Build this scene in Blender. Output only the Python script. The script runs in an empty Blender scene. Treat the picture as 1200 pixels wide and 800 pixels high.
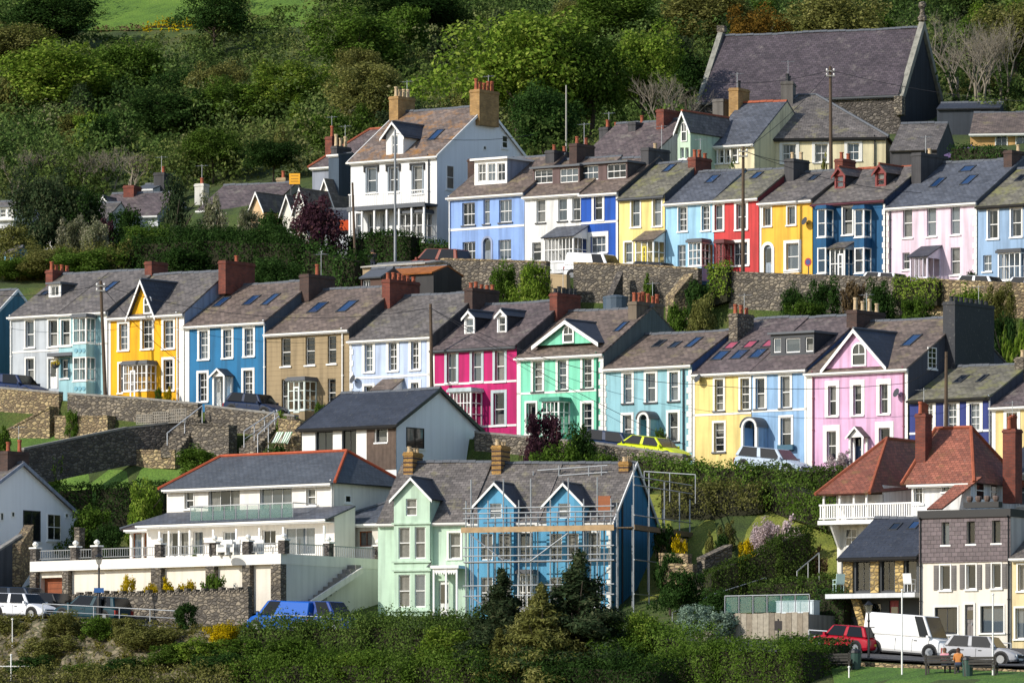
import bpy, math, random
import numpy as np
from mathutils import Vector, Matrix
R = math.radians
rnd = random.Random(7)
SC = bpy.context.scene
COL = SC.collection

# ------------------------------------------------------------------ camera
FPX, HY = 8000.0, 1000.0            # focal length and horizon row, in photograph pixels
cam = bpy.data.cameras.new('camera')
cam.sensor_width = 36.0
cam.lens = 36.0 * FPX / 1200.0
cam.shift_y = (HY - 400.0) / 1200.0
cam.clip_start = 1.0
cam.clip_end = 3000.0
camo = bpy.data.objects.new('camera', cam)
camo.rotation_euler = (R(90), 0, 0)
COL.objects.link(camo)
SC.camera = camo

# ------------------------------------------------------------------ light
SUN_AZ, SUN_EL = 58.0, 31.0         # degrees left of straight behind the camera, above the horizon
world = bpy.data.worlds.new('World')
SC.world = world
world.use_nodes = True
wn = world.node_tree
for n in list(wn.nodes):
    wn.nodes.remove(n)
sky = wn.nodes.new('ShaderNodeTexSky')
sky.sky_type = 'NISHITA'
sky.sun_disc = False
sky.sun_elevation = R(SUN_EL)
sky.sun_rotation = R(180 + SUN_AZ)
sky.altitude = 0
sky.air_density = 1.0
sky.dust_density = 0.6
bg = wn.nodes.new('ShaderNodeBackground')
bg.inputs['Strength'].default_value = 0.148
wo = wn.nodes.new('ShaderNodeOutputWorld')
wn.links.new(sky.outputs[0], bg.inputs[0])
wn.links.new(bg.outputs[0], wo.inputs[0])
sun = bpy.data.lights.new('sun', 'SUN')
sun.energy = 4.2
sun.angle = R(0.5)
sun.color = (1.0, 0.94, 0.85)
suno = bpy.data.objects.new('sun', sun)
tosun = Vector((-math.sin(R(SUN_AZ)) * math.cos(R(SUN_EL)), -math.cos(R(SUN_AZ)) * math.cos(R(SUN_EL)), math.sin(R(SUN_EL))))
suno.rotation_euler = tosun.to_track_quat('Z', 'Y').to_euler()
COL.objects.link(suno)
SC.view_settings.view_transform = 'Standard'
SC.view_settings.look = 'None'
SC.view_settings.exposure = 0.1
SC.view_settings.gamma = 1.0
SC.view_settings.use_curve_mapping = False
SC.cycles.max_bounces = 5
SC.cycles.transparent_max_bounces = 10
SC.cycles.caustics_reflective = False
SC.cycles.caustics_refractive = False

# ------------------------------------------------------------------ materials
MATS = {}
def srgb(h):
    if isinstance(h, (tuple, list)):
        return tuple(h)
    r = [int(h[i:i + 2], 16) / 255 for i in (0, 2, 4)]
    return tuple(c / 12.92 if c <= 0.04045 else ((c + 0.055) / 1.055) ** 2.4 for c in r)
class NT:
    def __init__(s, name):
        s.m = bpy.data.materials.new(name)
        s.m.use_nodes = True
        s.t = s.m.node_tree
        s.b = s.t.nodes['Principled BSDF']
    def n(s, typ, **kw):
        nd = s.t.nodes.new('ShaderNode' + typ)
        for k, v in kw.items():
            if k.startswith('i_'):
                nd.inputs[k[2:].replace('_', ' ')].default_value = v
            else:
                setattr(nd, k, v)
        return nd
    def l(s, a, b):
        s.t.links.new(a, b)
    def set(s, **kw):
        for k, v in kw.items():
            s.b.inputs[k.replace('_', ' ')].default_value = v
    def ramp(s, fac, stops):
        r = s.n('ValToRGB')
        e = r.color_ramp.elements
        while len(e) < len(stops):
            e.new(0.5)
        for el, (p, c) in zip(e, stops):
            el.position = p
            el.color = (*c, 1) if len(c) == 3 else c
        s.l(fac, r.inputs[0])
        return r.outputs[0]
    def mix(s, fac, a, b, typ='MIX'):
        m = s.n('MixRGB', blend_type=typ)
        for i, x in enumerate((fac, a, b)):
            if hasattr(x, 'links') or hasattr(x, 'is_linked'):
                s.l(x, m.inputs[i])
            elif i == 0:
                m.inputs[0].default_value = x
            else:
                m.inputs[i].default_value = (*x, 1)
        return m.outputs[0]
    def bump(s, h, strength=0.3, dist=0.02):
        b = s.n('Bump')
        b.inputs['Strength'].default_value = strength
        b.inputs['Distance'].default_value = dist
        s.l(h, b.inputs['Height'])
        s.l(b.outputs[0], s.b.inputs['Normal'])
def g(v):
    return (v, v, v)
def mul(c, k):
    return tuple(min(1, x * k) for x in c)

def paint(col, rough=0.8, dirt=0.22):
    """painted render with faint blotches and rain streaks"""
    key = ('paint', col, rough, dirt)
    if key in MATS:
        return MATS[key]
    c = srgb(col)
    k = NT('painted_render')
    tc = k.n('TexCoord')
    mp = k.n('Mapping')
    mp.inputs['Scale'].default_value = (3.4, 3.4, 0.2)
    k.l(tc.outputs['Object'], mp.inputs[0])
    n1 = k.n('TexNoise', i_Scale=1.0, i_Detail=5.0)
    k.l(mp.outputs[0], n1.inputs['Vector'])
    n2 = k.n('TexNoise', i_Scale=0.9, i_Detail=6.0, i_Roughness=0.65)
    k.l(tc.outputs['Object'], n2.inputs['Vector'])
    s1 = k.ramp(n1.outputs[0], [(0.34, g(1 - dirt * 1.25)), (0.56, g(1.0))])
    s2 = k.ramp(n2.outputs[0], [(0.3, g(1 - dirt * 0.8)), (0.7, g(1.0))])
    a = k.mix(1.0, c, s1, 'MULTIPLY')
    a = k.mix(1.0, a, s2, 'MULTIPLY')
    k.l(a, k.b.inputs['Base Color'])
    n3 = k.n('TexNoise', i_Scale=16.0, i_Detail=3.0)
    k.l(tc.outputs['Object'], n3.inputs['Vector'])
    k.bump(n3.outputs[0], 0.25, 0.01)
    k.set(Roughness=rough)
    MATS[key] = k.m
    return k.m

def slate(base, var=0.45, lichen=None, lamt=0.0, w=0.32, h=0.21, bump=0.6, rough=0.62):
    key = ('slate', base, var, lichen, lamt, w, h)
    if key in MATS:
        return MATS[key]
    c = srgb(base)
    k = NT('slate_roof')
    uv = k.n('UVMap')
    br = k.n('TexBrick', offset=0.5)
    br.inputs['Scale'].default_value = 1.0
    br.inputs['Mortar Size'].default_value = 0.012
    br.inputs['Mortar Smooth'].default_value = 0.2
    br.inputs['Brick Width'].default_value = w
    br.inputs['Row Height'].default_value = h
    br.inputs['Color1'].default_value = (*mul(c, 1 - var), 1)
    br.inputs['Color2'].default_value = (*mul(c, 1 + var), 1)
    br.inputs['Mortar'].default_value = (*mul(c, 0.35), 1)
    k.l(uv.outputs[0], br.inputs['Vector'])
    tc = k.n('TexCoord')
    n1 = k.n('TexNoise', i_Scale=0.5, i_Detail=7.0, i_Roughness=0.7)
    k.l(tc.outputs['Object'], n1.inputs['Vector'])
    col = k.mix(1.0, br.outputs[0], k.ramp(n1.outputs[0], [(0.3, g(0.72)), (0.7, g(1.25))]), 'MULTIPLY')
    n2 = k.n('TexNoise', i_Scale=5.5, i_Detail=6.0, i_Roughness=0.75)
    k.l(tc.outputs['Object'], n2.inputs['Vector'])
    col = k.mix(k.ramp(n2.outputs[0], [(0.58, g(0)), (0.72, g(0.55))]), col, mul(srgb('9a968c'), 0.8))
    if lichen:
        n3 = k.n('TexNoise', i_Scale=0.8, i_Detail=8.0, i_Roughness=0.75)
        k.l(tc.outputs['Object'], n3.inputs['Vector'])
        col = k.mix(k.ramp(n3.outputs[0], [(0.60 - 0.25 * lamt, g(0)), (0.74 - 0.2 * lamt, g(0.85))]), col, srgb(lichen))
    k.l(col, k.b.inputs['Base Color'])
    sub = k.n('Math', operation='SUBTRACT')
    sub.inputs[0].default_value = 1.0
    k.l(br.outputs['Fac'], sub.inputs[1])
    add = k.n('Math', operation='ADD')
    k.l(sub.outputs[0], add.inputs[0])
    k.l(n2.outputs[0], add.inputs[1])
    k.bump(add.outputs[0], bump, 0.03)
    k.set(Roughness=rough)
    MATS[key] = k.m
    return k.m

def stone(c1, c2, mortar, scale=3.4, zs=1.7, rough=0.9, bump=0.9):
    key = ('stone', c1, c2, mortar, scale, zs)
    if key in MATS:
        return MATS[key]
    k = NT('rubble_stone')
    tc = k.n('TexCoord')
    mp = k.n('Mapping')
    mp.inputs['Scale'].default_value = (scale, scale, scale * zs)
    k.l(tc.outputs['Object'], mp.inputs[0])
    nw = k.n('TexNoise', i_Scale=1.2, i_Detail=2.0)
    k.l(mp.outputs[0], nw.inputs['Vector'])
    wv = k.mix(0.12, (0, 0, 0), nw.outputs['Color'], 'MIX')
    ad = k.n('VectorMath', operation='ADD')
    k.l(mp.outputs[0], ad.inputs[0]); k.l(wv, ad.inputs[1])
    vo = k.n('TexVoronoi', feature='F1'); vo.inputs['Scale'].default_value = 1.0
    ve = k.n('TexVoronoi', feature='DISTANCE_TO_EDGE'); ve.inputs['Scale'].default_value = 1.0
    k.l(ad.outputs[0], vo.inputs['Vector']); k.l(ad.outputs[0], ve.inputs['Vector'])
    sp = k.n('SeparateColor')
    k.l(vo.outputs['Color'], sp.inputs[0])
    a, b = srgb(c1), srgb(c2)
    col = k.ramp(sp.outputs[0], [(0.0, mul(a, 0.7)), (0.35, a), (0.7, b), (1.0, mul(b, 1.25))])
    n1 = k.n('TexNoise', i_Scale=0.6, i_Detail=6.0)
    k.l(tc.outputs['Object'], n1.inputs['Vector'])
    col = k.mix(1.0, col, k.ramp(n1.outputs[0], [(0.3, g(0.7)), (0.7, g(1.12))]), 'MULTIPLY')
    col = k.mix(k.ramp(ve.outputs[0], [(0.03, g(1)), (0.11, g(0))]), col, srgb(mortar))
    k.l(col, k.b.inputs['Base Color'])
    k.bump(k.ramp(ve.outputs[0], [(0.0, g(0)), (0.22, g(1))]), bump, 0.06)
    k.set(Roughness=rough)
    MATS[key] = k.m
    return k.m

def brick(c1, c2, mortar, bw=0.24, bh=0.08):
    key = ('brick', c1, c2, mortar)
    if key in MATS:
        return MATS[key]
    k = NT('brickwork')
    tc = k.n('TexCoord')
    sp = k.n('SeparateXYZ'); k.l(tc.outputs['Object'], sp.inputs[0])
    ad = k.n('Math', operation='ADD'); k.l(sp.outputs[0], ad.inputs[0]); k.l(sp.outputs[1], ad.inputs[1])
    cb = k.n('CombineXYZ'); k.l(ad.outputs[0], cb.inputs[0]); k.l(sp.outputs[2], cb.inputs[1])
    br = k.n('TexBrick', offset=0.5)
    for nm, v in (('Scale', 1.0), ('Mortar Size', 0.012), ('Brick Width', bw), ('Row Height', bh)):
        br.inputs[nm].default_value = v
    br.inputs['Color1'].default_value = (*srgb(c1), 1)
    br.inputs['Color2'].default_value = (*srgb(c2), 1)
    br.inputs['Mortar'].default_value = (*srgb(mortar), 1)
    k.l(cb.outputs[0], br.inputs['Vector'])
    n1 = k.n('TexNoise', i_Scale=1.6, i_Detail=6.0)
    k.l(tc.outputs['Object'], n1.inputs['Vector'])
    col = k.mix(1.0, br.outputs[0], k.ramp(n1.outputs[0], [(0.3, g(0.65)), (0.7, g(1.15))]), 'MULTIPLY')
    k.l(col, k.b.inputs['Base Color'])
    k.bump(br.outputs['Fac'], -0.4, 0.01)
    k.set(Roughness=0.88)
    MATS[key] = k.m
    return k.m

def plain(col, rough=0.5, metal=0.0, var=0.12, scale=3.0, spec=0.5):
    key = ('plain', col, rough, metal, var, scale)
    if key in MATS:
        return MATS[key]
    k = NT('surface')
    c = srgb(col)
    tc = k.n('TexCoord')
    n1 = k.n('TexNoise', i_Scale=scale, i_Detail=5.0)
    k.l(tc.outputs['Object'], n1.inputs['Vector'])
    k.l(k.mix(1.0, c, k.ramp(n1.outputs[0], [(0.3, g(1 - var)), (0.7, g(1.0))]), 'MULTIPLY'), k.b.inputs['Base Color'])
    k.set(Roughness=rough, Metallic=metal)
    k.b.inputs['Specular IOR Level'].default_value = spec
    MATS[key] = k.m
    return k.m

def glass(alpha=0.6, col='0b1116'):
    key = ('glass', alpha, col)
    if key in MATS:
        return MATS[key]
    k = NT('window_glass')
    tc = k.n('TexCoord')
    n1 = k.n('TexNoise', i_Scale=1.3, i_Detail=2.0)
    k.l(tc.outputs['Object'], n1.inputs['Vector'])
    k.bump(n1.outputs[0], 0.06, 0.05)
    k.set(Base_Color=(*srgb(col), 1), Roughness=0.04, Alpha=alpha)
    k.b.inputs['Specular IOR Level'].default_value = 0.9
    MATS[key] = k.m
    return k.m

def carpaint(col):
    key = ('car', col)
    if key in MATS:
        return MATS[key]
    k = NT('car_paint')
    k.set(Base_Color=(*srgb(col), 1), Roughness=0.42, Metallic=0.0)
    k.b.inputs['Specular IOR Level'].default_value = 0.22
    MATS[key] = k.m
    return k.m

def leafmat(c1, c2, c3=None, trans=0.32):
    """leaf colours: each leaf takes its own tone ('rnd'), drifting over the plant with a soft noise"""
    key = ('leaf', c1, c2, c3)
    if key in MATS:
        return MATS[key]
    k = NT('foliage')
    at = k.n('Attribute', attribute_name='rnd')
    tc = k.n('TexCoord')
    n1 = k.n('TexNoise', i_Scale=0.55, i_Detail=3.0)
    k.l(tc.outputs['Object'], n1.inputs['Vector'])
    oi = k.n('ObjectInfo')
    m1 = k.n('Math', operation='MULTIPLY_ADD'); m1.inputs[1].default_value = 0.55
    k.l(at.outputs['Fac'], m1.inputs[0])
    m2 = k.n('Math', operation='MULTIPLY_ADD'); m2.inputs[1].default_value = 0.9; m2.inputs[2].default_value = -0.22
    k.l(n1.outputs[0], m2.inputs[0]); k.l(m2.outputs[0], m1.inputs[2])
    a, b = srgb(c1), srgb(c2)
    st = [(0.15, a), (0.85, b)]
    if c3:
        st = [(0.1, a), (0.55, b), (0.92, srgb(c3))]
    col = k.ramp(m1.outputs[0], st)
    hs = k.n('HueSaturation')
    mr = k.n('MapRange'); mr.inputs['To Min'].default_value = 0.8; mr.inputs['To Max'].default_value = 1.2
    k.l(oi.outputs['Random'], mr.inputs[0]); k.l(mr.outputs[0], hs.inputs['Value'])
    k.l(col, hs.inputs['Color'])
    df = k.n('BsdfDiffuse'); tr = k.n('BsdfTranslucent'); mx = k.n('MixShader')
    k.l(hs.outputs[0], df.inputs[0]); k.l(hs.outputs[0], tr.inputs[0])
    mx.inputs[0].default_value = trans
    k.l(df.outputs[0], mx.inputs[1]); k.l(tr.outputs[0], mx.inputs[2])
    k.l(mx.outputs[0], k.t.nodes['Material Output'].inputs[0])
    MATS[key] = k.m
    return k.m

def grassmat(c1, c2, c3):
    key = ('grass', c1, c2, c3)
    if key in MATS:
        return MATS[key]
    k = NT('grass_ground')
    tc = k.n('TexCoord')
    n1 = k.n('TexNoise', i_Scale=0.35, i_Detail=8.0, i_Roughness=0.7)
    n2 = k.n('TexNoise', i_Scale=9.0, i_Detail=4.0)
    k.l(tc.outputs['Object'], n1.inputs['Vector']); k.l(tc.outputs['Object'], n2.inputs['Vector'])
    col = k.ramp(n1.outputs[0], [(0.32, srgb(c1)), (0.52, srgb(c2)), (0.7, srgb(c3))])
    col = k.mix(1.0, col, k.ramp(n2.outputs[0], [(0.3, g(0.6)), (0.7, g(1.2))]), 'MULTIPLY')
    k.l(col, k.b.inputs['Base Color'])
    k.bump(n2.outputs[0], 0.8, 0.12)
    k.set(Roughness=1.0)
    MATS[key] = k.m
    return k.m

WHITE = paint('e9e7e0', 0.6, 0.08)
FRAME = plain('efeeea', 0.4, var=0.06)
GLASS = glass(0.55, '20272e')
GLASS_D = glass(0.9, '0a0f14')
GLASS_T = glass(0.28, '5c8a82')
CURT = plain('d9d6cc', 0.9, var=0.25, scale=9)
BLACK = plain('17181b', 0.5)
DKGREY = plain('3a3d42', 0.6)
GALV = plain('a9adb0', 0.45, 0.5)
STEEL = plain('8b8f94', 0.4, 0.6)
POTR = plain('a4583c', 0.85, var=0.35)
POTC = plain('c9b18c', 0.85, var=0.3)
LEAD = plain('565a60', 0.6)
WOOD = plain('8a7458', 0.8, var=0.4, scale=6)
OAK = plain('9a5526', 0.55, var=0.3, scale=6)
S_GREY = slate('67615d', 0.38, '8a8462', 0.22)
S_BROWN = slate('6d5f56', 0.38, '8d825c', 0.25)
S_PURP = slate('615554', 0.36, '8a8478', 0.2)
S_GREEN = slate('6d695c', 0.36, '85844f', 0.45)
S_DARK = slate('363b46', 0.14, None, 0, 0.6, 0.3)
S_BLUE = slate('555962', 0.28, None)
S_LICH = slate('75675e', 0.34, 'a8742c', 0.4)
S_RED = slate('8a5240', 0.3, '7d6a3a', 0.25, 0.26, 0.18)
BR_RED = brick('86402e', '683026', '5c443a')
BR_DARK = brick('533a32', '3d2e2b', '4c423c')
BR_BUFF = brick('b08a52', '96713e', '8a7658')
REND_G = paint('6d6964', 0.9, 0.3)
REND_D = paint('4c4b4d', 0.9, 0.3)
REND_T = paint('b09a78', 0.9, 0.25)
ST_TAN = stone('8a775c', 'a8956f', '5c5142', 3.3)
ST_GREY = stone('6a635a', '867c6c', '4a443c', 3.3)
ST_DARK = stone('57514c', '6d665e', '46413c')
ST_GOLD = stone('a88c55', 'c2a76c', '7d6d52', 3.0)
CONC = paint('8d8a84', 0.9, 0.25)
ASPH = plain('4a4a4c', 0.95, var=0.3, scale=1.5)

# ------------------------------------------------------------------ geometry helpers
class MB:
    def __init__(s, T=None):
        s.v, s.f, s.uv, s.m, s.T = [], [], [], [], T
    def add(s, pts, m=0, uv=None):
        b = len(s.v)
        s.v += [(s.T(*p) if s.T else tuple(p)) for p in pts]
        s.f.append(tuple(range(b, b + len(pts))))
        s.uv.append(uv)
        s.m.append(m)
    def quad(s, a, b, c, d, m=0, uv=None):
        s.add((a, b, c, d), m, uv)
    def box(s, x0, x1, y0, y1, z0, z1, m=0):
        p = [(x, y, z) for z in (z0, z1) for y in (y0, y1) for x in (x0, x1)]
        for q in ((0, 1, 5, 4), (1, 3, 7, 5), (3, 2, 6, 7), (2, 0, 4, 6), (4, 5, 7, 6), (2, 3, 1, 0)):
            s.add([p[i] for i in q], m)
    def prism(s, poly, y0, y1, m=0):
        """poly in (x,z), extruded along y"""
        n = len(poly)
        s.add([(x, y0, z) for x, z in poly], m)
        s.add([(x, y1, z) for x, z in reversed(poly)], m)
        for i in range(n):
            (xa, za), (xb, zb) = poly[i], poly[(i + 1) % n]
            s.quad((xa, y1, za), (xb, y1, zb), (xb, y0, zb), (xa, y0, za), m)
    def prismx(s, poly, x0, x1, m=0):
        """poly in (y,z), extruded along x"""
        n = len(poly)
        s.add([(x0, y, z) for y, z in reversed(poly)], m)
        s.add([(x1, y, z) for y, z in poly], m)
        for i in range(n):
            (ya, za), (yb, zb) = poly[i], poly[(i + 1) % n]
            s.quad((x0, ya, za), (x0, yb, zb), (x1, yb, zb), (x1, ya, za), m)
    def slab(s, a, b, c, d, th, m=0, u0=0.0):
        """roof slab: a,b along the eave, c,d along the top; thickness downwards; UV in metres"""
        A, B, C, D = (Vector(p) for p in (a, b, c, d))
        e = (B - A)
        if e.length < 1e-6:
            e = (C - D)
        e.normalize()
        nn = e.cross((D - A) if (D - A).length > 1e-6 else (C - A)); nn.normalize()
        up = nn.cross(e); up.normalize()
        if up.z < 0:
            up = -up
        def uv(P):
            return (u0 + (P - A).dot(e), (P - A).dot(up))
        if nn.z < 0:
            nn = -nn
        lo = [P - nn * th for P in (A, B, C, D)]
        s.add((A, B, C, D), m, [uv(P) for P in (A, B, C, D)])
        s.add(lo[::-1], m, [uv(P) for P in (D, C, B, A)])
        hi = [A, B, C, D]
        for i in range(4):
            j = (i + 1) % 4
            if (hi[i] - hi[j]).length > 1e-5:
                s.add((lo[i], lo[j], hi[j], hi[i]), m, [uv(P) for P in (hi[i], hi[j], hi[j], hi[i])])
    def tube(s, p, q, r, n=6, r2=None, m=0, cap=True):
        p, q = Vector(p), Vector(q)
        d = q - p
        if d.length < 1e-6:
            return
        d.normalize()
        u = d.cross(Vector((0, 0, 1)) if abs(d.z) < 0.95 else Vector((1, 0, 0))); u.normalize()
        w = d.cross(u)
        r2 = r if r2 is None else r2
        A = [p + (u * math.cos(2 * math.pi * i / n) + w * math.sin(2 * math.pi * i / n)) * r for i in range(n)]
        B = [q + (u * math.cos(2 * math.pi * i / n) + w * math.sin(2 * math.pi * i / n)) * r2 for i in range(n)]
        for i in range(n):
            j = (i + 1) % n
            s.quad(A[i], A[j], B[j], B[i], m)
        if cap:
            s.add(A[::-1], m); s.add(B, m)
    def lathe(s, prof, cx, cy, n=10, m=0):
        """prof: list of (r,z)"""
        for (r0, z0), (r1, z1) in zip(prof, prof[1:]):
            for i in range(n):
                a, b = 2 * math.pi * i / n, 2 * math.pi * (i + 1) / n
                s.quad((cx + r0 * math.cos(a), cy + r0 * math.sin(a), z0), (cx + r0 * math.cos(b), cy + r0 * math.sin(b), z0),
                       (cx + r1 * math.cos(b), cy + r1 * math.sin(b), z1), (cx + r1 * math.cos(a), cy + r1 * math.sin(a), z1), m)
        r, z = prof[-1]
        s.add([(cx + r * math.cos(2 * math.pi * i / n), cy + r * math.sin(2 * math.pi * i / n), z) for i in range(n)], m)
    def build(s, name, mats, parent=None, smooth=False, bevel=0):
        me = bpy.data.meshes.new(name)
        me.from_pydata(s.v, [], s.f)
        if any(u is not None for u in s.uv):
            ul = me.uv_layers.new(name='UVMap')
            i = 0
            buf = []
            for f, u in zip(s.f, s.uv):
                for k in range(len(f)):
                    buf += list(u[k]) if u is not None else [0.0, 0.0]
            ul.data.foreach_set('uv', buf)
        if not isinstance(mats, (list, tuple)):
            mats = [mats]
        for m in mats:
            me.materials.append(m)
        if len(mats) > 1:
            me.polygons.foreach_set('material_index', s.m)
        if smooth:
            me.polygons.foreach_set('use_smooth', [True] * len(me.polygons))
        o = bpy.data.objects.new(name, me)
        COL.objects.link(o)
        if parent is not None:
            o.parent = parent
        if bevel:
            import bmesh
            b = bmesh.new(); b.from_mesh(me); bmesh.ops.remove_doubles(b, verts=b.verts, dist=1e-4); bmesh.ops.recalc_face_normals(b, faces=b.faces); b.to_mesh(me); b.free()
            md = o.modifiers.new('bevel', 'BEVEL'); md.width = bevel; md.segments = 2; md.limit_method = 'ANGLE'; md.angle_limit = R(25); md.harden_normals = smooth
        return o

def tag(o, label, cat, group=None):
    o['label'] = label
    o['category'] = cat
    if group:
        o['group'] = group
    return o
def thing(name, label, cat, loc=(0, 0, 0), rz=0.0, group=None):
    o = bpy.data.objects.new(name, None)
    o.empty_display_size = 0.3
    COL.objects.link(o)
    o.location = loc
    o.rotation_euler = (0, 0, rz)
    o['kind'] = 'thing'
    return tag(o, label, cat, group)
def struct(o):
    o['kind'] = 'structure'
    return o
def stuff(o, label=None, cat=None):
    o['kind'] = 'stuff'
    if label:
        tag(o, label, cat)
    return o
def copytree(o, parent=None):
    c = o.copy(); COL.objects.link(c)
    if parent is not None:
        c.parent = parent
    for ch in list(o.children):
        copytree(ch, c)
    return c

TH = R(36.0)
TA = math.tan(TH)
def Yq(px, q):
    """depth at photograph column px of the line q (q = Y + X tan36: parallel to the terraces)"""
    return q / (1 + (px - 600.0) / FPX * TA)
def ray(px, py, Y):
    return Vector(((px - 600.0) / FPX * Y, Y, (HY - py) / FPX * Y))

# ------------------------------------------------------------------ terrain
SX = [-75, -40, -25, -12, 0, 12, 24, 36, 75]
# (q, kind, rows)   kind 'p': photograph row at which that ground point lies; 's': level with the line before
TER = [
 (300, 'p', [1040] * 9),
 (330, 'p', [900] * 9),
 (345, 'p', [835, 835, 830, 830, 830, 825, 812, 812, 830]),
 (350, 'p', [800, 800, 798, 800, 805, 806, 798, 800, 815]),
 (356, 'p', [722, 724, 732, 750, 758, 772, 785, 795, 810]),
 (358, 'p', [718, 720, 729, 746, 752, 766, 783, 792, 805]),
 (365, 'p', [714, 716, 725, 742, 744, 752, 778, 786, 795]),
 (368, 'p', [706, 708, 718, 736, 736, 740, 760, 768, 780]),
 (376, 'p', [662, 664, 672, 700, 724, 715, 752, 758, 770]),
 (382, 'p', [640, 640, 640, 660, 712, 675, 728, 738, 755]),
 (386, 'p', [560, 562, 572, 590, 660, 628, 690, 700, 720]),
 (393.2, 'p', [480, 500, 512, 548, 562, 562, 592, 612, 660]),
 (393.9, 'p', [418, 451, 473, 493, 520, 549, 574, 598, 660]),
 (400, 's', None),
 (413, 's', None),
 (425, 'p', [322, 334, 340, 362, 392, 404, 414, 422, 450]),
 (432.6, 'p', [312, 318, 324, 348, 378, 388, 394, 398, 420]),
 (433.4, 'p', [300, 305, 310, 318, 322, 334, 345, 353, 390]),
 (440, 's', None),
 (452, 's', None),
 (462, 'p', [262, 262, 258, 240, 218, 206, 206, 204, 215]),
 (480, 'p', [220, 218, 212, 200, 186, 180, 180, 182, 185]),
 (520, 'p', [128, 126, 122, 118, 110, 108, 108, 105, 100]),
 (600, 'p', [-130] * 9),
 (740, 'p', [-220] * 9),
]
_tz = []
for q, kd, rows in TER:
    if kd == 'p':
        _tz.append([(HY - r) / FPX * (q - x * TA) for r, x in zip(rows, SX)])
    else:
        _tz.append(list(_tz[-1]))
_tq = [t[0] for t in TER]
_TZ = np.array(_tz); _TQ = np.array(_tq); _SX = np.array(SX, float)
def ground(X, Y):
    q = min(max(Y + X * TA, _tq[0]), _tq[-1])
    X = min(max(X, SX[0]), SX[-1])
    i = int(min(max(np.searchsorted(_TQ, q) - 1, 0), len(_tq) - 2))
    j = int(min(max(np.searchsorted(_SX, X) - 1, 0), len(SX) - 2))
    a = (q - _tq[i]) / (_tq[i + 1] - _tq[i]); b = (X - SX[j]) / (SX[j + 1] - SX[j])
    return float((_TZ[i, j] * (1 - b) + _TZ[i, j + 1] * b) * (1 - a) + (_TZ[i + 1, j] * (1 - b) + _TZ[i + 1, j + 1] * b) * a)
def gp(px, q):
    Y = Yq(px, q); X = (px - 600.0) / FPX * Y
    return Vector((X, Y, ground(X, Y)))

def terrain():
    qs = []
    for a, b in zip(_tq, _tq[1:]):
        n = max(1, int((b - a) / 2.5)) if b - a > 1 else 1
        qs += [a + (b - a) * i / n for i in range(n)]
    qs.append(_tq[-1])
    xs = sorted(set([SX[0] + i * 1.5 for i in range(int((SX[-1] - SX[0]) / 1.5) + 1)] + SX))
    V, F = [], []
    rr = random.Random(3)
    for q in qs:
        for x in xs:
            Y = q - x * TA
            z = ground(x, Y)
            if q > 455 or q < 356 or 370 < q < 392:
                z += rr.uniform(-0.12, 0.12)
            V.append((x, Y, z))
    n = len(xs)
    for i in range(len(qs) - 1):
        for j in range(n - 1):
            F.append((i * n + j, i * n + j + 1, (i + 1) * n + j + 1, (i + 1) * n + j))
    me = bpy.data.meshes.new('ground')
    me.from_pydata(V, [], F)
    me.materials.append(grassmat('2c3a16', '44551f', '5b5a30'))
    o = bpy.data.objects.new('ground', me)
    COL.objects.link(o)
    return struct(o)
terrain()
def strip(name, qa, qb, xa, xb, mat, lift=0.03, step=2.0):
    """a sheet laid on the terrain between two lines parallel to the terraces"""
    mb = MB()
    n = int((xb - xa) / step)
    ks = [qa] + [t for t in _tq if qa < t < qb] + [qb]
    for i in range(n):
        x0, x1 = xa + (xb - xa) * i / n, xa + (xb - xa) * (i + 1) / n
        for a, b in zip(ks, ks[1:]):
            P = [(x0, a), (x1, a), (x1, b), (x0, b)]
            mb.add([(x, q - x * TA, ground(x, q - x * TA) + lift) for x, q in P])
    return struct(mb.build(name, mat))
strip('street_middle', 393.95, 399.6, -60, 60, ASPH)
strip('street_upper', 433.5, 439.6, -14, 60, ASPH)
strip('street_lower', 357.5, 364.8, -60, 40, ASPH, 0.16)
PANES = [GLASS, GLASS, glass(.78, '3a4650'), glass(.5, '10161b'), glass(.7, '56626c')]  # the paler greys stand in for sky reflected in the panes
# ------------------------------------------------------------------ houses
class Fr:
    """vertical plane frame: origin on a front's lower left corner, local x along the front, y into the house"""
    def __init__(s, px, py, Y, th=36.0):
        s.O = ray(px, py, Y)
        s.a = R(th)
        s.t = Vector((math.cos(s.a), -math.sin(s.a), 0))
        s.n = Vector((math.sin(s.a), math.cos(s.a), 0))
    def hit(s, px, py, d=0.0):
        u, v = (px - 600.0) / FPX, (HY - py) / FPX
        D = Vector((u, 1, v))
        Y = (s.O.dot(s.n) + d) / D.dot(s.n)
        P = D * Y - s.O
        return P.dot(s.t), P.z
    def side(s, px, py, c):
        u, v = (px - 600.0) / FPX, (HY - py) / FPX
        D = Vector((u, 1, v))
        Y = (s.O.dot(s.t) + c) / D.dot(s.t)
        P = D * Y - s.O
        return P.dot(s.n), P.z
    def world(s, x, y, z):
        return s.O + s.t * x + s.n * y + Vector((0, 0, z))

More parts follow.
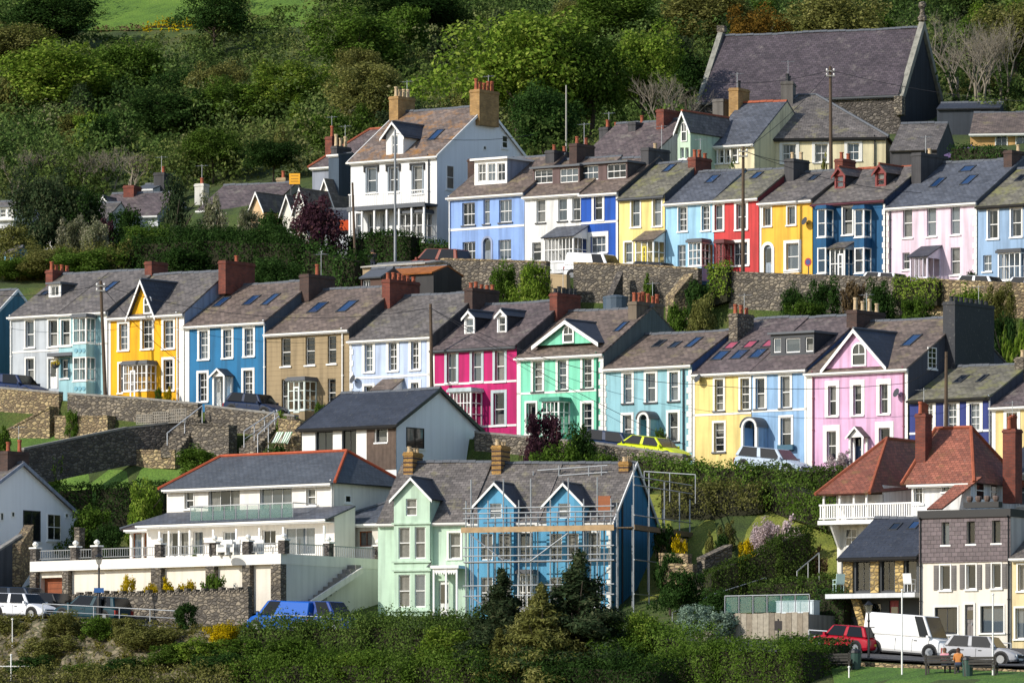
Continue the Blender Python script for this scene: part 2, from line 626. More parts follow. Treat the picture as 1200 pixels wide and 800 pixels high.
def holes_wall(mb, x0, x1, z0, z1, holes, y=0.0, rev=0.15, m=0):
    hs = [(max(a, x0 + .01), max(b, z0 + .01), min(c, x1 - .01), min(d, z1 - .01)) for a, b, c, d in holes]
    hs = [h for h in hs if h[2] > h[0] and h[3] > h[1]]
    xs = sorted({x0, x1} | {h[0] for h in hs} | {h[2] for h in hs})
    zs = sorted({z0, z1} | {h[1] for h in hs} | {h[3] for h in hs})
    for xa, xb in zip(xs, xs[1:]):
        for za, zb in zip(zs, zs[1:]):
            cx, cz = (xa + xb) / 2, (za + zb) / 2
            if not any(h[0] < cx < h[2] and h[1] < cz < h[3] for h in hs):
                mb.quad((xa, y, za), (xb, y, za), (xb, y, zb), (xa, y, zb), m)
    for a, b, c, d in hs:
        e = y + rev
        mb.quad((a, y, b), (a, y, d), (a, e, d), (a, e, b), m)
        mb.quad((c, y, d), (c, y, b), (c, e, b), (c, e, d), m)
        mb.quad((a, y, d), (c, y, d), (c, e, d), (a, e, d), m)
        mb.quad((c, y, b), (a, y, b), (a, e, b), (c, e, b), m)

def bars(mb, x0, z0, x1, z1, y, cols, rows, fw=0.055, bw=0.024, dep=0.06, mid=True):
    """window frame with glazing bars between y and y+dep"""
    mb.box(x0, x0 + fw, y, y + dep, z0, z1)
    mb.box(x1 - fw, x1, y, y + dep, z0, z1)
    mb.box(x0 + fw, x1 - fw, y, y + dep, z0, z0 + fw * 1.2)
    mb.box(x0 + fw, x1 - fw, y, y + dep, z1 - fw, z1)
    for i in range(1, cols):
        x = x0 + fw + (x1 - x0 - 2 * fw) * i / cols
        mb.box(x - bw / 2, x + bw / 2, y + .008, y + dep - .008, z0 + fw * 1.2, z1 - fw)
    for i in range(1, rows):
        z = z0 + (z1 - z0) * i / rows
        b = 0.048 if (mid and rows % 2 == 0 and i == rows // 2) else bw
        mb.box(x0 + fw, x1 - fw, y - (.012 if b > .04 else -.01), y + dep - .012, z - b / 2, z + b / 2)

def window_at(parent, x0, z0, x1, z1, y=0.14, cols=1, rows=2, sur=0.0, surm=None, sill=True, sillm=None, curt=None,
              frame=None, pane=None, T=None, name='window', surtop=None, surbot=0.0, label=None):
    mb = MB(T)
    bars(mb, x0, z0, x1, z1, y, cols, rows)
    w = mb.build(name, frame or FRAME, parent)
    if label:
        w['label'] = label
    p = MB(T); p.quad((x0 + .03, y + .034, z0 + .03), (x1 - .03, y + .034, z0 + .03), (x1 - .03, y + .034, z1 - .03), (x0 + .03, y + .034, z1 - .03))
    p.build('pane', pane or rnd.choice(PANES), w)
    if sill:
        s = MB(T); s.box(x0 - .08 - sur * .5, x1 + .08 + sur * .5, -0.09, max(y, .02), z0 - .09, z0 - .002)
        s.build('sill', sillm or FRAME, w)
    if sur > 0:
        st = sur if surtop is None else surtop
        s = MB(T)
        e = 0.035
        s.box(x0 - sur, x0, -e, .05, z0 - surbot, z1 + st)
        s.box(x1, x1 + sur, -e, .05, z0 - surbot, z1 + st)
        s.box(x0 + .0005, x1 - .0005, -e + .002, .05, z1, z1 + st - .002)
        if surbot:
            s.box(x0 + .0005, x1 - .0005, -e + .002, .05, z0 - surbot, z0 - .1)
        s.build('surround', surm or WHITE, w)
    c = curt if curt is not None else rnd.choice(['none', 'sides', 'sides', 'blind', 'half', 'left', 'full'])
    if c != 'none':
        m = MB(T); yy = y + .10; W, Hh = x1 - x0, z1 - z0
        def dr(a, b, za, zb):
            k = 4
            for i in range(k):
                xa, xb = a + (b - a) * i / k, a + (b - a) * (i + 1) / k
                o = .03 * (i % 2)
                m.quad((xa, yy + o, za), (xb, yy + .03 - o, za), (xb, yy + .03 - o, zb), (xa, yy + o, zb))
        if c in ('sides', 'left'):
            dr(x0, x0 + W * .3, z0, z1)
        if c == 'sides':
            dr(x1 - W * .28, x1, z0, z1)
        if c == 'blind':
            dr(x0, x1, z0 + Hh * rnd.uniform(.45, .75), z1)
        if c == 'half':
            dr(x0, x1, z0, z0 + Hh * rnd.uniform(.35, .55))
        if c == 'full':
            dr(x0, x1, z0, z1)
        m.build('curtain', CURT, w)
    return w

def arch_pts(x0, x1, z0, z1, n=10):
    r = (x1 - x0) / 2; cx = (x0 + x1) / 2; zc = z1 - r
    return [(x0, z0), (x1, z0)] + [(cx + r * math.cos(math.pi * i / n), zc + r * math.sin(math.pi * i / n)) for i in range(n + 1)]

class House:
    def __init__(s, name, label, x0, x1, ye, yb, yr, hd, q=400.0, th=36.0, wall=None, roof=None, cat='house', group=None, Y=None,
                 side=None, base=1.2, gut=True, fascia=None, vo=0.02, hip=None, back=None, ridge=None, rooftype='gable', over=0.22, win=None):
        Y = Yq(x0, q) if Y is None else Y
        s.f = Fr(x0, yb, Y, th)
        s.W = s.f.hit(x1, yb)[0]
        s.H = s.f.hit(x0, ye)[1]
        s.hd = hd
        # ridge height read where the ridge starts, hd metres behind the left corner
        k = s.f.world(0 if hip is None else hip[0], hd, 0)
        pxr = 600 + FPX * k.x / k.y
        s.RZ = s.f.hit(pxr, yr, hd)[1]
        s.tan = (s.RZ - s.H) / hd
        s.root = thing(name, label, cat, s.f.O, -R(th), group)
        s.wm, s.rm = wall, roof
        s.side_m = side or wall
        s.holes, s.base, s.gut, s.vo, s.hip = [], base, gut, vo, hip
        s.D = 2 * hd if back is None else back
        s.ridgem = ridge or LEAD
        s.rt, s.over = rooftype, over
        s.win_kw = win or {}
        s.cuts = []
    # -- coordinates
    def r(s, a, b, c, d, dep=0.0):
        """pixel box -> local x0,z0,x1,z1 on the plane y=dep"""
        m = (a + c) / 2
        xa, xb = s.f.hit(a, b, dep)[0], s.f.hit(c, b, dep)[0]
        return xa, s.f.hit(m, d, dep)[1], xb, s.f.hit(m, b, dep)[1]
    def roofhit(s, px, py):
        u, v = (px - 600.0) / FPX, (HY - py) / FPX
        D = Vector((u, 1, v)); O = s.f.O
        # z - H = tan*y   with y=(P-O).n, z = P.z-O.z
        Y = (s.H + O.z - s.tan * O.dot(s.f.n)) / (v - s.tan * D.dot(s.f.n))
        P = D * Y - O
        return P.dot(s.f.t), P.dot(s.f.n), P.z
    # -- windows and doors
    def win(s, a, b, c, d, **kw):
        k = dict(s.win_kw); k.update(kw)
        x0, z0, x1, z1 = s.r(a, b, c, d)
        s.holes.append((x0, z0, x1, z1))
        return window_at(s.root, x0, z0, x1, z1, **k)
    def wins(s, boxes, **kw):
        for bx in boxes:
            s.win(*bx, **kw)
    def sidewin(s, a, b, c, d, **kw):
        ya, za = s.f.side(a, b, s.W); yb, zb = s.f.side(c, d, s.W)
        zt = s.f.side((a + c) / 2, b, s.W)[1]; zl = s.f.side((a + c) / 2, d, s.W)[1]
        W = s.W
        k = dict(y=-0.045, sill=True, curt='none', pane=GLASS_D); k.update(kw)
        return window_at(s.root, ya, zl, yb, zt, T=lambda x, y, z: (W - y, x, z), **k)
    def door(s, a, b, c, d, mat, glass=None, sur=0.0, surm=None, arch=False, panels=True, label=None):
        x0, z0, x1, z1 = s.r(a, b, c, d)
        s.holes.append((x0, z0, x1, z1))
        mb = MB(); y = .12
        mb.box(x0, x1, y, y + .05, z0, z1)
        if panels:
            w, h = x1 - x0, z1 - z0
            for i in range(2):
                for (za, zb) in ((.06, .42), (.5, .92)):
                    mb.box(x0 + w * (.1 + .43 * i), x0 + w * (.47 + .43 * i), y - .02, y, z0 + h * za, z0 + h * zb)
        o = mb.build('door', mat, s.root)
        if label:
            o['label'] = label
        k = MB(); k.box(x1 - .16, x1 - .11, y - .06, y, z0 + (z1 - z0) * .45, z0 + (z1 - z0) * .45 + .12); k.build('handle', STEEL, o)
        if glass:
            p = MB(); w, h = x1 - x0, z1 - z0
            p.box(x0 + w * .15, x1 - w * .15, y - .03, y - .004, z0 + h * glass[0], z0 + h * glass[1]); p.build('pane', GLASS_D, o)
        if sur:
            b2 = MB()
            if arch:
                r0 = (x1 - x0) / 2; cx = (x0 + x1) / 2
                n = 10
                for i in range(n):
                    a0, a1 = math.pi * i / n, math.pi * (i + 1) / n
                    P = [(cx + k2 * math.cos(t), z1 - r0 + k2 * math.sin(t)) for k2, t in ((r0, a0), (r0 + sur, a0), (r0 + sur, a1), (r0, a1))]
                    b2.prism(P, -.05, .02)
                    P = [(cx + r0 * math.cos(a0), z1 - r0 + r0 * math.sin(a0)), (cx + r0 * math.cos(a1), z1 - r0 + r0 * math.sin(a1)), (cx + (r0 + .02) * math.cos(a1), z1 + .02), (cx + (r0 + .02) * math.cos(a0), z1 + .02)]
                    b2.prism(P, -.003, .1)
                b2.box(x0 - sur, x0, -.05, .02, z0, z1 - r0); b2.box(x1, x1 + sur, -.05, .02, z0, z1 - r0)
            else:
                b2.box(x0 - sur, x0, -.05, .02, z0, z1 + sur); b2.box(x1, x1 + sur, -.05, .02, z0, z1 + sur); b2.box(x0, x1, -.048, .02, z1, z1 + sur - .002)
            b2.build('surround', surm or WHITE, o)
        return o
    # -- trim
    def strip(s, a, c, mat=None, name='pilaster', proud=.03):
        x0, x1 = s.f.hit(a, 400)[0], s.f.hit(c, 400)[0]
        mb = MB(); mb.box(max(x0, .0), min(x1, s.W), -proud, .05, -s.base, s.H - .02); return mb.build(name, mat or WHITE, s.root)
    def quoins(s, a, c, mat=None, h=.34):
        x0, x1 = s.f.hit(a, 400)[0], s.f.hit(c, 400)[0]
        x0, x1 = max(x0, 0), min(x1, s.W)
        left = (x0 + x1) / 2 < s.W / 2
        z = -.2; i = 0
        while z < s.H - .35:
            k = .62 if i % 2 else 1.0
            mb = MB()
            a0, a1 = (x0, x0 + (x1 - x0) * k) if left else (x1 - (x1 - x0) * k, x1)
            mb.box(a0, a1, -.045, .05, z + .008, z + h - .008)
            mb.build('quoin', mat or WHITE, s.root)
            z += h; i += 1
    def band(s, py, th=.13, mat=None, px=None, proud=.03, name='string_course', skip=()):
        z = s.f.hit(px if px else 600 + FPX * s.f.world(s.W / 2, 0, 0).x / s.f.world(s.W / 2, 0, 0).y, py)[1]
        mb = MB(); mb.box(0.0, s.W, -proud, .03, z - th / 2, z + th / 2); return mb.build(name, mat or WHITE, s.root)
    def pipe(s, px, mat=None, r=.045, top=None, bot=None):
        x = s.f.hit(px, 400)[0]
        mb = MB(); z1 = s.H - .1 if top is None else top
        mb.tube((x, -.08, -.4 if bot is None else bot), (x, -.08, z1), r, 6)
        mb.tube((x, -.08, z1), (x, -.2, z1 + .12), r, 6)
        for z in np.arange(.3, z1, 1.8):
            mb.box(x - .07, x + .07, -.09, 0, z, z + .06)
        return mb.build('downpipe', mat or FRAME, s.root)
    def dish(s, px, py):
        x, z = s.f.hit(px, py)
        d = MB(); d.lathe([(.02, 0), (.16, .03), (.27, .1)], 0, 0, 10)
        o = d.build('satellite_dish', DKGREY, s.root, True); o.location = (x, -.3, z); o.rotation_euler = (R(70), 0, R(-20))
        m = MB(); m.tube((x, 0, z - .15), (x, -.28, z - .02), .025, 5); m.build('dish_bracket', DKGREY, s.root)
    # -- roof features
    def skylight(s, a, b, c, d, pane=None):
        """a,b / c,d: pixel of lower left and upper right corner on the roof slope"""
        xa, ya, za = s.roofhit(a, b); xb, yb, zb = s.roofhit(c, d)
        if xb - xa < .3:
            xb = xa + .55
        L = math.hypot(yb - ya, zb - za); ang = math.atan(s.tan)
        o = thing0('skylight', s.root, (xa, ya, za + .02), (ang, 0, 0))
        W = xb - xa
        mb = MB(); t = .07
        mb.box(0, t, 0, L, 0, .09); mb.box(W - t, W, 0, L, 0, .09); mb.box(t, W - t, 0, t, 0, .085); mb.box(t, W - t, L - t, L, 0, .085)
        mb.box(-.1, W + .1, -.14, -.001, -.01, .03)
        f = mb.build('skylight', DKGREY, s.root); f.location = o[0]; f.rotation_euler = o[1]
        p = MB(); p.box(t, W - t, t, L - t, .03, .06); pp = p.build('pane', pane or SKYGL, f)
        return f
    def chimney(s, px, py, w=.6, l=2.0, n=3, mat=None, pot=None, side=0, down=1.6, cap=True, hp=.42, yc=None, label=None):
        """px,py: photograph position of the upper left corner of the stack's narrow front face"""
        y0 = (s.hd if yc is None else yc) - l / 2
        x, z = s.f.hit(px, py, y0)
        zb = min(s.RZ, s.H + s.tan * max(0.1, y0)) - .6 if yc is None else s.H
        zb = min(zb, z - down)
        mb = MB(); mb.box(x, x + w, y0, y0 + l, zb, z - .22)
        o = mb.build('chimney', mat or BR_RED, s.root)
        if label: o['label'] = label
        m2 = MB()
        m2.box(x - .04, x + w + .04, y0 - .04, y0 + l + .04, z - .219, z - .1)
        m2.box(x - .0, x + w + .0, y0 - .0, y0 + l + .0, z - .1, z - .02)
        m2.build('chimney_cap', mat or BR_RED, o)
        for i in range(n):
            yy = y0 + l * (i + .5) / n + rnd.uniform(-.05, .05)
            hh = hp * rnd.uniform(.8, 1.25)
            m3 = MB(); r = .125
            m3.lathe([(r * 1.1, z - .03), (r * .95, z + hh * .2), (r * .85, z + hh * .8), (r * 1.1, z + hh * .84), (r * 1.1, z + hh), (r * .75, z + hh), (r * .7, z + hh * .7)], x + w / 2, yy, 9)
            m3.build('pot', pot or rnd.choice([POTR, POTR, POTC]), o, True)
        if n and rnd.random() < .55:
            m4 = MB(); xx, yy, ht = x + w * .5, y0 + l * rnd.uniform(.3, .8), rnd.uniform(1.0, 1.6)
            m4.tube((xx, yy, z - .3), (xx, yy, z + ht), .018, 5)
            m4.tube((xx - .45, yy, z + ht - .1), (xx + .45, yy, z + ht - .1), .012, 4)
            for k in range(5):
                m4.tube((xx - .4 + .2 * k, yy - .22, z + ht - .1), (xx - .4 + .2 * k, yy + .22, z + ht - .1), .008, 4)
            m4.build('aerial', GALV, o)
        return o
    def dormer(s, a, b, c, d, roofm, wallm, pitch=48, wcols=1, wrows=2, apex=None, flat=False, windows=None, cheek=None, over=.12, frame=None, barge=None, gy=None, foot=None, wkw=None):
        """a,b / c,d: pixel box of the dormer's front (b = eave or flat top, d = foot on the roof)"""
        xm, yd, zf = s.roofhit((a + c) / 2, d)
        if gy is not None: yd = gy
        xa, _ = s.f.hit(a, d, yd); xb, _ = s.f.hit(c, d, yd)
        zt = s.f.hit((a + c) / 2, b, yd)[1]
        zf = zf - .1 if foot is None else foot
        hw = (xb - xa) / 2; cx = (xa + xb) / 2
        yroof = lambda z: (z - s.H) / s.tan
        yb = yroof(zt) + .15
        mb = MB()
        zr = zt + (0 if flat else hw * math.tan(R(pitch)))
        hs = []
        boxes = windows or [(a + (c - a) * .16, b + (d - b) * .12, c - (c - a) * .16, d - (d - b) * .12)]
        for bx in boxes:
            x0, z0, x1, z1 = s.r(*bx, dep=yd)
            hs.append((x0, z0, x1, z1))
        holes_wall(mb, xa, xb, zf, zt, hs, yd, .1)
        mb.quad((xa, yd, zf), (xa, yb, zf), (xa, yb, zt), (xa, yd, zt)); mb.quad((xb, yb, zf), (xb, yd, zf), (xb, yd, zt), (xb, yb, zt))
        if not flat:
            mb.add([(xa, yd, zt), (xb, yd, zt), (cx, yd, zr)])
        w = mb.build('dormer', wallm, s.root)
        if cheek:
            for xx in ((xb - .01, xb + .03), (xa - .03, xa + .01)):
                ch = MB(); ch.box(xx[0], xx[1], yd + .1, yb, zf, zt - .01); ch.build('cheek', cheek, w)
        for (x0, z0, x1, z1) in hs:
            window_at(s.root, x0, z0, x1, z1, y=yd + .07, cols=wcols, rows=wrows, **{**dict(sill=False, frame=frame), **(wkw or {})})
        rb = MB()
        if flat:
            yy = yroof(zt) + .5
            rb.box(xa - over, xb + over, yd - over - .05, yy, zt, zt + .13)
            rb.build('dormer_roof', roofm, s.root)
        else:
            tz = math.tan(R(pitch)); oz = over * tz
            yt = yroof(zr) + .4
            ye_ = yroof(zt - oz)
            rb.slab((xa - over, ye_, zt - oz + .05), (xa - over, yd - over, zt - oz + .05), (cx, yd - over, zr + .05), (cx, yt, zr + .05), .06)
            rb.slab((xb + over, yd - over, zt - oz + .05), (xb + over, ye_, zt - oz + .05), (cx, yt, zr + .05), (cx, yd - over, zr + .05), .06)
            ro = rb.build('dormer_roof', roofm, s.root)
            t = .14
            for sx in (-1, 1):
                bb = MB()
                bb.prism([(cx, zr + .02), (cx + sx * (hw + over), zt - oz + .02), (cx + sx * (hw + over), zt - oz - t), (cx, zr - t)][::sx], yd - over - .05, yd - over - .005)
                bb.build('bargeboard', barge or FRAME, ro)
            rg = MB(); rg.tube((cx, yd - over, zr + .06), (cx, yt - .3, zr + .06), .07, 6); rg.build('ridge_tiles', s.ridgem, ro)
        return w
    def gable(s, pa, pya, pl, pr, pyf, wallm, roofm, yd=0.0, over=.2, barge=None, win=None, arch=True, proud=0.0, frame=None, sur=.12):
        """front gable: apex pixel, foot pixels; wall triangle stands on plane y=yd, roofs run back into the main slope"""
        xl, zl = s.f.hit(pl, pyf, yd); xr, _ = s.f.hit(pr, pyf, yd); xa, za = s.f.hit(pa, pya, yd)
        xa = (xl + xr) / 2
        yroof = lambda z: (z - s.H) / s.tan
        mb = MB(); mb.prism([(xl, zl), (xr, zl), (xa, za)], yd + proud, yd + proud + .2)
        w = mb.build('gable_wall', wallm, s.root)
        tz = (za - zl) / (xa - xl)
        rb = MB()
        o = over; oz = .12 * tz
        yt = min(yroof(za) + .3, s.hd + 1)
        e = yd - o
        rb.slab((xl - .12, max(yroof(zl - oz), e + .05), zl - oz + .06), (xl - .12, e, zl - oz + .06), (xa, e, za + .06), (xa, yt, za + .06), .08)
        rb.slab((xr + .12, e, zl - oz + .06), (xr + .12, max(yroof(zl - oz), e + .05), zl - oz + .06), (xa, yt, za + .06), (xa, e, za + .06), .08)
        ro = rb.build('gable_roof', roofm, s.root)
        t = .2
        for sx, xe in ((-1, xl - .12), (1, xr + .12)):
            bb = MB()
            bb.prism([(xa, za + .03), (xe, zl - oz + .03), (xe, zl - oz - t), (xa, za - t)][::sx], e - .05, e - .004)
            bb.build('bargeboard', barge or FRAME, ro)
        rg = MB(); rg.tube((xa, e, za + .07), (xa, yt - .2, za + .07), .08, 6); rg.build('ridge_tiles', s.ridgem, ro)
        if win:
            x0, z0, x1, z1 = s.r(*win, dep=yd)
            s.archwin(x0, z0, x1, z1, yd + proud, sur=sur, arch=arch, frame=frame)
        return w
    def archwin(s, x0, z0, x1, z1, y, sur=.12, arch=True, frame=None, surm=None):
        m = MB()
        if arch:
            P = arch_pts(x0, x1, z0, z1)
            Q = arch_pts(x0 - sur, x1 + sur, z0 - sur, z1 + sur)
            for i in range(len(P)):
                j = (i + 1) % len(P)
                m.prism([P[i], P[j], Q[j], Q[i]], y - .07, y + .02)
            zc = (z0 + z1) / 2
            m.box(x0, x1, y - .05, y, zc - .03, zc + .03); m.box((x0 + x1) / 2 - .02, (x0 + x1) / 2 + .02, y - .045, y, zc, z1 - .02)
            w = m.build('window', frame or FRAME, s.root)
            p = MB(); p.add([(x, y - .02, z) for x, z in P]); p.build('pane', GLASS_D, w)
        else:
            bars(m, x0, z0, x1, z1, y - .06, 2, 2)
            w = m.build('window', frame or FRAME, s.root)
            p = MB(); p.box(x0 + .03, x1 - .03, y - .025, y - .01, z0 + .03, z1 - .03); p.build('pane', GLASS_D, w)
        return w
    # -- projections
    def bay(s, a, b, c, d, proj, cols=4, rows=3, dado=0.22, dadom=None, frame=None, roofm=None, rooftype='flat', hood=.0, sidecols=2, two=None, name='bay_window', rise=.5, door=None, found=.6):
        """glazed bay or porch; pixel box of its front face; two = (row of the floor band) for two storeys"""
        if two:
            kw = dict(cols=cols, rows=rows, dadom=dadom, frame=frame, roofm=roofm, sidecols=sidecols, name=name)
            s.bay(a, b, c, two[1], proj, dado=(two[1] - two[0]) / (two[1] - b), rooftype=rooftype, rise=rise, found=0, **kw)
            return s.bay(a, two[1], c, d, proj, dado=dado, rooftype='none', **kw)
        x0, z0, x1, z1 = s.r(a, b, c, d, dep=-proj)
        fm = frame or FRAME
        H = z1 - z0
        lev = [(z0, z0 + H * dado, z1)]
        root = None
        fr, wl, pn = MB(), MB(), MB()
        for (zb0, zs, zt) in lev:
            wl.box(x0, x1, -proj, -proj + .12, zb0 - found, zs)
            wl.box(x0, x0 + .12, -proj + .12, 0, zb0 - found, zs)
            wl.box(x1 - .12, x1, -proj + .12, 0, zb0 - found, zs)
            fr.box(x0 - .04, x1 + .04, -proj - .05, -proj + .14, zs, zs + .05)
            bars(fr, x0, zs + .05, x1, zt, -proj + .02, cols, rows, .07, .045, .07, False)
            Wd = x1
            for X, sg in ((x1, 1), (x0, -1)):
                T = (lambda xx, yy, zz, X=X, sg=sg: (X - sg * yy, xx, zz))
                f2 = MB(T); bars(f2, -proj, zs + .05, 0, zt, .02, sidecols, rows, .07, .045, .07, False)
                base = len(fr.v); fr.v += f2.v; fr.f += [tuple(i + base for i in f) for f in f2.f]; fr.uv += f2.uv; fr.m += f2.m
                pn.quad((X - sg * .05, -proj + .04, zs + .05), (X - sg * .05, 0, zs + .05), (X - sg * .05, 0, zt), (X - sg * .05, -proj + .04, zt))
            pn.quad((x0 + .04, -proj + .05, zs + .05), (x1 - .04, -proj + .05, zs + .05), (x1 - .04, -proj + .05, zt), (x0 + .04, -proj + .05, zt))
        o = fr.build(name, fm, s.root)
        wl.build('dado_wall', dadom or s.wm, o)
        pn.build('pane', glass(.42), o)
        rm = MB()
        if rooftype == 'flat':
            rm.box(x0 - .1, x1 + .1, -proj - .12, .0, z1, z1 + .16)
            rm.box(x0 - .04, x1 + .04, -proj - .05, .0, z1 + .16, z1 + .24)
        elif rooftype == 'lean':
            rm.slab((x0 - .12, -proj - .18, z1 + .02), (x1 + .12, -proj - .18, z1 + .02), (x1 + .12, 0, z1 + rise + .1), (x0 - .12, 0, z1 + rise + .1), .07)
        elif rooftype == 'hip':
            rm.slab((x0 - .12, -proj - .15, z1 + .05), (x1 + .12, -proj - .15, z1 + .05), (x1 - proj * .6, 0, z1 + rise), (x0 + proj * .6, 0, z1 + rise), .05)
            rm.slab((x1 + .12, -proj - .15, z1 + .05), (x1 + .12, 0, z1 + .05), (x1 - proj * .6, 0, z1 + rise), (x1 - proj * .6, 0, z1 + rise), .04)
        if rooftype == 'none':
            return o
        ro = rm.build('bay_roof', roofm or LEAD, o)
        if rooftype == 'lean':
            for X in (x1 - .02, x0 + .02):
                sd = MB()
                sd.add([(X, -proj, z1), (X, 0, z1), (X, 0, z1 + rise), (X, -proj, z1 + .02)])
                sd.build('spandrel', fm, o)
        if door:
            # a framed glazed door in the front, door = (fraction from, to)
            dm = MB(); xa, xb = x0 + (x1 - x0) * door[0], x0 + (x1 - x0) * door[1]
            bars(dm, xa, z0 + .02, xb, z1 - .35, -proj - .03, 1, 2, .1, .05, .06)
            do = dm.build('door', door[2] if len(door) > 2 else fm, s.root)
            p = MB(); p.quad((xa, -proj + .015, z0), (xb, -proj + .015, z0), (xb, -proj + .015, z1 - .4), (xa, -proj + .015, z1 - .4)); p.build('pane', GLASS, do)
        return o
    def porch_gable(s, a, b, c, d, proj, apex, wallm=None, roofm=None, trellis=True, doorm=None, posts=True, opening=.7):
        x0, z0, x1, z1 = s.r(a, b, c, d, dep=-proj); cx = (x0 + x1) / 2
        za = s.f.hit((a + c) / 2, apex, -proj)[1]
        m = MB(); wm = wallm or WHITE
        p = .12
        m.box(x0, x0 + p, -proj, -proj + p, z0 - .4, z1); m.box(x1 - p, x1, -proj, -proj + p, z0 - .4, z1)
        m.box(x0, x0 + p, -p, 0, z0 - .4, z1); m.box(x1 - p, x1, -p, 0, z0 - .4, z1)
        m.prism([(x0, z1 - .1), (x1, z1 - .1), (x1, z1), (cx, za), (x0, z1)], -proj, -proj + .06)
        m.box(x1 - p, x1, -proj + p, -p, z1 - .1, z1); m.box(x0, x0 + p, -proj + p, -p, z1 - .1, z1)
        o = m.build('porch', wm, s.root)
        if trellis:
            t = MB()
            for X in (x0 + .06, x1 - .06):
                n = 14
                for i in range(n):
                    z = z0 + (z1 - z0) * i / n
                    t.tube((X, -proj + p, z), (X, -p, min(z1, z + (proj - 2 * p))), .018, 4, cap=False)
                    t.tube((X, -p, z), (X, -proj + p, min(z1, z + (proj - 2 * p))), .018, 4, cap=False)
            t.build('trellis', wm, o)
        r = MB(); ov = .14; k = (za - z1) / (cx - x0)
        for sx, xe in ((1, x0 - ov), (-1, x1 + ov)):
            A, B = (xe, -proj - ov, z1 - ov * k + .04), (xe, 0, z1 - ov * k + .04)
            C, D = (cx, 0, za + .04), (cx, -proj - ov, za + .04)
            if sx == 1: r.slab(B, A, D, C, .05)
            else: r.slab(A, B, C, D, .05)
        ro = r.build('porch_roof', roofm or S_GREY, o)
        for sx, xe in ((-1, x0 - ov), (1, x1 + ov)):
            bb = MB()
            bb.prism([(cx, za + .03), (xe, z1 - ov * k + .03), (xe, z1 - ov * k - .1), (cx, za - .1)][::sx], -proj - ov - .04, -proj - ov - .004)
            bb.build('porch_bargeboard', FRAME, o)
        return (x0, z0, x1, z1)
    def porch_arch(s, a, b, c, d, proj, wallm=None, roofm=None, sur=None):
        x0, z0, x1, z1 = s.r(a, b, c, d, dep=-proj)
        t = .16; n = 12
        r1 = (x1 - x0) / 2; cx = (x0 + x1) / 2; zc = z1 - r1
        def arc(r):
            return [(cx + r * math.cos(math.pi * i / n), zc + r * math.sin(math.pi * i / n)) for i in range(n + 1)]
        o_, i_ = arc(r1), arc(r1 - t)
        m = MB()
        for i in range(n):
            m.prism([i_[i], o_[i], o_[i + 1], i_[i + 1]], -proj, -proj + .16)
        m.box(x0, x0 + t, -proj, -proj + .16, z0 - .4, zc); m.box(x1 - t, x1, -proj, -proj + .16, z0 - .4, zc)
        w = m.build('porch_arch', sur or WHITE, s.root)
        k = MB(); e = -proj + .16
        k.box(x1 - .12, x1 - .02, e, 0, z0 - .4, zc); k.box(x0 + .02, x0 + .12, e, 0, z0 - .4, zc)
        pw = k.build('porch_wall', wallm or s.wm, s.root)
        rr = MB()
        q_ = arc(r1 + .06)
        for i in range(n):
            rr.quad((q_[i][0], -proj - .06, q_[i][1]), (q_[i][0], 0, q_[i][1]), (q_[i + 1][0], 0, q_[i + 1][1]), (q_[i + 1][0], -proj - .06, q_[i + 1][1]))
            rr.prism([o_[i], q_[i], q_[i + 1], o_[i + 1]], -proj - .06, -proj - .005)
        rr.build('porch_roof', roofm or LEAD, w, True)
        return (x0, z0, x1, z1)
    def finish(s):
        W, H, D, hd, b = s.W, s.H, s.D, s.hd, s.base
        mb = MB()
        holes_wall(mb, 0, W, -b, H, s.holes)
        mb.build('wall', s.wm, s.root)
        sd = MB()
        sd.quad((W, D, -b), (0, D, -b), (0, D, H), (W, D, H))
        if s.rt == 'lean':
            sd.add([(W, 0, -b), (W, hd, -b), (W, hd, s.RZ), (W, 0, H)]); sd.add([(0, hd, -b), (0, 0, -b), (0, 0, H), (0, hd, s.RZ)])
        elif s.hip is None and s.rt != 'none':
            sd.add([(W, 0, -b), (W, D, -b), (W, D, H), (W, hd, s.RZ - .04), (W, 0, H)])
            sd.add([(0, D, -b), (0, 0, -b), (0, 0, H), (0, hd, s.RZ - .04), (0, D, H)])
        else:
            sd.quad((W, 0, -b), (W, D, -b), (W, D, H), (W, 0, H)); sd.quad((0, D, -b), (0, 0, -b), (0, 0, H), (0, D, H))
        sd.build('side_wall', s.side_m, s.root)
        rf = MB(); ov = s.over; dz = ov * s.tan; e = s.vo; t = .09
        u0 = rnd.uniform(0, 3)
        if s.rt == 'lean':
            rf.slab((-e - .2, -ov, H - dz + .06), (W + e + .2, -ov, H - dz + .06), (W + e, hd, s.RZ + .06), (-e, hd, s.RZ + .06), t)
            ro = rf.build('roof', s.rm, s.root)
        elif s.rt == 'none':
            pass
        elif s.hip is None:
            rf.slab((-e, -ov, H - dz + .06), (W + e, -ov, H - dz + .06), (W + e, hd, s.RZ + .06), (-e, hd, s.RZ + .06), t, u0=u0)
            rf.slab((W + e, D + ov, H - dz + .06), (-e, D + ov, H - dz + .06), (-e, hd, s.RZ + .06), (W + e, hd, s.RZ + .06), t)
            ro = rf.build('roof', s.rm, s.root)
            rg = MB(); n = max(2, int((W + 2 * e) / .45))
            for i in range(n):
                xa = -e + (W + 2 * e) * i / n; xb = -e + (W + 2 * e) * (i + 1) / n
                j_ = rnd.uniform(-.018, .018) + .03 * math.sin(xa * .9 + u0); rg.prismx([(hd - .16, s.RZ - .02 + j_), (hd + .16, s.RZ - .02 + j_), (hd + .05, s.RZ + .13 + j_), (hd - .05, s.RZ + .13 + j_)], xa + .008, xb - .008)
            rg.build('ridge_tiles', s.ridgem, ro)
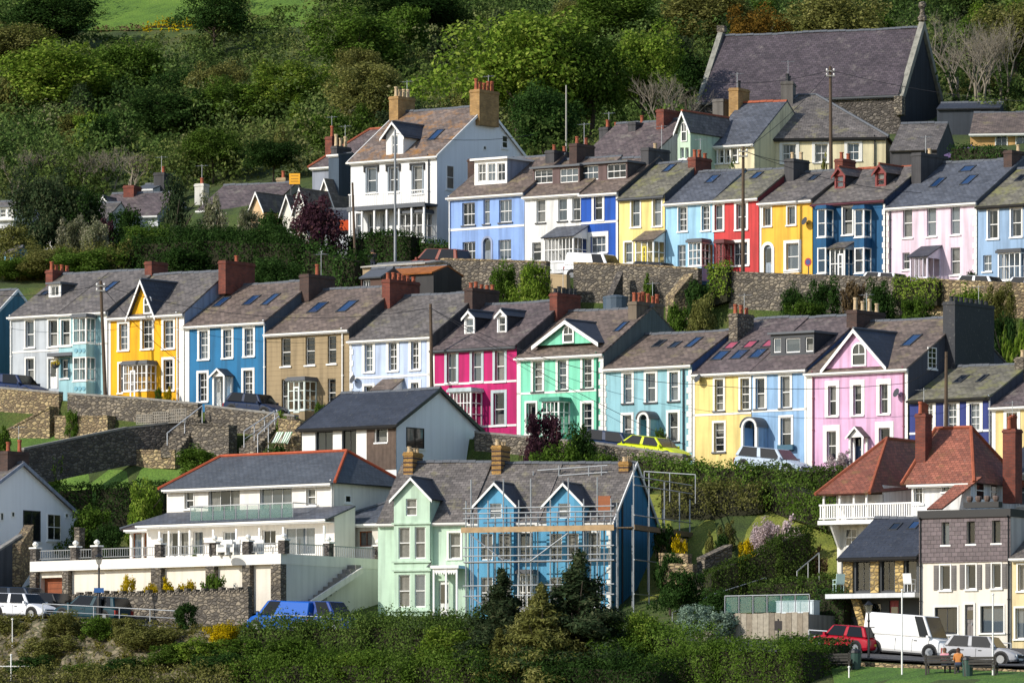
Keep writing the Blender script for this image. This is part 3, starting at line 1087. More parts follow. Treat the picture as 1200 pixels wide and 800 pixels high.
            if s.side_m and getattr(s, 'verge', None):
                for X in (0 - e - .02, W + e - .02):
                    vb = MB()
                    vb.prismx([(-ov, H - dz + .09), (hd, s.RZ + .09), (hd, s.RZ - .12), (-ov, H - dz - .12)], X, X + .06)
                    vb.prismx([(D + ov, H - dz + .09), (D + ov, H - dz - .12), (hd, s.RZ - .12), (hd, s.RZ + .09)], X, X + .06)
                    vb.build('bargeboard', s.verge, ro)
        else:
            hl, hr = s.hip
            z0, zr = H - dz + .06, s.RZ + .06
            A, B, C, Dd = (-ov, -ov, z0), (W + ov, -ov, z0), (W + ov, D + ov, z0), (-ov, D + ov, z0)
            P, Q = (hl, hd, zr), (W - hr, hd, zr)
            rf.slab(A, B, Q, P, t); rf.slab(C, Dd, P, Q, t); rf.slab(B, C, Q, Q, t); rf.slab(Dd, A, P, P, t)
            ro = rf.build('roof', s.rm, s.root)
            rg = MB()
            for p_, q_ in ((P, Q), (A, P), (B, Q), (C, Q), (Dd, P)):
                if (Vector(p_) - Vector(q_)).length > .1:
                    rg.tube((p_[0], p_[1], p_[2] + .03), (q_[0], q_[1], q_[2] + .03), .1, 6)
            rg.build('ridge_tiles', s.ridgem, ro)
        if s.gut:
            gm = s.gut if s.gut is not True else FRAME
            gt = MB(); zz = H - dz
            gt.prismx([(-ov - .1, zz + .02), (-ov + .02, zz + .02), (-ov, zz - .09), (-ov - .08, zz - .09)], -e - .05, W + e + .05)
            gt.prismx([(-ov + .02, zz - .03), (-ov + .05, zz - .03), (-ov + .05, zz - .16), (-ov + .02, zz - .16)], 0.0, W)
            if s.hip is None:
                gt.box(0.0, W, -ov + .05, -.001, zz - .14, zz - .11)
            gt.build('gutter', gm, s.root)
        return s
def thing0(name, parent, loc, rot):
    return (loc, rot)
SKYGL = plain('28456e', 0.06, var=0.3, scale=1.0, spec=1.0)
SKYGL_D = plain('1c2430', 0.06, var=0.3, scale=1.0, spec=1.0)
SKYGL_P = plain('b0566a', 0.4, var=0.3, scale=2.0)

def absorb(main, ext):
    """the parts of one frame become parts of another thing"""
    inv = Matrix.Translation(main.f.O) @ Matrix.Rotation(-main.f.a, 4, 'Z')
    mx = inv.inverted() @ (Matrix.Translation(ext.f.O) @ Matrix.Rotation(-ext.f.a, 4, 'Z'))
    for c in list(ext.root.children):
        b = c.matrix_basis.copy()
        c.parent = main.root
        c.matrix_basis = mx @ b
    bpy.data.objects.remove(ext.root)
def Yth(px, px0, Y0, th):
    a = R(th); u0, u = (px0 - 600) / FPX, (px - 600) / FPX
    return Y0 * (math.cos(a) + u0 * math.sin(a)) / (math.cos(a) + u * math.sin(a))
# ------------------------------------------------------------------ middle terrace
def ins(boxes, dx=1.8, t=2.2, b=0.8):
    return [(a + dx, y0 + t, c - dx, y1 - b) for a, y0, c, y1 in boxes]
GA = 'houses of the middle terrace'
def HA(label, x0, x1, ye, yb, yr, hd, wall, roof, **kw):
    k = dict(q=400.0, group=GA, cat='house'); k.update(kw)
    return House('terraced_house', label, x0, x1, ye, yb, yr, hd, wall=wall, roof=roof, **k)

# pale grey house at the left end
h = HA('pale grey terraced house with small white box dormer beside aqua bay house', 12, 69, 370, 458, 322, 5, paint('b9c0c6'), S_GREY, side=paint('7a96a3'))
h.wins([(30, 376, 40, 407), (57, 375, 67.5, 406), (30.5, 420, 40, 446)], sur=.1, sill=True, curt='half')
h.door(57, 420, 66.5, 455, FRAME, glass=(.4, .9), sur=.1)
m = MB(); x0, z0, x1, z1 = h.r(55, 413, 84, 417, dep=-.7); m.box(x0, x1, -.7, 0, z0, z1); m.build('door_canopy', LEAD, h.root)
h.band(411.5, .1)
h.strip(12, 14.5)
h.dormer(57, 333, 71, 349, LEAD, FRAME, flat=True, wcols=2, wrows=1, cheek=REND_D)
h.skylight(45, 348, 56, 342, SKYGL_D)
h.chimney(53.5, 316, .55, 2.0, 4, BR_RED, POTR)
h.pipe(13.5); h.finish()

# aqua house with two-storey bay
AQ = paint('9fc9cf')
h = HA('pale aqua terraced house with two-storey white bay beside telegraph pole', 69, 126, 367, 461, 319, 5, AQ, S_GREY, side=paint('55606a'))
h.win(72, 375, 82, 405, sur=.1, curt='half'); h.win(72, 421, 80, 443, sur=.1, surm=paint('5d8c9c'))
h.bay(85, 372, 101, 461, .95, cols=2, rows=2, dado=.32, dadom=AQ, roofm=LEAD, two=(403, 418), sidecols=2)
for py in (410.5, 455):
    for i in range(3):
        x, z = h.f.hit(88.5 + 4.5 * i, py, -1.0)
        o = MB(); o.lathe([(.14, 0), (.14, .03), (.09, .03)], 0, 0, 10); d = o.build('roundel', plain('6fa5b4'), h.root); d.location = (x, -.96, z); d.rotation_euler = (R(90), 0, 0)
h.band(404, .12)
h.skylight(117, 344, 136, 331); h.chimney(169.5, 306, .55, 1.6, 0, BR_RED)
h.strip(122, 126); h.finish()

# yellow
YE = paint('f2b40a')
h = HA('bright yellow terraced house with steep central gable and white bargeboards', 127.5, 216, 371, 466, 323, 4.4, YE, S_GREY, side=paint('8fa3c0'))
h.wins(ins([(138, 377, 151.5, 411), (165, 372, 180, 409.5), (190, 373, 205, 409)]), cols=2, rows=4, sur=.16, curt='none')
h.wins(ins([(190, 419, 204.5, 458)]), cols=2, rows=4, sur=.16, curt='none')
h.bay(144, 427, 172, 467, .95, cols=5, rows=3, dado=.2, dadom=YE, roofm=LEAD, sidecols=2, door=(.3, .52))
h.win(139.5, 426, 147, 460, sur=.12)
h.gable(167, 328.5, 152.5, 183.5, 370, YE, S_DARK, over=.3, win=(170, 348, 176.5, 366), arch=True, sur=.09)
h.strip(127.5, 130); h.strip(210, 216)
h.chimney(256, 305, .55, 2.9, 1, BR_RED, POTR)
h.pipe(208.5); h.finish()

# strong blue
BL = paint('1f6f9e')
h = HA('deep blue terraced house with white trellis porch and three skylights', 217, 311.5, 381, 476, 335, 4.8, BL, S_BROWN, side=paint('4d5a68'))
h.wins(ins([(232, 385.5, 245.6, 421.6), (260, 384, 273.4, 420), (285, 382.5, 298.6, 418), (231, 434.7, 244.3, 471), (283.6, 431.6, 298, 465)]), cols=2, rows=4, sur=.15)
h.porch_gable(248.7, 439, 263, 476, .85, 432, wallm=WHITE, roofm=S_DARK)
h.door(252, 442, 261, 476, plain('cfd3d2', .5), glass=(.5, .85))
for a, b, c, d in ((248, 361, 272, 349), (283, 359, 307, 347), (305, 359, 330, 345)):
    h.skylight(a, b, c, d)
h.strip(217, 222); h.pipe(310.5)
h.chimney(351, 321, .7, 2.6, 1, BR_DARK, POTR, hp=.6); h.finish()

# brown
BN = paint('a08d6d', .9, .2)
h = HA('brown stone-coloured terraced house with pale green glazed bay', 312.5, 409, 390, 486, 341, 5, BN, S_BROWN, side=REND_D)
h.wins([(329.5, 396, 340.5, 429), (358, 394.5, 369, 427.6), (384, 393, 394, 426), (384, 443.5, 393.5, 476)], rows=2, curt='none', sillm=FRAME)
h.win(330, 444, 339, 484, rows=2)
h.bay(337, 446, 357, 484, 1.2, cols=3, rows=3, dado=.06, roofm=LEAD, frame=plain('dfe9e0', .4), sidecols=2, door=(.35, .7))
# ashlar courses scored in the render
m = MB()
for k in range(1, 17):
    z = h.H * k / 17
    m.box(.02, h.W - .02, -.004, .002, z - .006, z + .006)
m.build('scored_joint', paint('7c6c52', .95, .2), h.root)
h.skylight(359, 368, 386, 355, SKYGL); h.skylight(393, 367, 421, 353, SKYGL)
h.pipe(402); h.chimney(447.5, 327, .6, 3.0, 6, BR_RED, POTR, hp=.38); h.finish()

# lavender
LV = paint('bccce8')
h = HA('pale lavender blue terraced house with slate lean-to porch, half hidden by bungalow roof', 410, 506, 398, 492, 348, 5, LV, S_GREY, side=REND_D)
h.wins(ins([(425.6, 400.5, 438.7, 436.5), (453.7, 399, 467, 435), (480, 398, 492.5, 433.5), (480, 446, 492.5, 482)]), cols=2, rows=4, sur=.18, curt='sides')
h.bay(437, 457, 459, 492, 1.1, cols=5, rows=2, dado=.3, roofm=S_BROWN, rooftype='lean', rise=.65)
h.win(427, 452, 437, 485, sur=.14)
h.band(441, .12); h.quoins(410, 414); h.strip(500.5, 506)
h.chimney(544, 337, .6, 2.7, 5, BR_DARK, POTR, hp=.3); h.dish(418, 445); h.finish()

# magenta
MG = paint('bd0f66')
PG = paint('b9c6c9')
h = HA('magenta pink terraced house with two gabled dormers and white bay', 507, 605.5, 409, 512, 358, 5, MG, S_PURP, side=REND_D, gut=LEAD)
h.wins(ins([(522, 411, 536.5, 449), (551.5, 410, 566, 448), (578.5, 409, 593, 447.5)]), cols=1, rows=2, sur=.17, surm=PG, curt='full')
h.wins(ins([(576.6, 458, 593, 499)]), cols=1, rows=2, sur=.18, surm=PG)
h.bay(526, 459, 552, 504, 1.15, cols=6, rows=3, dado=.1, roofm=PG, sidecols=2, dadom=paint('b9a3ab'))
h.band(448.5, .12); h.band(500, .12); h.strip(507, 509.5)
for a, b, c, d in ((544, 371, 556, 392), (582.5, 369, 593.5, 390.5)):
    h.dormer(a, b, c, d, S_DARK, FRAME, pitch=42, cheek=S_DARK, windows=[(a + 1.5, b + 2, c - 1.5, d - 1.5)])
h.chimney(644, 343, .55, 2.4, 6, BR_RED, BLACK, hp=.32); h.finish()

# mint
MT = paint('7fd6b4')
h = HA('mint green terraced house with wide white-edged gable above the eaves', 606, 707.5, 418, 520, 366, 5, MT, S_BROWN, side=paint('5e6a6a'))
h.wins(ins([(623, 421.5, 637.3, 459.5), (652, 420, 665.8, 457.5), (681, 417.5, 695.4, 455.5), (680.7, 470, 695.5, 508)]), cols=1, rows=4, sur=.15, sillm=DKGREY)
h.bay(634.5, 470, 655, 514, 1.15, cols=4, rows=3, dado=.1, roofm=paint('4c8f7c'), sidecols=2)
h.win(617, 472, 628, 508, sur=.12)
h.gable(664.5, 376, 628, 702, 405, MT, S_DARK, yd=.55, over=.25, win=(661.5, 383, 671.5, 400), arch=True, sur=.1)
h.band(459, .12); h.quoins(702, 707.5); h.strip(606, 610.5); h.pipe(700.5, plain('2f6b58'))
h.skylight(718, 390, 738, 378)
h.chimney(736, 353, .6, 2.8, 6, paint('75695a', .9, .3), POTR, hp=.5); h.finish()

# aqua
AQ2 = paint('8fbfc9')
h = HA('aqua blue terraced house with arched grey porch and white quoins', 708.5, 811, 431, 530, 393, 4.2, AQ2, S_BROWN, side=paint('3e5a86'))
h.wins(ins([(729, 435.5, 742.3, 473), (755.4, 435, 770, 472), (782.8, 433.6, 796.6, 470.5), (728.2, 484, 742, 520), (781.6, 481, 796.3, 518)]), cols=1, rows=2, sur=.15, sillm=DKGREY)
h.porch_arch(746, 482, 760.5, 525, 1.0, roofm=LEAD)
h.door(751, 490, 761, 527, FRAME, glass=(.55, .9))
h.quoins(805, 811); h.quoins(708.5, 711); h.pipe(801.5, DKGREY)
h.skylight(763, 408, 776, 399.5, SKYGL_D); h.skylight(782, 409, 793, 401.5, SKYGL_D); h.skylight(801, 408.5, 819, 396.5)
h.chimney(854, 367, .6, 1.7, 3, ST_GREY, POTR); h.finish()

# pale yellow and pale blue pair under one roof
PY = paint('edd487')
PB = paint('8fb4d8')
h = HA('pale yellow terraced house under six tilted skylights', 812, 880.5, 437, 540, 375, 6, PY, S_PURP)
h.wins(ins([(836, 442, 849.5, 482), (866, 441, 880, 480.8), (835, 493, 850.5, 530)]), cols=1, rows=4, sur=.13, sillm=LEAD)
h.band(485, .12); h.strip(812, 814.5)
for i in range(3):
    h.skylight(832 + 22 * i, 423.5 - 1.2 * i, 857 + 22 * i, 412 - 1.2 * i)
    h.skylight(847 + 22 * i, 410.5 - 1.2 * i, 868 + 22 * i, 401.5 - 1.2 * i, SKYGL_P)
h.dish(822, 444); h.finish()
h = HA('pale blue terraced house with wide box dormer beside pink house', 881, 945.5, 434, 543, 373, 6, PB, S_PURP, side=paint('43608c'))
h.wins(ins([(883.7, 441, 898, 479.5), (913, 438.5, 927.6, 478.5), (913, 487, 929, 527.5)]), cols=1, rows=2, sur=.15, sillm=LEAD)
h.band(480.5, .12); h.strip(943, 945.5)
m = MB(); x0, z0, x1, z1 = h.r(912, 521, 930, 527, dep=-.2); m.box(x0, x1, -.32, -.1, z0, z1); m.build('window_box', plain('2f5d73'), h.root)
h.porch_arch(868, 489, 887, 541, 1.1, roofm=LEAD, wallm=PB)
h.door(872, 500, 884, 541, plain('8b9199'), glass=(.35, .9))
h.dormer(903, 391, 954, 417, LEAD, DKGREY, flat=True, windows=[(906, 396, 915, 413), (920.5, 396, 937.5, 413), (943.5, 395, 953, 412)], wrows=1, cheek=S_DARK, frame=FRAME)
h.chimney(992, 363, .7, 3.0, 4, BR_DARK, POTC, hp=.6); h.finish()

# pink
PK = paint('dfb0d1')
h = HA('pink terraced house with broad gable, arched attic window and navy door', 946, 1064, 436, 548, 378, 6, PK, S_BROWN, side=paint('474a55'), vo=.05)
h.wins(ins([(967.6, 448, 983, 488), (997, 447, 1012.6, 487), (1028, 446, 1043.5, 485.5)], 3, 4), rows=2, sur=.22, surtop=.3)
h.wins(ins([(966, 501, 983, 540), (1027, 497, 1046, 534)], 3, 4), rows=2, sur=.25, surtop=.35)
h.gable(1002, 386, 966, 1039, 432.3, PK, S_DARK, yd=.02, over=.22, win=(1000, 403, 1014, 427), arch=True, sur=.1)
h.door(998, 507, 1010, 545, plain('1d3a5c'), glass=(.6, .92), sur=.14)
h.porch_gable(994.5, 510, 1011.5, 546, .55, 500, wallm=WHITE, roofm=S_GREY, trellis=False)
h.strip(946, 952.5); h.strip(1060.5, 1064); h.pipe(1059.5, plain('8a4f5e')); h.pipe(953.5, plain('8a4f5e'))
h.skylight(1055, 407, 1082, 393)
h.sidewin(1087, 407, 1097, 432, rows=4, cols=2)
h.dish(1055, 461)
h.chimney(1105, 353, .8, 4.2, 8, S_DARK, BLACK, hp=.3, down=5); h.finish()

# navy and cream at the right end
NV = paint('2c3a7c')
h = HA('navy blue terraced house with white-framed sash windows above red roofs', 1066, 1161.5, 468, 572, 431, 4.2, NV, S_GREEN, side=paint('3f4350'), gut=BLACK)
h.wins(ins([(1080, 470, 1095, 505), (1108, 470, 1123, 505), (1134.5, 470.5, 1150, 505)]), cols=2, rows=4, sur=.2)
h.band(506, .12)
h.skylight(1116, 450, 1130, 441, SKYGL_D); h.skylight(1143, 449, 1160, 440, SKYGL_D)
h.chimney(1189, 418, .6, 1.6, 2, ST_GREY, POTC); h.pipe(1160.5); h.finish()
h = HA('cream yellow terraced house at the right edge behind red brick chimney', 1162.5, 1262, 476, 582, 440, 4.2, paint('e6cf8e'), S_PURP)
h.wins(ins([(1178, 481, 1194, 516), (1212, 481, 1226, 516)]), rows=2, sur=.2)
h.strip(1162.5, 1167); h.finish()

# blue-grey end house at far left (gable in shade)
h = HA('slate blue end house cut by the left edge', -110, -30, 400, 452, 345, 4.2, paint('4f7f92'), S_GREY, side=paint('4f7f92'), q=404)
h.verge = FRAME
h.finish()
# ------------------------------------------------------------------ upper terrace
GB = 'houses of the upper terrace'
def HB(label, x0, x1, ye, yb, yr, hd, wall, roof, **kw):
    k = dict(q=440.0, group=GB, cat='house'); k.update(kw)
    return House('terraced_house', label, x0, x1, ye, yb, yr, hd, wall=wall, roof=roof, **k)

# big white villa
WV = paint('e6e6e4', .8, .1)
h = House('white_villa', 'tall white gabled villa with orange lichen on its roof and a balcony', 411, 512, 188.5, 300, 132.5, 5.4, q=447, wall=WV, roof=S_LICH, side=paint('f2f3f5', .8, .05), cat='house', vo=.15)  # side walls painted whiter than the front to lift their shade
h.verge = FRAME
for bx in ((430, 197, 441, 226), (456, 196, 466.5, 225), (484, 194.5, 495, 227)):
    h.win(*bx, cols=1, rows=2, sur=.12, surm=paint('8d97a0'))
    x0, z0, x1, z1 = h.r(bx[0] - 3, bx[1] - 3.5, bx[2] + 3, bx[1] - 1.5)
    m = MB(); m.box(x0, x1, -.14, 0, z0, z1); m.box(x0, x0 + .1, -.12, 0, z0 - .35, z0); m.box(x1 - .1, x1, -.12, 0, z0 - .35, z0); m.build('window_hood', BLACK, h.root)
h.dormer(452.5, 157, 472.5, 182, S_DARK, WV, pitch=47, cheek=WV, windows=[(459, 159, 466, 181)], over=.3)
h.skylight(500, 166, 522, 152.5)
h.chimney(456, 113, .75, 1.9, 4, BR_BUFF, POTC, hp=.6); h.chimney(550.5, 105, .8, 2.2, 5, BR_BUFF, POTR, hp=.6)
h.sidewin(523, 194, 531.5, 222, rows=2); h.sidewin(588, 159, 594.5, 174, rows=2); h.sidewin(566, 171, 569.5, 176, rows=1, sill=False)
# verandah with balcony
pr = 1.3
x0, zf, x1, _ = h.r(409, 240, 499, 246, dep=-pr)
zt = h.f.hit(455, 241, -pr)[1]
m = MB(); m.box(x0, x1, -pr - .15, 0, zt - .14, zt + .02); m.box(x0 - .05, x1 + .05, -pr - .2, -pr - .15, zt - .22, zt + .06); m.build('verandah_roof', LEAD, h.root)
m = MB()
zr = h.f.hit(455, 226, -pr)[1]
m.box(x0, x1, -pr - .1, -pr - .05, zr, zr + .07)
m.build('balcony_rail', FRAME, h.root)
for i in range(34):
    xx = x0 + (x1 - x0) * (i + .5) / 34
    m = MB(); m.box(xx - .014, xx + .014, -pr - .09, -pr - .06, zt, zr); m.build('baluster', FRAME, h.root)
for i in range(7):
    xx = x0 + .1 + (x1 - x0 - .2) * i / 6
    m = MB(); m.box(xx - .06, xx + .06, -pr - .1, -pr + .02, -.3, zt - .14); m.build('post', FRAME, h.root)
h.bay(467, 250, 496, 290, 1.1, cols=4, rows=2, dado=.25, dadom=WV)
h.wins([(417, 250, 424, 279), (431, 250, 441, 282), (446, 250, 456, 282)], rows=2)
h.pipe(503, DKGREY); h.finish()

# periwinkle
PW = paint('8aaae0')
h = HB('periwinkle blue house with wide white box dormer next to villa', 526, 614.5, 230.5, 307, 188, 4.6, PW, S_BROWN, side=paint('5a6276'))
h.wins([(541.6, 237.5, 556.5, 264), (584.8, 234, 599.8, 260.5), (542, 283.5, 557, 305), (584, 281, 599, 304.5)], cols=3, rows=2, sillm=LEAD, curt='none')
h.win(566.5, 234, 574, 262.6, cols=1, rows=2, sillm=LEAD)
h.door(566.5, 279, 575.5, 307, plain('7d858c'), glass=(.5, .9), sur=.14, surm=paint('9aa7c4'), arch=True)
h.band(267, .14); h.pipe(527.5)
h.dormer(556, 187.5, 594, 217, FRAME, FRAME, flat=True, windows=[(560, 192, 569.3, 213), (571.3, 191.6, 580.7, 212.6), (582.7, 191.2, 592, 212.2)], wcols=2, wrows=2, cheek=paint('8d95a8'), over=.2)
h.chimney(548, 186, .6, 2.4, 0, BR_DARK)
h.chimney(639, 176, .7, 2.2, 2, REND_D, POTR)
h.finish()

# white with glazed porch
h = HB('white house with long glazed slate-roofed porch behind white van', 615, 680.5, 229.5, 309, 188, 4.6, paint('e9e9e6'), S_BROWN)
h.wins([(628.5, 234, 639, 261), (654, 232.5, 664.5, 259), (670.5, 231.5, 680, 258.5)], rows=2, sillm=DKGREY)
h.win(623.5, 284, 634, 306, rows=2)
h.bay(637, 278, 672, 309, 1.6, cols=8, rows=2, dado=.04, roofm=S_BLUE, rooftype='lean', rise=.75, sidecols=3)
h.dormer(624.5, 196.5, 679, 216.5, LEAD, paint('6d5a58', .9, .3), flat=True, windows=[(626, 198.5, 647.5, 215), (656, 197.5, 677.5, 214)], wcols=3, wrows=2, cheek=S_PURP, over=.15)
h.chimney(667, 168, .6, 2.0, 2, BR_DARK, POTR); h.finish()
# royal blue
h = HB('royal blue house with white window surrounds behind white van', 681, 724.5, 227, 312, 187, 4.6, paint('0f4fae'), S_BROWN, side=paint('3a4048'))
h.wins(ins([(694, 226.5, 708, 259)], 2), rows=2, sur=.16); h.wins(ins([(690, 274, 712, 297)], 2, 3), cols=3, rows=2, sur=.2, surtop=.3)
h.band(260.5, .14); h.strip(722, 724.5)
h.dormer(679.5, 192, 735, 212.5, LEAD, paint('6d5a58', .9, .3), flat=True, windows=[(682, 194, 701, 211), (711, 192, 733.5, 209)], wcols=3, wrows=2, cheek=S_PURP, over=.15)
h.chimney(751, 173, .6, 2.4, 1, REND_D, POTC); h.finish()
# pale yellow
h = HB('pale yellow house with slate lean-to porch behind dark hatchback', 725.5, 779, 231.5, 316, 193, 4.2, paint('f0dc8c'), S_GREEN, side=paint('4a4f58'), gut=LEAD)
h.wins([(740, 233, 750, 266), (765.5, 232, 775, 265)], rows=2, sur=.1)
h.win(732, 284, 741, 308, rows=2, sur=.1)
h.bay(744, 282, 766, 313, 1.3, cols=3, rows=2, dado=.1, roofm=S_BROWN, rooftype='lean', rise=.65, door=(.4, .62, plain('d8c23a')))
h.skylight(775, 203, 784, 194); h.chimney(806, 184, .6, 1.8, 3, BR_RED, POTR); h.finish()
# sky blue
h = HB('sky blue house with glazed flat-roofed porch left of red house', 780, 836.5, 237.5, 320, 203, 3.6, paint('9fcde8'), S_BLUE)
h.wins([(795, 243, 805, 271), (822.5, 241.5, 831.5, 270)], cols=2, rows=4, sur=.06)
h.win(794, 287, 803.5, 313, cols=2, rows=3)
h.bay(806, 284, 822, 318, 1.0, cols=3, rows=3, dado=.15, roofm=LEAD)
h.door(824, 289, 833.5, 320, OAK, glass=(.3, .85), sur=.1, surm=OAK)
h.skylight(825, 216, 845, 206); h.finish()
# red
h = HB('coral red house with white windows behind telegraph pole', 837, 889, 234, 323, 201, 3.8, paint('c93f3f'), S_GREEN, side=paint('7c3338'))
h.win(837.5, 240, 847, 270, rows=2, sur=.14); h.win(863, 239, 874.5, 269, rows=2, sur=.16)
h.win(859, 284, 876, 311, cols=3, rows=2, sur=.18)
h.bay(838.5, 285, 848, 320, 1.1, cols=2, rows=2, dado=.05, frame=plain('6e2328'), roofm=plain('5a2024'))
h.skylight(878, 211, 888, 203); h.chimney(919, 186, .7, 1.8, 2, REND_D, POTC); h.finish()
# mustard
h = HB('mustard yellow house with arched white doorway between red and dark blue', 890.5, 952, 237, 327, 203, 4.3, paint('f0bb42'), S_GREY, side=paint('55524e'))
h.wins([(894.5, 243.5, 903.5, 265), (923, 242, 932, 263.5)], cols=1, rows=1, sur=.1)
h.win(921.5, 285, 936, 316, rows=2, sur=.2, surbot=.2)
h.door(895.5, 287, 904.5, 327, plain('8d99a6'), glass=(.5, .9), sur=.2, arch=True)
h.strip(890.5, 892.5); h.dish(947, 260); h.skylight(945, 213, 956, 206, SKYGL_D)
h.chimney(978, 186, .6, 1.5, 2, BR_RED, POTR); h.finish()
# teal blue with two-storey bays
TB = paint('155580')
h = HB('dark teal blue house with two-storey bays and two red dormers', 953, 1037.5, 238.5, 330, 200, 4.4, TB, S_GREY, side=paint('2c3a55'), gut=plain('5a2a3a'), ridge=POTR)
for a, c in ((957.5, 968), (1001, 1012.5)):
    h.bay(a, 245, c, 328, .9, cols=1, rows=2, dado=.18, dadom=TB, roofm=TB, two=(279, 290), sidecols=1)
h.win(988, 243, 999, 275, rows=2, sur=.1)
h.bay(972, 291, 990, 329, 1.1, cols=3, rows=2, dado=.03, roofm=S_GREY, rooftype='lean', rise=.4, door=(.55, .9))
RD = plain('7a2b28', .6)
for a, b, c, d in ((978, 204, 990, 222), (1025.5, 201, 1038, 219.5)):
    h.dormer(a, b, c, d, S_BROWN, RD, pitch=48, cheek=S_DARK, barge=RD, frame=RD, over=.15)
h.quoins(1034, 1037.5); h.chimney(1068, 179, .7, 3.2, 1, REND_D, POTC); h.finish()
# pale pink
h = HB('pale pink house with slate lean-to porch and white quoins', 1039, 1145, 242.5, 332, 193, 5.4, paint('e9d3e0'), S_BLUE, side=paint('4b5160'))
h.wins([(1058, 244, 1069, 278.6), (1086, 243, 1097, 277), (1114, 241.5, 1125, 275), (1114, 290, 1125, 322)], rows=2, curt='full')
h.win(1057.5, 296, 1066, 316, rows=2)
h.bay(1066, 301, 1087, 330, 1.5, cols=4, rows=1, dado=.1, roofm=S_DARK, rooftype='lean', rise=.7, dadom=paint('c9a6c9'), frame=plain('dcd6e2'))
for bx in ((1088, 221, 1110, 209), (1124, 218, 1147, 206), (1123, 203, 1145, 195)):
    h.skylight(*bx)
h.quoins(1140, 1145); h.quoins(1039, 1042); h.pipe(1043.5, DKGREY); h.chimney(1176, 176, .6, 2.4, 1, BR_DARK, POTC); h.finish()
# grey blue
h = HB('grey blue house with flat porch at right edge of upper terrace', 1146, 1245, 241, 335, 199, 4.6, paint('93b0cf'), S_GREEN, gut=BLACK)
h.wins([(1158, 246, 1169.5, 279.7), (1185, 244.5, 1197, 277.5), (1212, 243, 1223, 276)], rows=2, sur=.1)
h.win(1152, 299, 1162, 318, rows=2, cols=2)
h.bay(1169, 296, 1196, 333, 1.0, cols=4, rows=2, dado=.1, roofm=DKGREY); h.skylight(1188, 214, 1200, 206, SKYGL_D); h.finish()

# ------------------------------------------------------------------ buildings above the upper terrace
# church
h = House('church', 'large dark church with steep purple slate roof and stone gable copings', 819, 1055, 118, 190, 43, 5.2, Y=478, th=20, wall=ST_DARK, roof=slate('4a4146', .3, '7c7470', .12), side=paint('353941', .95, .3), cat='church', vo=-.1, gut=LEAD)
h.finish()
for X in (-.25, h.W - .15):
    m = MB(); t = .38
    m.prismx([(-.35, h.H - .5), (h.hd, h.RZ + .55), (h.hd, h.RZ - .1), (-.35, h.H - 1.2)], X, X + t)
    m.prismx([(h.D + .35, h.H - .5), (h.D + .35, h.H - 1.2), (h.hd, h.RZ - .1), (h.hd, h.RZ + .55)], X, X + t)
    m.build('gable_coping', paint('9a988c', .9, .3), h.root)
    m = MB(); m.box(X - .1, X + t + .1, -.7, .1, h.H - 1.6, h.H - .3); m.build('kneeler_stone', ST_GREY, h.root)
m = MB(); X = h.W + .05; z = h.RZ + .5
m.lathe([(.32, z), (.34, z + .25), (.2, z + .4), (.16, z + .8), (.3, z + 1.0), (.26, z + 1.25), (.1, z + 1.35)], X, h.hd, 8); m.build('finial', ST_GREY, h.root)
m = MB(); X = -.05; m.box(X - .25, X + .3, h.hd - .3, h.hd + .3, h.RZ + .3, h.RZ + .75); m.build('apex_stone', ST_GREY, h.root)
# cream hipped house
CR = paint('e8dcb4')
h = House('cream_house', 'cream house with hipped slate roof below the church', 881, 1038, 161.5, 200, 113, 4.6, Y=449, th=8, wall=CR, roof=S_GREY, hip=(2.6, 5.0), side=CR, gut=BLACK, base=3)
h.wins([(917, 169, 933, 191), (955, 169, 970, 190), (993, 168, 1007, 188)], cols=2, rows=2, sur=.2)
h.win(884, 168, 888, 193, rows=2)
h.pipe(1025, BLACK); h.chimney(915, 95, .8, 2.0, 2, REND_G, BLACK, label='tall grey chimney')
h.finish()
# west front of the same house
h2 = House('cream_house_wing', 'cream wing with four paired windows left of the hipped cream house', 829, 884, 170, 200, 122, 4.6, Y=448, th=30, wall=CR, roof=S_BLUE, side=CR, ridge=POTR)
h2.wins([(834, 176, 840, 192), (842, 175.5, 848, 191.5), (850, 175, 855, 191), (857, 174, 864, 190)], rows=2, sur=.08)
h2.chimney(854, 103, .7, 1.6, 1, BR_BUFF, BLACK); h2.chimney(835, 116, .8, 1.4, 0, REND_G); h2.finish()
# pale green gabled house
GN = paint('c3d9c0')
h = House('pale_green_house', 'narrow pale green house with pointed gable and gothic window', 794, 809, 151, 200, 130, 1.1, Y=446, th=36, wall=GN, roof=S_GREY, side=GN, back=3.5)
x0, z0, x1, z1 = h.r(799.5, 144, 804.5, 165)
h.archwin(x0, z0, x1, z1, 0, .06)
h.win(797, 173, 801.5, 186, rows=1); h.win(803, 173, 807, 186, rows=1)
W, H = h.W, h.H
m = MB(); holes_wall(m, 0, W, -1, H, h.holes)
za = h.f.hit(798.5, 131.5)[1]
m.prism([(0, H), (W, H), (W / 2, za)], 0, .2); m.build('wall', GN, h.root)
m = MB(); m.box(W - .1, W, .01, 5, -1, H); m.box(0, .1, .01, 5, -1, H); m.build('side_wall', GN, h.root)
m = MB(); k = (za - H) / (W / 2)
m.slab((W + .15, -.25, H - .15 * k), (W + .15, 5.2, H - .15 * k), (W / 2, 5.2, za + .05), (W / 2, -.25, za + .05), .07)
m.slab((-.15, 5.2, H - .15 * k), (-.15, -.25, H - .15 * k), (W / 2, -.25, za + .05), (W / 2, 5.2, za + .05), .07)
ro = m.build('roof', S_GREY, h.root)
m = MB(); m.tube((W / 2, -.25, za + .07), (W / 2, 5.2, za + .07), .09, 6); m.build('ridge_tiles', POTR, ro)
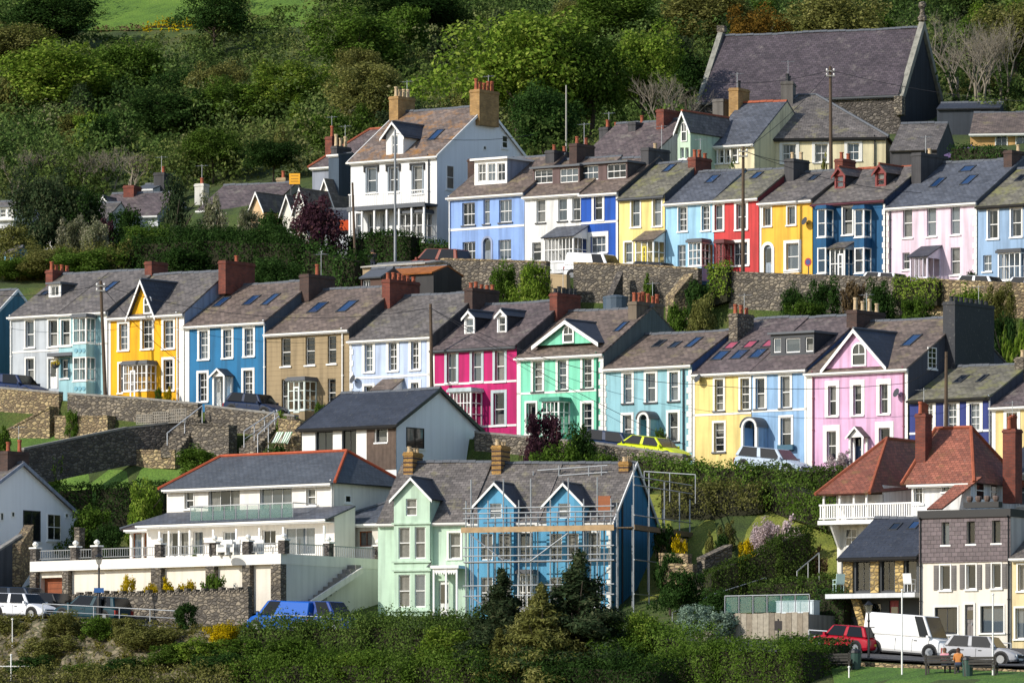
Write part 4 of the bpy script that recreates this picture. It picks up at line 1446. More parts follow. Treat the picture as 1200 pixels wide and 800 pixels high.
for sx, xe in ((-1, -.15), (1, W + .15)):
    m = MB(); m.prism([(W / 2, za + .05), (xe, H - .15 * k + .02), (xe, H - .15 * k - .2), (W / 2, za - .2)][::sx], -.31, -.26)
    m.build('bargeboard', FRAME, ro)
# roofs behind the upper terrace
h = House('slate_roofed_house', 'house with long purple-brown slate roof and many chimneys behind blue house', 672, 758, 194, 230, 146, 5.0, Y=452, base=5, wall=paint('2f62a8'), roof=S_PURP, side=paint('c9ccd0'))
h.win(740, 196, 750, 212)
h.chimney(702, 149, .7, 1.9, 2, REND_D, POTR); h.chimney(736, 143, .6, 2.4, 1, REND_D, POTR); h.chimney(769, 128, .6, 2.4, 0, BR_RED); h.finish()
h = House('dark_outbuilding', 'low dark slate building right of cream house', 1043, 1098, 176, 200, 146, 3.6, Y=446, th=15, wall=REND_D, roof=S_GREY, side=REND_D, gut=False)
h.finish()
h = House('tan_house', 'tan rendered house with slate roof at the upper right edge', 1137, 1260, 155, 178, 133, 3.5, Y=462, th=8, wall=paint('c99f63'), roof=S_BROWN, side=paint('c99f63'), over=.4)
h.wins([(1167, 156, 1180, 173), (1191, 156, 1206, 173)], cols=2, rows=1, sur=.06); h.finish()
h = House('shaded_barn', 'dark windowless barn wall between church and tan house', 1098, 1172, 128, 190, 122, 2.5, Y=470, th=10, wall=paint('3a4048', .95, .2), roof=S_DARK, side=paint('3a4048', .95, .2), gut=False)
h.finish()

# left of the villa
h = House('purple_roofed_house', 'house with purple slate roof and red ridge tiles left of villa', 366, 420, 195, 240, 153, 4.0, q=466, base=5, wall=paint('8d93a0'), roof=S_PURP, ridge=POTR, hip=(2.0, .2), side=paint('5c6470'))
h.chimney(381, 160, .6, .8, 1, BR_RED, POTR, hp=.8); h.finish()
h = House('dark_flat_bay', 'dark blue rendered block with stone chimney pots in front of purple roof', 385, 397, 182, 235, 181, 1.5, q=458, base=5, wall=paint('41505f'), roof=LEAD, side=paint('33404f'), over=.1)
h.chimney(388, 171, .5, 1.6, 3, REND_D, POTC, hp=.7, yc=1.5, down=.8); h.finish()
def cottage(label, apex, pya, l, r, pyf, Y, wallm, roofm, depth=5.0, pyb=270, win=None, th=36):
    """cottage whose gable faces the viewer: pixel apex, feet"""
    Y = Yq(l, 456 + (Y - 445)); f = Fr(l, pyb, Y, th)
    W = f.hit(r, pyf)[0]; H = f.hit((l + r) / 2, pyf)[1]; Z = f.hit(apex, pya)[1]
    root = thing('gabled_cottage', label, 'house', f.O, -R(th), 'small gabled cottages left of the villa')
    m = MB()
    hs = []
    if win:
        a, b, c, d = win; xa = f.hit(a, b)[0]; xb = f.hit(c, b)[0]; zt = f.hit((a + c) / 2, b)[1]; zb = f.hit((a + c) / 2, d)[1]
        hs = [(xa, zb, xb, zt)] if zt < H else []
        window_at(root, xa, zb, xb, zt, y=.06 if hs else -.04, cols=2, rows=1, sill=True, pane=GLASS_D)
    holes_wall(m, 0, W, -5, H, hs); m.prism([(0, H), (W, H), (W / 2, Z)], 0, .15)
    m.build('wall', wallm, root)
    m = MB(); m.box(W - .1, W, .01, depth, -5, H); m.box(0, .1, .01, depth, -5, H); m.build('side_wall', wallm, root)
    m = MB(); k = (Z - H) / (W / 2)
    m.slab((W + .15, -.2, H - .15 * k), (W + .15, depth, H - .15 * k), (W / 2, depth, Z + .05), (W / 2, -.2, Z + .05), .07)
    m.slab((-.15, depth, H - .15 * k), (-.15, -.2, H - .15 * k), (W / 2, -.2, Z + .05), (W / 2, depth, Z + .05), .07)
    ro = m.build('roof', roofm, root)
    for sx, xe in ((-1, -.15), (1, W + .15)):
        m = MB(); m.prism([(W / 2, Z + .05), (xe, H - .15 * k + .02), (xe, H - .15 * k - .14), (W / 2, Z - .14)][::sx], -.25, -.205)
        m.build('bargeboard', FRAME, ro)
    return root
CW = paint('e2ddd0')
cottage('small cottage with buff gable, leftmost of the gabled row', 301, 225.5, 294, 309, 244, 445, paint('d5b58a'), S_GREY, 7)
cottage('small cottage with white gable and grey roof second in the gabled row', 337.5, 229, 331, 344, 248, 443, CW, S_GREY, 4)
cottage('tall white narrow gable third in the gabled row', 352.5, 221, 345, 360.5, 246, 442, CW, S_GREY, 6, win=(349, 233, 352.5, 246))
cottage('wide white gabled cottage with small attic window beside villa', 381.5, 210, 372, 392, 239, 446, CW, S_GREY, 8, win=(378.5, 231.5, 385.5, 239))
h = House('slate_roofed_house', 'long low house with purple slate roof and pale mossy ridge left of villa', 232, 318, 246, 280, 218, 4.0, q=464, base=5, wall=paint('c9c6bd'), roof=S_PURP, th=25)
h.chimney(228, 215, .7, .9, 1, paint('d8d5cc'), POTR, down=3); h.chimney(324, 208, .7, .7, 1, REND_T, POTR, yc=4.5, down=3); h.finish()
h = House('slate_roofed_house', 'low slate-roofed house behind dark copper tree', 360, 420, 272, 300, 247, 3.0, q=452, base=5, wall=paint('b9bcc0'), roof=S_DARK, th=20, gut=False); h.finish()
h = House('hillside_white_house', 'white house with grey roof, white dormer and red chimney behind trees at left', 108, 185, 254, 290, 228, 3.6, q=459, base=5, wall=paint('d8dade'), roof=S_PURP, th=20, side=paint('aab2bd'))
h.dormer(113, 240, 130, 249, S_GREY, FRAME, pitch=45, windows=[(116, 241, 127, 248)])
h.chimney(144.5, 217, .8, 1.4, 0, BR_RED); h.finish()
h = House('hillside_white_house', 'white house with flat dark roof and stone chimney above red chimney at left', 158, 180, 222, 250, 217, 2.0, q=466, base=5, wall=paint('dfe2e6'), roof=LEAD, th=20)
h.win(161, 222, 165, 227); h.win(167, 222, 172, 227); h.chimney(180, 202, .8, 1.6, 1, REND_D, POTR, down=5); h.finish()
h = House('hillside_white_house', 'white dormered house cut by left edge above hedges', -40, 15, 257, 285, 238, 3.0, q=456, base=5, wall=paint('d8dade'), roof=S_GREY, th=20)
h.dormer(-4, 243, 16, 257, LEAD, FRAME, flat=True, windows=[(0, 245, 7, 255), (9, 245, 14, 255)]); h.finish()
h = House('white_cottage', 'white rendered cottage half hidden by blossom trees at left', 52, 122, 262, 298, 240, 3.0, q=453, base=5, wall=paint('dcdad4'), roof=S_GREY, th=20)
h.wins([(62, 266, 68, 285), (78, 266, 84, 285), (98, 266, 103, 284)], rows=2); h.finish()
h = House('garden_shed', 'small bright blue garden shed in the trees at the left edge', 5, 16, 297, 316, 290, 1.2, q=438, th=30, wall=paint('6ea8c4'), roof=S_GREY, cat='shed', gut=False, side=paint('6ea8c4'), base=.6); h.win(8, 301, 12, 309, rows=1, curt='none'); h.finish()
# yellow sign on two posts
root = thing('yellow_sign', 'yellow notice board on two posts above the white cottages', 'sign', ray(339, 222, Yq(339, 462)), -R(10))
m = MB(); m.box(0, .76, -.03, .03, .35, 1.1); m.build('board', plain('e8a713', .6), root)
for z in (.9, .7, .52):
    m = MB(); m.box(.12, .64, -.036, -.031, z, z + .05); m.build('lettering_line', plain('9a6a10'), root)
for x in (.1, .66):
    m = MB(); m.box(x - .04, x + .04, .03, .1, -2.0, 1.0); m.build('post', DKGREY, root)
# ------------------------------------------------------------------ lower buildings
WB = paint('e8e2d8', .8, .1)
# bungalow with dark roof below the middle terrace
h = House('modern_bungalow', 'white bungalow with plain dark slate roof and vertical timber cladding', 354, 464.5, 500.5, 548, 461.5, 4.0, q=385.2, wall=paint('e6e4de', .8, .06), roof=S_DARK, side=paint('eef0f3', .8, .05), gut=BLACK, vo=.2, base=2.5, over=.3)
h.verge = BLACK
h.win(369.5, 505, 390, 535, cols=2, rows=1, frame=BLACK, sill=False, curt='none'); h.win(400.5, 503, 417.5, 541, cols=2, rows=1, frame=BLACK, sill=False, curt='none')
h.win(440, 502.5, 453.5, 518, cols=1, rows=1, frame=BLACK, sillm=FRAME, curt='half')
hx = h.holes[-1]
x0, z0, x1, z1 = h.r(430, 498, 464.5, 550)
n = 22
for i in range(n):
    a, b = x0 + (x1 - x0) * i / n, x0 + (x1 - x0) * (i + 1) / n
    segs = [(z0, z1)]
    if b > hx[0] and a < hx[2]:
        segs = [(z0, hx[1] - .1), (hx[3], z1)]
    for za, zb in segs:
        m = MB(); m.box(a + .008, b - .008, -.05, -.005, za, zb); m.build('cladding_board', plain('6b5a4e', .85, var=.35), h.root)
h.sidewin(476, 501, 496.5, 525, cols=2, rows=1, frame=BLACK)
m = MB(); m.tube((h.W + .08, h.D - .6, -1.5), (h.W + .08, h.D - .6, h.H - .5), .05, 6); m.tube((h.W + .08, h.D - .6, h.H - .5), (h.W + .08, h.D + .1, h.H - .2), .05, 6); m.build('downpipe', BLACK, h.root)
h.finish()

# two-storey house on the terrace deck
h = House('terrace_house', 'long cream house with grey hipped roof, red ridge tiles and glass balcony', 195.5, 391, 570.5, 652, 536, 3.3, q=376, wall=WB, roof=slate('4f545b', .16, None), hip=(1.3, 1.6), side=WB, ridge=plain('b0512f', .8, var=.3), over=.35, base=2.0)
h.win(216.5, 576, 227, 596, rows=2, sur=.06)
h.win(244, 571.5, 281, 608, cols=3, rows=1, sill=False, curt='sides'); h.win(304.5, 569.5, 342, 606, cols=3, rows=1, sill=False, curt='sides')
h.win(359, 572, 370, 592, rows=2, sur=.06)
h.sidewin(404, 580, 411, 589, rows=1); h.pipe(389.5); h.finish()
e = House('lower_storey', 'x', 172, 392, 611.5, 655, 601.5, 1.9, q=373.6, wall=WB, roof=S_BLUE, rooftype='lean', side=WB, back=1.9, over=.9)
e.win(188, 623, 222, 652, cols=3, rows=1, sill=False, curt='sides'); e.win(226, 622, 238, 650, cols=1, rows=1, sill=False)
e.win(261, 622.5, 276, 640, cols=2, rows=1); e.win(307, 620.5, 323, 639, cols=2, rows=1); e.win(333, 617.5, 369, 650, cols=3, rows=1, sill=False, curt='sides')
for px in (187, 198, 210, 222.5, 250, 277, 304, 332, 380):
    x = e.f.hit(px, 640, -.8)[0]
    m = MB(); m.box(x - .05, x + .05, -.85, -.75, -.3, e.H - .6); m.build('post', FRAME, e.root)
e.finish()
# glass balcony over the lower roof
xa, za = e.f.hit(223, 608, -.3); xb, zt = e.f.hit(344, 591, -.3)
zt = e.f.hit(283, 591, -.3)[1]; za = e.f.hit(283, 610, -.3)[1]
m = MB(); m.box(xa, xb, -.35, 1.9, za - .15, za); m.build('balcony_floor', CONC, e.root)
m = MB(); m.box(xa, xb, -.34, -.29, zt - .03, zt + .03); m.box(xa, xa + .05, -.29, 1.85, zt - .03, zt + .03); m.box(xb - .05, xb, -.29, 1.85, zt - .03, zt + .03); m.build('balcony_rail', GALV, e.root)
n = 9
for i in range(n + 1):
    x = xa + (xb - xa) * i / n
    m = MB(); m.tube((min(max(x, xa + .03), xb - .03), -.31, za), (min(max(x, xa + .03), xb - .03), -.31, zt), .025, 6); m.build('balcony_post', GALV, e.root)
    if i < n:
        m = MB(); m.box(x + .06, x + (xb - xa) / n - .06, -.325, -.305, za + .06, zt - .06); m.build('balcony_glass', GLASS_T, e.root)
absorb(h, e)
e = House('wing', 'x', 381, 446, 613, 655, 588, 3.0, q=376.5, wall=paint('cfc8bc'), roof=S_BLUE, side=WB, hip=(2.5, .3), over=.35)
e.win(384, 617, 398, 650, cols=2, rows=1, frame=OAK, sill=False); e.win(401, 617, 415, 650, cols=2, rows=1, frame=OAK, sill=False); e.win(420, 622, 436, 640, cols=2, rows=1, frame=OAK)
e.finish(); absorb(h, e)
e = House('left_wing', 'x', 152, 186, 618, 655, 597, 2.6, q=374.5, wall=WB, roof=S_PURP, hip=(2.2, 0.0), side=WB, over=.4)
e.win(155, 624, 166, 655, cols=1, rows=1, frame=OAK, sill=False); e.win(168, 624, 179, 655, cols=1, rows=1, frame=OAK, sill=False)
e.finish(); absorb(h, e)

# the deck those rooms open on
f = Fr(35, 700, Yq(35, 365), 36)
root = thing('raised_terrace', 'long white raised terrace with stone piers and railings above lower street', 'terrace', f.O, -R(36))
W = f.hit(329, 690)[0]; zt = f.hit(180, 653)[1]; zl = f.hit(180, 665)[1]
m = MB(); m.box(0, W, 0, 9.4, zl, zt); m.build('deck_slab', paint('e9e5dc', .8, .08), root)
m = MB(); xg0, xg1 = f.hit(43, 680)[0], f.hit(72, 680)[0]
holes_wall(m, 0, W, -1.2, zl, [(xg0, -1.1, xg1, zl - .35)], .35, .4); m.build('front_wall', paint('e2dacb', .8, .1), root)
m = MB(); m.box(W - .5, W - .02, .36, 9.3, -1.2, zl); m.build('end_wall', paint('d8d6d0', .8, .08), root)
m = MB(); m.box(xg0, xg1, .7, .76, -1.1, zl - .36); gd = m.build('garage_door', plain('8f4a24', .7, var=.3), root)
for i in range(5):
    z = -.1 + i * .3
    m = MB(); m.box(xg0, xg1, .685, .7, z, z + .03); m.build('door_rail', plain('6d361a', .7), gd)
for a, c in ((35, 42), (73, 80), (177, 188.5), (241, 251), (284, 293), (317.5, 329)):
    x0, x1 = f.hit(a, 690)[0], f.hit(c, 690)[0]
    m = MB(); m.box(x0, x1, -.02, .5, -1.2, zl - .002); m.build('stone_pier', ST_GREY, root)
posts = [38, 85, 110, 184, 248, 287, 329]
zr = f.hit(180, 641)[1]
for i, px in enumerate(posts):
    x = f.hit(px, 650)[0]
    m = MB(); m.box(x - .22, x + .22, .05, .49, zt, zr + .15); p = m.build('gate_pier', ST_DARK, root)
    m = MB(); m.box(x - .27, x + .27, 0, .54, zr + .15, zr + .24); m.lathe([(.05, zr + .24), (.17, zr + .36), (.17, zr + .44), (.05, zr + .56)], x, .27, 8); m.build('ball_cap', WHITE, p)
for a, b in zip(posts, posts[1:]):
    xa, xb = f.hit(a, 650)[0] + .22, f.hit(b, 650)[0] - .22
    m = MB(); m.box(xa, xb, .24, .28, zr, zr + .05); m.box(xa, xb, .24, .28, zt + .12, zt + .16)
    n = int((xb - xa) / .16)
    for i in range(1, n):
        x = xa + (xb - xa) * i / n
        m.box(x - .011, x + .011, .245, .275, zt + .16, zr)
    m.build('railing_panel', STEEL, root)
for k, (a, b) in enumerate(((.5, 4.4), (4.9, 9.0))):
    m = MB(); m.box(W - .3, W - .26, a, b, zr, zr + .05)
    n = int((b - a) / .16)
    for i in range(1, n):
        y = a + (b - a) * i / n
        m.box(W - .295, W - .265, y - .011, y + .011, zt, zr)
    m.build('railing_panel', STEEL, root)
for y in (4.65, 9.2):
    m = MB(); m.box(W - .5, W - .06, y - .22, y + .22, zt, zr + .15); p = m.build('gate_pier', ST_DARK, root)
    m = MB(); m.box(W - .55, W - .01, y - .27, y + .27, zr + .15, zr + .24); m.lathe([(.05, zr + .24), (.17, zr + .36), (.17, zr + .44), (.05, zr + .56)], W - .28, y, 8); m.build('ball_cap', WHITE, p)
# outside stair against the end wall
m = MB(); m.prismx([(1.5, -1.0), (6.5, zl - .3), (6.5, zl + .05), (1.5, -.65)], W + .6, W + .75); m.build('stair_parapet', WB, root)
for i in range(11):
    m = MB(); y = 1.6 + i * .44; z = -.9 + i * .25
    m.box(W, W + .6, y, y + .46, z - .3, z); m.build('stair_step', CONC, root)

# white house at the left edge, gable in shade
h = House('white_gable_house', 'white house cut by left edge, shaded gable with stone gateposts before it', -140, -45, 600, 655, 547, 5.2, q=366, wall=paint('d5d8dc'), roof=S_GREY, side=paint('f0f2f5', .8, .05), base=3, vo=.25)
h.verge = paint('8e96a6')
h.sidewin(27, 598, 47, 634, cols=2, rows=1, name='glazed_door', frame=DKGREY); h.sidewin(55, 602, 71, 633, cols=2, rows=2)
h.sidewin(0, 600, 4, 610, rows=1, sill=False); h.sidewin(76, 601, 80, 607, rows=1, sill=False); h.sidewin(13, 599, 17, 606, rows=1, sill=False)
h.chimney(-2, 528, .7, 1.9, 2, BR_DARK, POTR, hp=.6, down=3); h.finish()

# scaffolded row: pale green house and two blue ones
TS = 20.0
def ys(px): return Yth(px, 600, 375, TS)
PGN = paint('c2dcc4')
h = House('pale_green_house', 'pale mint green house with gabled bay left of scaffolded blue houses', 443, 549, 610, 724, 543, 3.8, Y=ys(443), th=TS, wall=PGN, roof=S_GREY, side=PGN, base=2, gut=FRAME)
h.dormer(461.6, 582, 503.7, 612, S_DARK, PGN, pitch=45, gy=-.45, foot=-2, windows=[(475.5, 584, 488.5, 604), (467, 617.5, 480.5, 654), (486, 617, 498.5, 654), (467, 673, 480.5, 711), (486, 672.5, 498.5, 711)], wrows=2, cheek=PGN, over=.2, wkw=dict(sill=True, sillm=PGN, curt='full'))
h.win(526, 624, 539.5, 654, rows=2, sur=.12, curt='full')
for py in (613, 658, 668, 715):
    z = h.f.hit(482, py, -.45)[1]; xa, xb = h.f.hit(459.5, 600, -.45)[0], h.f.hit(505.5, 600, -.45)[0]
    m = MB(); m.box(xa, xb, -.55, -.452, z - .05, z + .05); m.build('string_course', PGN, h.root)
# fretwork porch
x0, z0, x1, z1 = h.r(507, 663, 536, 722, dep=-1.1)
m = MB(); m.box(x0 - .1, x1 + .1, -1.2, 0, z1 - .12, z1 + .04); m.build('porch_roof', FRAME, h.root)
for x in (x0, (x0 + x1) / 2, x1 - .1):
    m = MB(); m.box(x, x + .1, -1.1, -1.0, z0 - .6, z1 - .12); m.build('porch_post', FRAME, h.root)
m = MB(); n = 10
for i in range(n):
    xa, xb = x0 + (x1 - x0) * i / n, x0 + (x1 - x0) * (i + 1) / n
    m.prism([(xa, z1 - .13), (xa, z1 - .32), ((xa + xb) / 2, z1 - .48), (xb, z1 - .32), (xb, z1 - .13)], -1.08, -1.05)
m.build('fretwork', FRAME, h.root)
h.door(514, 680, 526, 724, plain('e4e4de'), glass=(.4, .9))
YB = brick('c0944c', 'a87c3a', '6b5a44')
def striped(hh, px, py, l=1.6):
    o = hh.chimney(px, py, .55, l, 4, YB, POTC, hp=.25)
    # dark brick courses standing a little proud
    me = o.data; xs = [v.co.x for v in me.vertices]; ysv = [v.co.y for v in me.vertices]; zs = [v.co.z for v in me.vertices]
    x0, x1, y0, y1, z1 = min(xs), max(xs), min(ysv), max(ysv), max(zs)
    for k in range(5):
        z = z1 - .18 - .26 * k
        m = MB(); m.box(x0 - .012, x1 + .012, y0 - .012, y1 + .012, z, z + .09); m.build('dark_course', BR_DARK, o)
striped(h, 472.6, 529); h.dish(505, 660); h.finish()
BS = paint('5aa2c8')
for (x0, x1, lab, gx, apx, chim) in ((550, 632.5, 'bright blue house in scaffolding, beside the pale green house', (559.5, 602), 567.7, 576), (633, 717, 'bright blue end house in scaffolding with gable end in a shade-darkened blue', (640.5, 682), 566, 725)):
    h = House('scaffolded_blue_house', lab, x0, x1, 610, 726, 544, 3.8, Y=ys(x0), th=TS, wall=BS, roof=S_GREY, side=paint('3a86b0'), base=2, group='scaffolded blue houses', vo=.15 if x1 > 700 else .02)  # side colour is the front blue darkened, its shade put into the paint
    if x1 > 700:
        h.verge = FRAME
    a, c = gx; mdl = (a + c) / 2
    h.dormer(a, 588, c, 612, S_DARK, BS, pitch=45, gy=-.45, foot=-2, windows=[(mdl - 7, 584.5 if False else 589.5, mdl + 7, 607), (a + 4, 625, a + 18, 656), (c - 18, 624.5, c - 4, 656), (a + 4, 676, a + 18, 712), (c - 18, 676, c - 4, 712)], wrows=2, cheek=BS, over=.25, wkw=dict(sill=True, curt='full'))
    h.win(c + 6, 624, c + 20, 655, rows=2, sur=.1); h.win(c + 8, 682, c + 20, 712, rows=2, sur=.1)
    h.bay(a - 2 if False else c + 4, 672, c + 22, 722, .8, cols=3, rows=2, dado=.1) if x1 < 700 else None
    if x1 > 700:
        h.quoins(711, 717)
        m = MB(); m.tube((h.W + .06, 1.6, -1), (h.W + .06, 1.6, h.H + 1.4), .05, 6); m.build('downpipe', BLACK, h.root)
        sk = h.roofhit(709, 600)
        m = MB(); m.box(sk[0] - .5, sk[0] + .3, sk[1], sk[1] + .1, sk[2], sk[2] + .9); m.build('roof_hatch', OAK, h.root)
    striped(h, chim, 521 if chim == 576 else 540, 1.5)
    h.finish()
hb = h
# scaffolding
f = Fr(545, 726, Yth(545, 600, 372.6, TS), TS)
root = thing('scaffolding', 'grey tube scaffolding with timber boards around the blue houses', 'scaffold', f.O, -R(TS))
def pole(x, y, z0, z1, nm='standard'):
    m = MB(); m.tube((x, y, z0), (x, y, z1), .038, 6); m.build(nm, GALV, root)
def rail(a, b, nm='ledger', r=.036):
    m = MB(); m.tube(a, b, r, 6); m.build(nm, GALV, root)
zz = lambda py: f.hit(640, py)[1]
X = lambda px: f.hit(px, 650)[0]
xs = [546, 552, 572, 590, 608, 622, 645, 666, 684, 700, 716]
for i, px in enumerate(xs):
    pole(X(px), 0, -1, zz(560 if i % 2 else 585))
    pole(X(px) + .05, 1.0, -1, zz(600))
xe = X(716)
for py in (594, 600, 606, 640, 650, 657, 685, 697):
    rail((X(543), -.06, zz(py)), (xe + .2, -.06, zz(py)))
rail((X(560), .9, zz(610)), (xe, .9, zz(610)))
for i in range(4):   # working platform boards
    m = MB(); m.box(X(541), X(720), .0 + .23 * i, .21 + .23 * i, zz(620), zz(620) + .06); m.build('board', WOOD, root)
m = MB(); m.box(X(541), X(720), -.1, -.06, zz(622.5), zz(616)); m.build('toe_board', plain('b89a72', .8, var=.3), root)
for i in range(2):
    m = MB(); m.box(X(543), X(718), .1 + .23 * i, .31 + .23 * i, zz(658), zz(658) + .05); m.build('board', WOOD, root)
for a, b in (((X(552), -.08, zz(625)), (X(590), -.08, zz(655))), ((X(622), -.08, zz(657)), (X(666), -.08, zz(625))), ((X(552), -.08, zz(697)), (X(590), -.08, zz(725)))):
    rail(a, b, 'brace')
# return along the gable end
for k, d in enumerate((0.0, 2.6, 5.2, 7.8, 9.6)):
    pole(xe + 1.3, d, -1.5, zz(545 + 8 * k)); pole(xe + .3, d + .1, -1.5, zz(590)) if d < 8 else None
for py in (560, 570, 605, 657, 697):
    rail((xe + 1.36, -.1, zz(py)), (xe + 1.36, 9.8, zz(py)))
for i in range(4):
    m = MB(); m.box(xe + .4 + .22 * i, xe + .6 + .22 * i, -.1, 9.8, zz(620), zz(620) + .06); m.build('board', plain('6d5c48', .85, var=.3), root)
m = MB(); m.box(xe + 1.37, xe + 1.41, -.1, 9.8, zz(622), zz(616)); m.build('toe_board', WOOD, root)
# top lift behind the ridge
for px in (625, 655, 690, 705):
    x, z = f.hit(px, 585, 5.2); pole(x, 5.2, z - 1.5, f.hit(px, 545 if px > 650 else 552, 5.2)[1])
for py in (548, 556):
    a = f.hit(630, py + 3, 5.2); b = f.hit(712, py - 3, 5.2)
    rail((a[0], 5.2, a[1]), (b[0], 5.2, b[1]))

# red tiled house
f = Fr(961, 660, Yth(961, 1060, 364, 30), 30)
h = House('red_roofed_house', 'white house with red tiled hipped roofs, verandah and long white balcony', 1068, 1137.5, 560, 660, 503.5, 2.7, Y=Yth(1068, 1060, 366, 30), th=30, wall=paint('e4e4e2'), roof=S_RED, hip=(.1, 1.3), side=paint('dcdde0'), ridge=POTR, over=.4, base=2, back=5.6, gut=FRAME)
h.win(1071, 565, 1081, 590, cols=2, rows=2, sur=.08); h.win(1104, 565, 1112, 576, rows=1)
h.sidewin(1143, 563, 1153, 586, rows=2, cols=1); h.sidewin(1160, 566, 1168, 586, rows=2)
h.chimney(1072.5, 484, .6, .8, 6, BR_RED, POTR, hp=.5, down=3, yc=1.2)
h.chimney(1175, 502, .75, .85, 4, BR_RED, POTR, hp=.75, down=4, yc=3.2)
# catslide on the right of the front
m = MB(); a = h.f.hit(1137.5, 558, -.45); b = h.f.hit(1104, 597, -.45)
m.slab((b[0] - .3, -1.7, b[1]), (b[0] + .6, -1.7, b[1]), (a[0] + .5, -.1, a[1]), (a[0] - .6, -.1, a[1]), .1); m.build('catslide_roof', S_RED, h.root)
h.finish()
e = House('wing', 'x', 964, 1016, 579, 660, 560, 3, Y=Yth(961, 1060, 364, 30), th=30, wall=WB, roof=S_RED, rooftype='none', gut=False)
W = e.W; zE = e.H; ap = e.f.hit(1045, 513, 5.0)[1]
m = MB(); o = .3
A, B, P, Q = (-o, -o, zE), (W + o, -o, zE), (W / 2, 5.0, ap), (W / 2, 9.0, ap)
m.slab(A, B, P, P, .1); m.slab(B, (W + o, 9, zE + .8), Q, P, .1); m.slab((-o, 9, zE), A, P, Q, .1)
ro = m.build('verandah_roof', S_RED, e.root)
m = MB(); m.tube(A, P, .1, 6); m.tube(B, P, .1, 6); m.tube(P, Q, .1, 6); m.build('ridge_tiles', POTR, ro)
zb = e.f.hit(1000, 609)[1]; zr = e.f.hit(1000, 591)[1]
for x in (0.0, W * .36, W * .68, W - .1):
    m = MB(); m.box(x, x + .1, 0, .1, zb, zE); m.build('post', FRAME, e.root)
m = MB(); holes_wall(m, 0, W + .2, zb - .1, zE, [(W * .6, zb, W * .9, zE - .35)], 1.6, .1); m.box(W + .1, W + .2, 1.6, 9, zb - .1, zE + .5); m.build('recessed_wall', paint('dfe0e0'), e.root)
window_at(e.root, W * .6, zb, W * .9, zE - .35, y=1.66, cols=2, rows=1, sill=False)
xb2 = e.f.hit(1080, 600, 0)[0]
m = MB(); m.box(-.2, xb2, -.2, 1.7, zb - .22, zb); m.build('balcony_floor', FRAME, e.root)
m = MB(); m.box(-.15, xb2, -.15, -.08, zr - .04, zr + .05); m.box(-.15, xb2, -.15, -.08, zb + .08, zb + .14); m.build('handrail', FRAME, e.root)
n = 44
for i in range(n):
    x = -.1 + (xb2 + .05) * i / n
    m = MB(); m.box(x, x + .07, -.13, -.1, zb + .14, zr - .04); m.build('baluster', FRAME, e.root)
x1w = e.f.hit(1022, 640, 1.0)[0]; x0w = e.f.hit(981, 640, 1.0)[0]
m = MB(); xa, xb = e.f.hit(990, 640, 1.0)[0], e.f.hit(1004, 640, 1.0)[0]; zA, zB = e.f.hit(997, 640, 1.0)[1], e.f.hit(997, 619, 1.0)[1]
holes_wall(m, x0w, xb2, -2, zb - .2, [(xa, zA, xb, zB)], 1.0, .12); m.box(x0w, x0w + .1, 1.12, 6, -2, zb - .2); m.build('basement_wall', paint('e2e0da'), e.root)
window_at(e.root, xa, zA, xb, zB, y=1.06, cols=2, rows=2, sill=False)
for x in (x0w + .1,):
    m = MB(); m.prismx([(-.1, zb - .23), (1.0, zb - .23), (1.0, zb - 1.4), (.8, zb - 1.4)], x, x + .1); m.build('bracket', FRAME, e.root)
absorb(h, e)

# stone-piered house with balcony
h = House('stone_pier_house', 'house with dark slate roof and golden stone piers above white balcony slab', 986, 1077, 650, 742, 608, 4.2, Y=Yth(986, 1060, 357, 28), th=28, wall=paint('3b3f42', .6, .1), roof=S_DARK, side=ST_TAN, base=2, over=.45, gut=BLACK)
zf = h.f.hit(1030, 694)[1]
for a, c in ((989, 1000), (1021, 1030.5), (1050, 1059.5)):
    x0, x1 = h.f.hit(a, 670)[0], h.f.hit(c, 670)[0]
    m = MB(); m.box(x0, x1, -.12, .3, zf, h.H - .02); m.build('stone_pier', ST_GOLD, h.root)
h.win(1003, 654, 1019, 692, cols=2, rows=1, frame=BLACK, sill=False, curt='none'); h.win(1033, 654, 1048, 692, cols=2, rows=1, frame=BLACK, sill=False, curt='none'); h.win(1062, 654, 1074, 692, cols=1, rows=1, frame=BLACK, sill=False, curt='none')
h.win(1005, 706, 1032, 736, cols=2, rows=1, frame=BLACK, sill=False, curt='none')
h.door(1042, 703, 1053, 741, plain('b04552', .5), glass=(.45, .8))
x0, _ = h.f.hit(967, 697, -1.6); x1, _ = h.f.hit(1072, 697, -1.6); zs = h.f.hit(1020, 697, -1.6)[1]
m = MB(); m.box(x0, x1, -1.6, -.125, zs - .14, zs + .1); m.build('balcony_slab', paint('d5d8da', .6, .1), h.root)
m = MB(); m.prism([(x0 + 1.2, zs - .14), (x0 + 1.6, zs - .14), (x0 + 2.4, -.6), (x0 + 1.95, -.6)], -1.0, -.6); m.build('raking_pier', ST_GOLD, h.root)
h.skylight(1040, 622, 1047, 614, SKYGL_D); h.skylight(1062, 621, 1072, 612); h.finish()

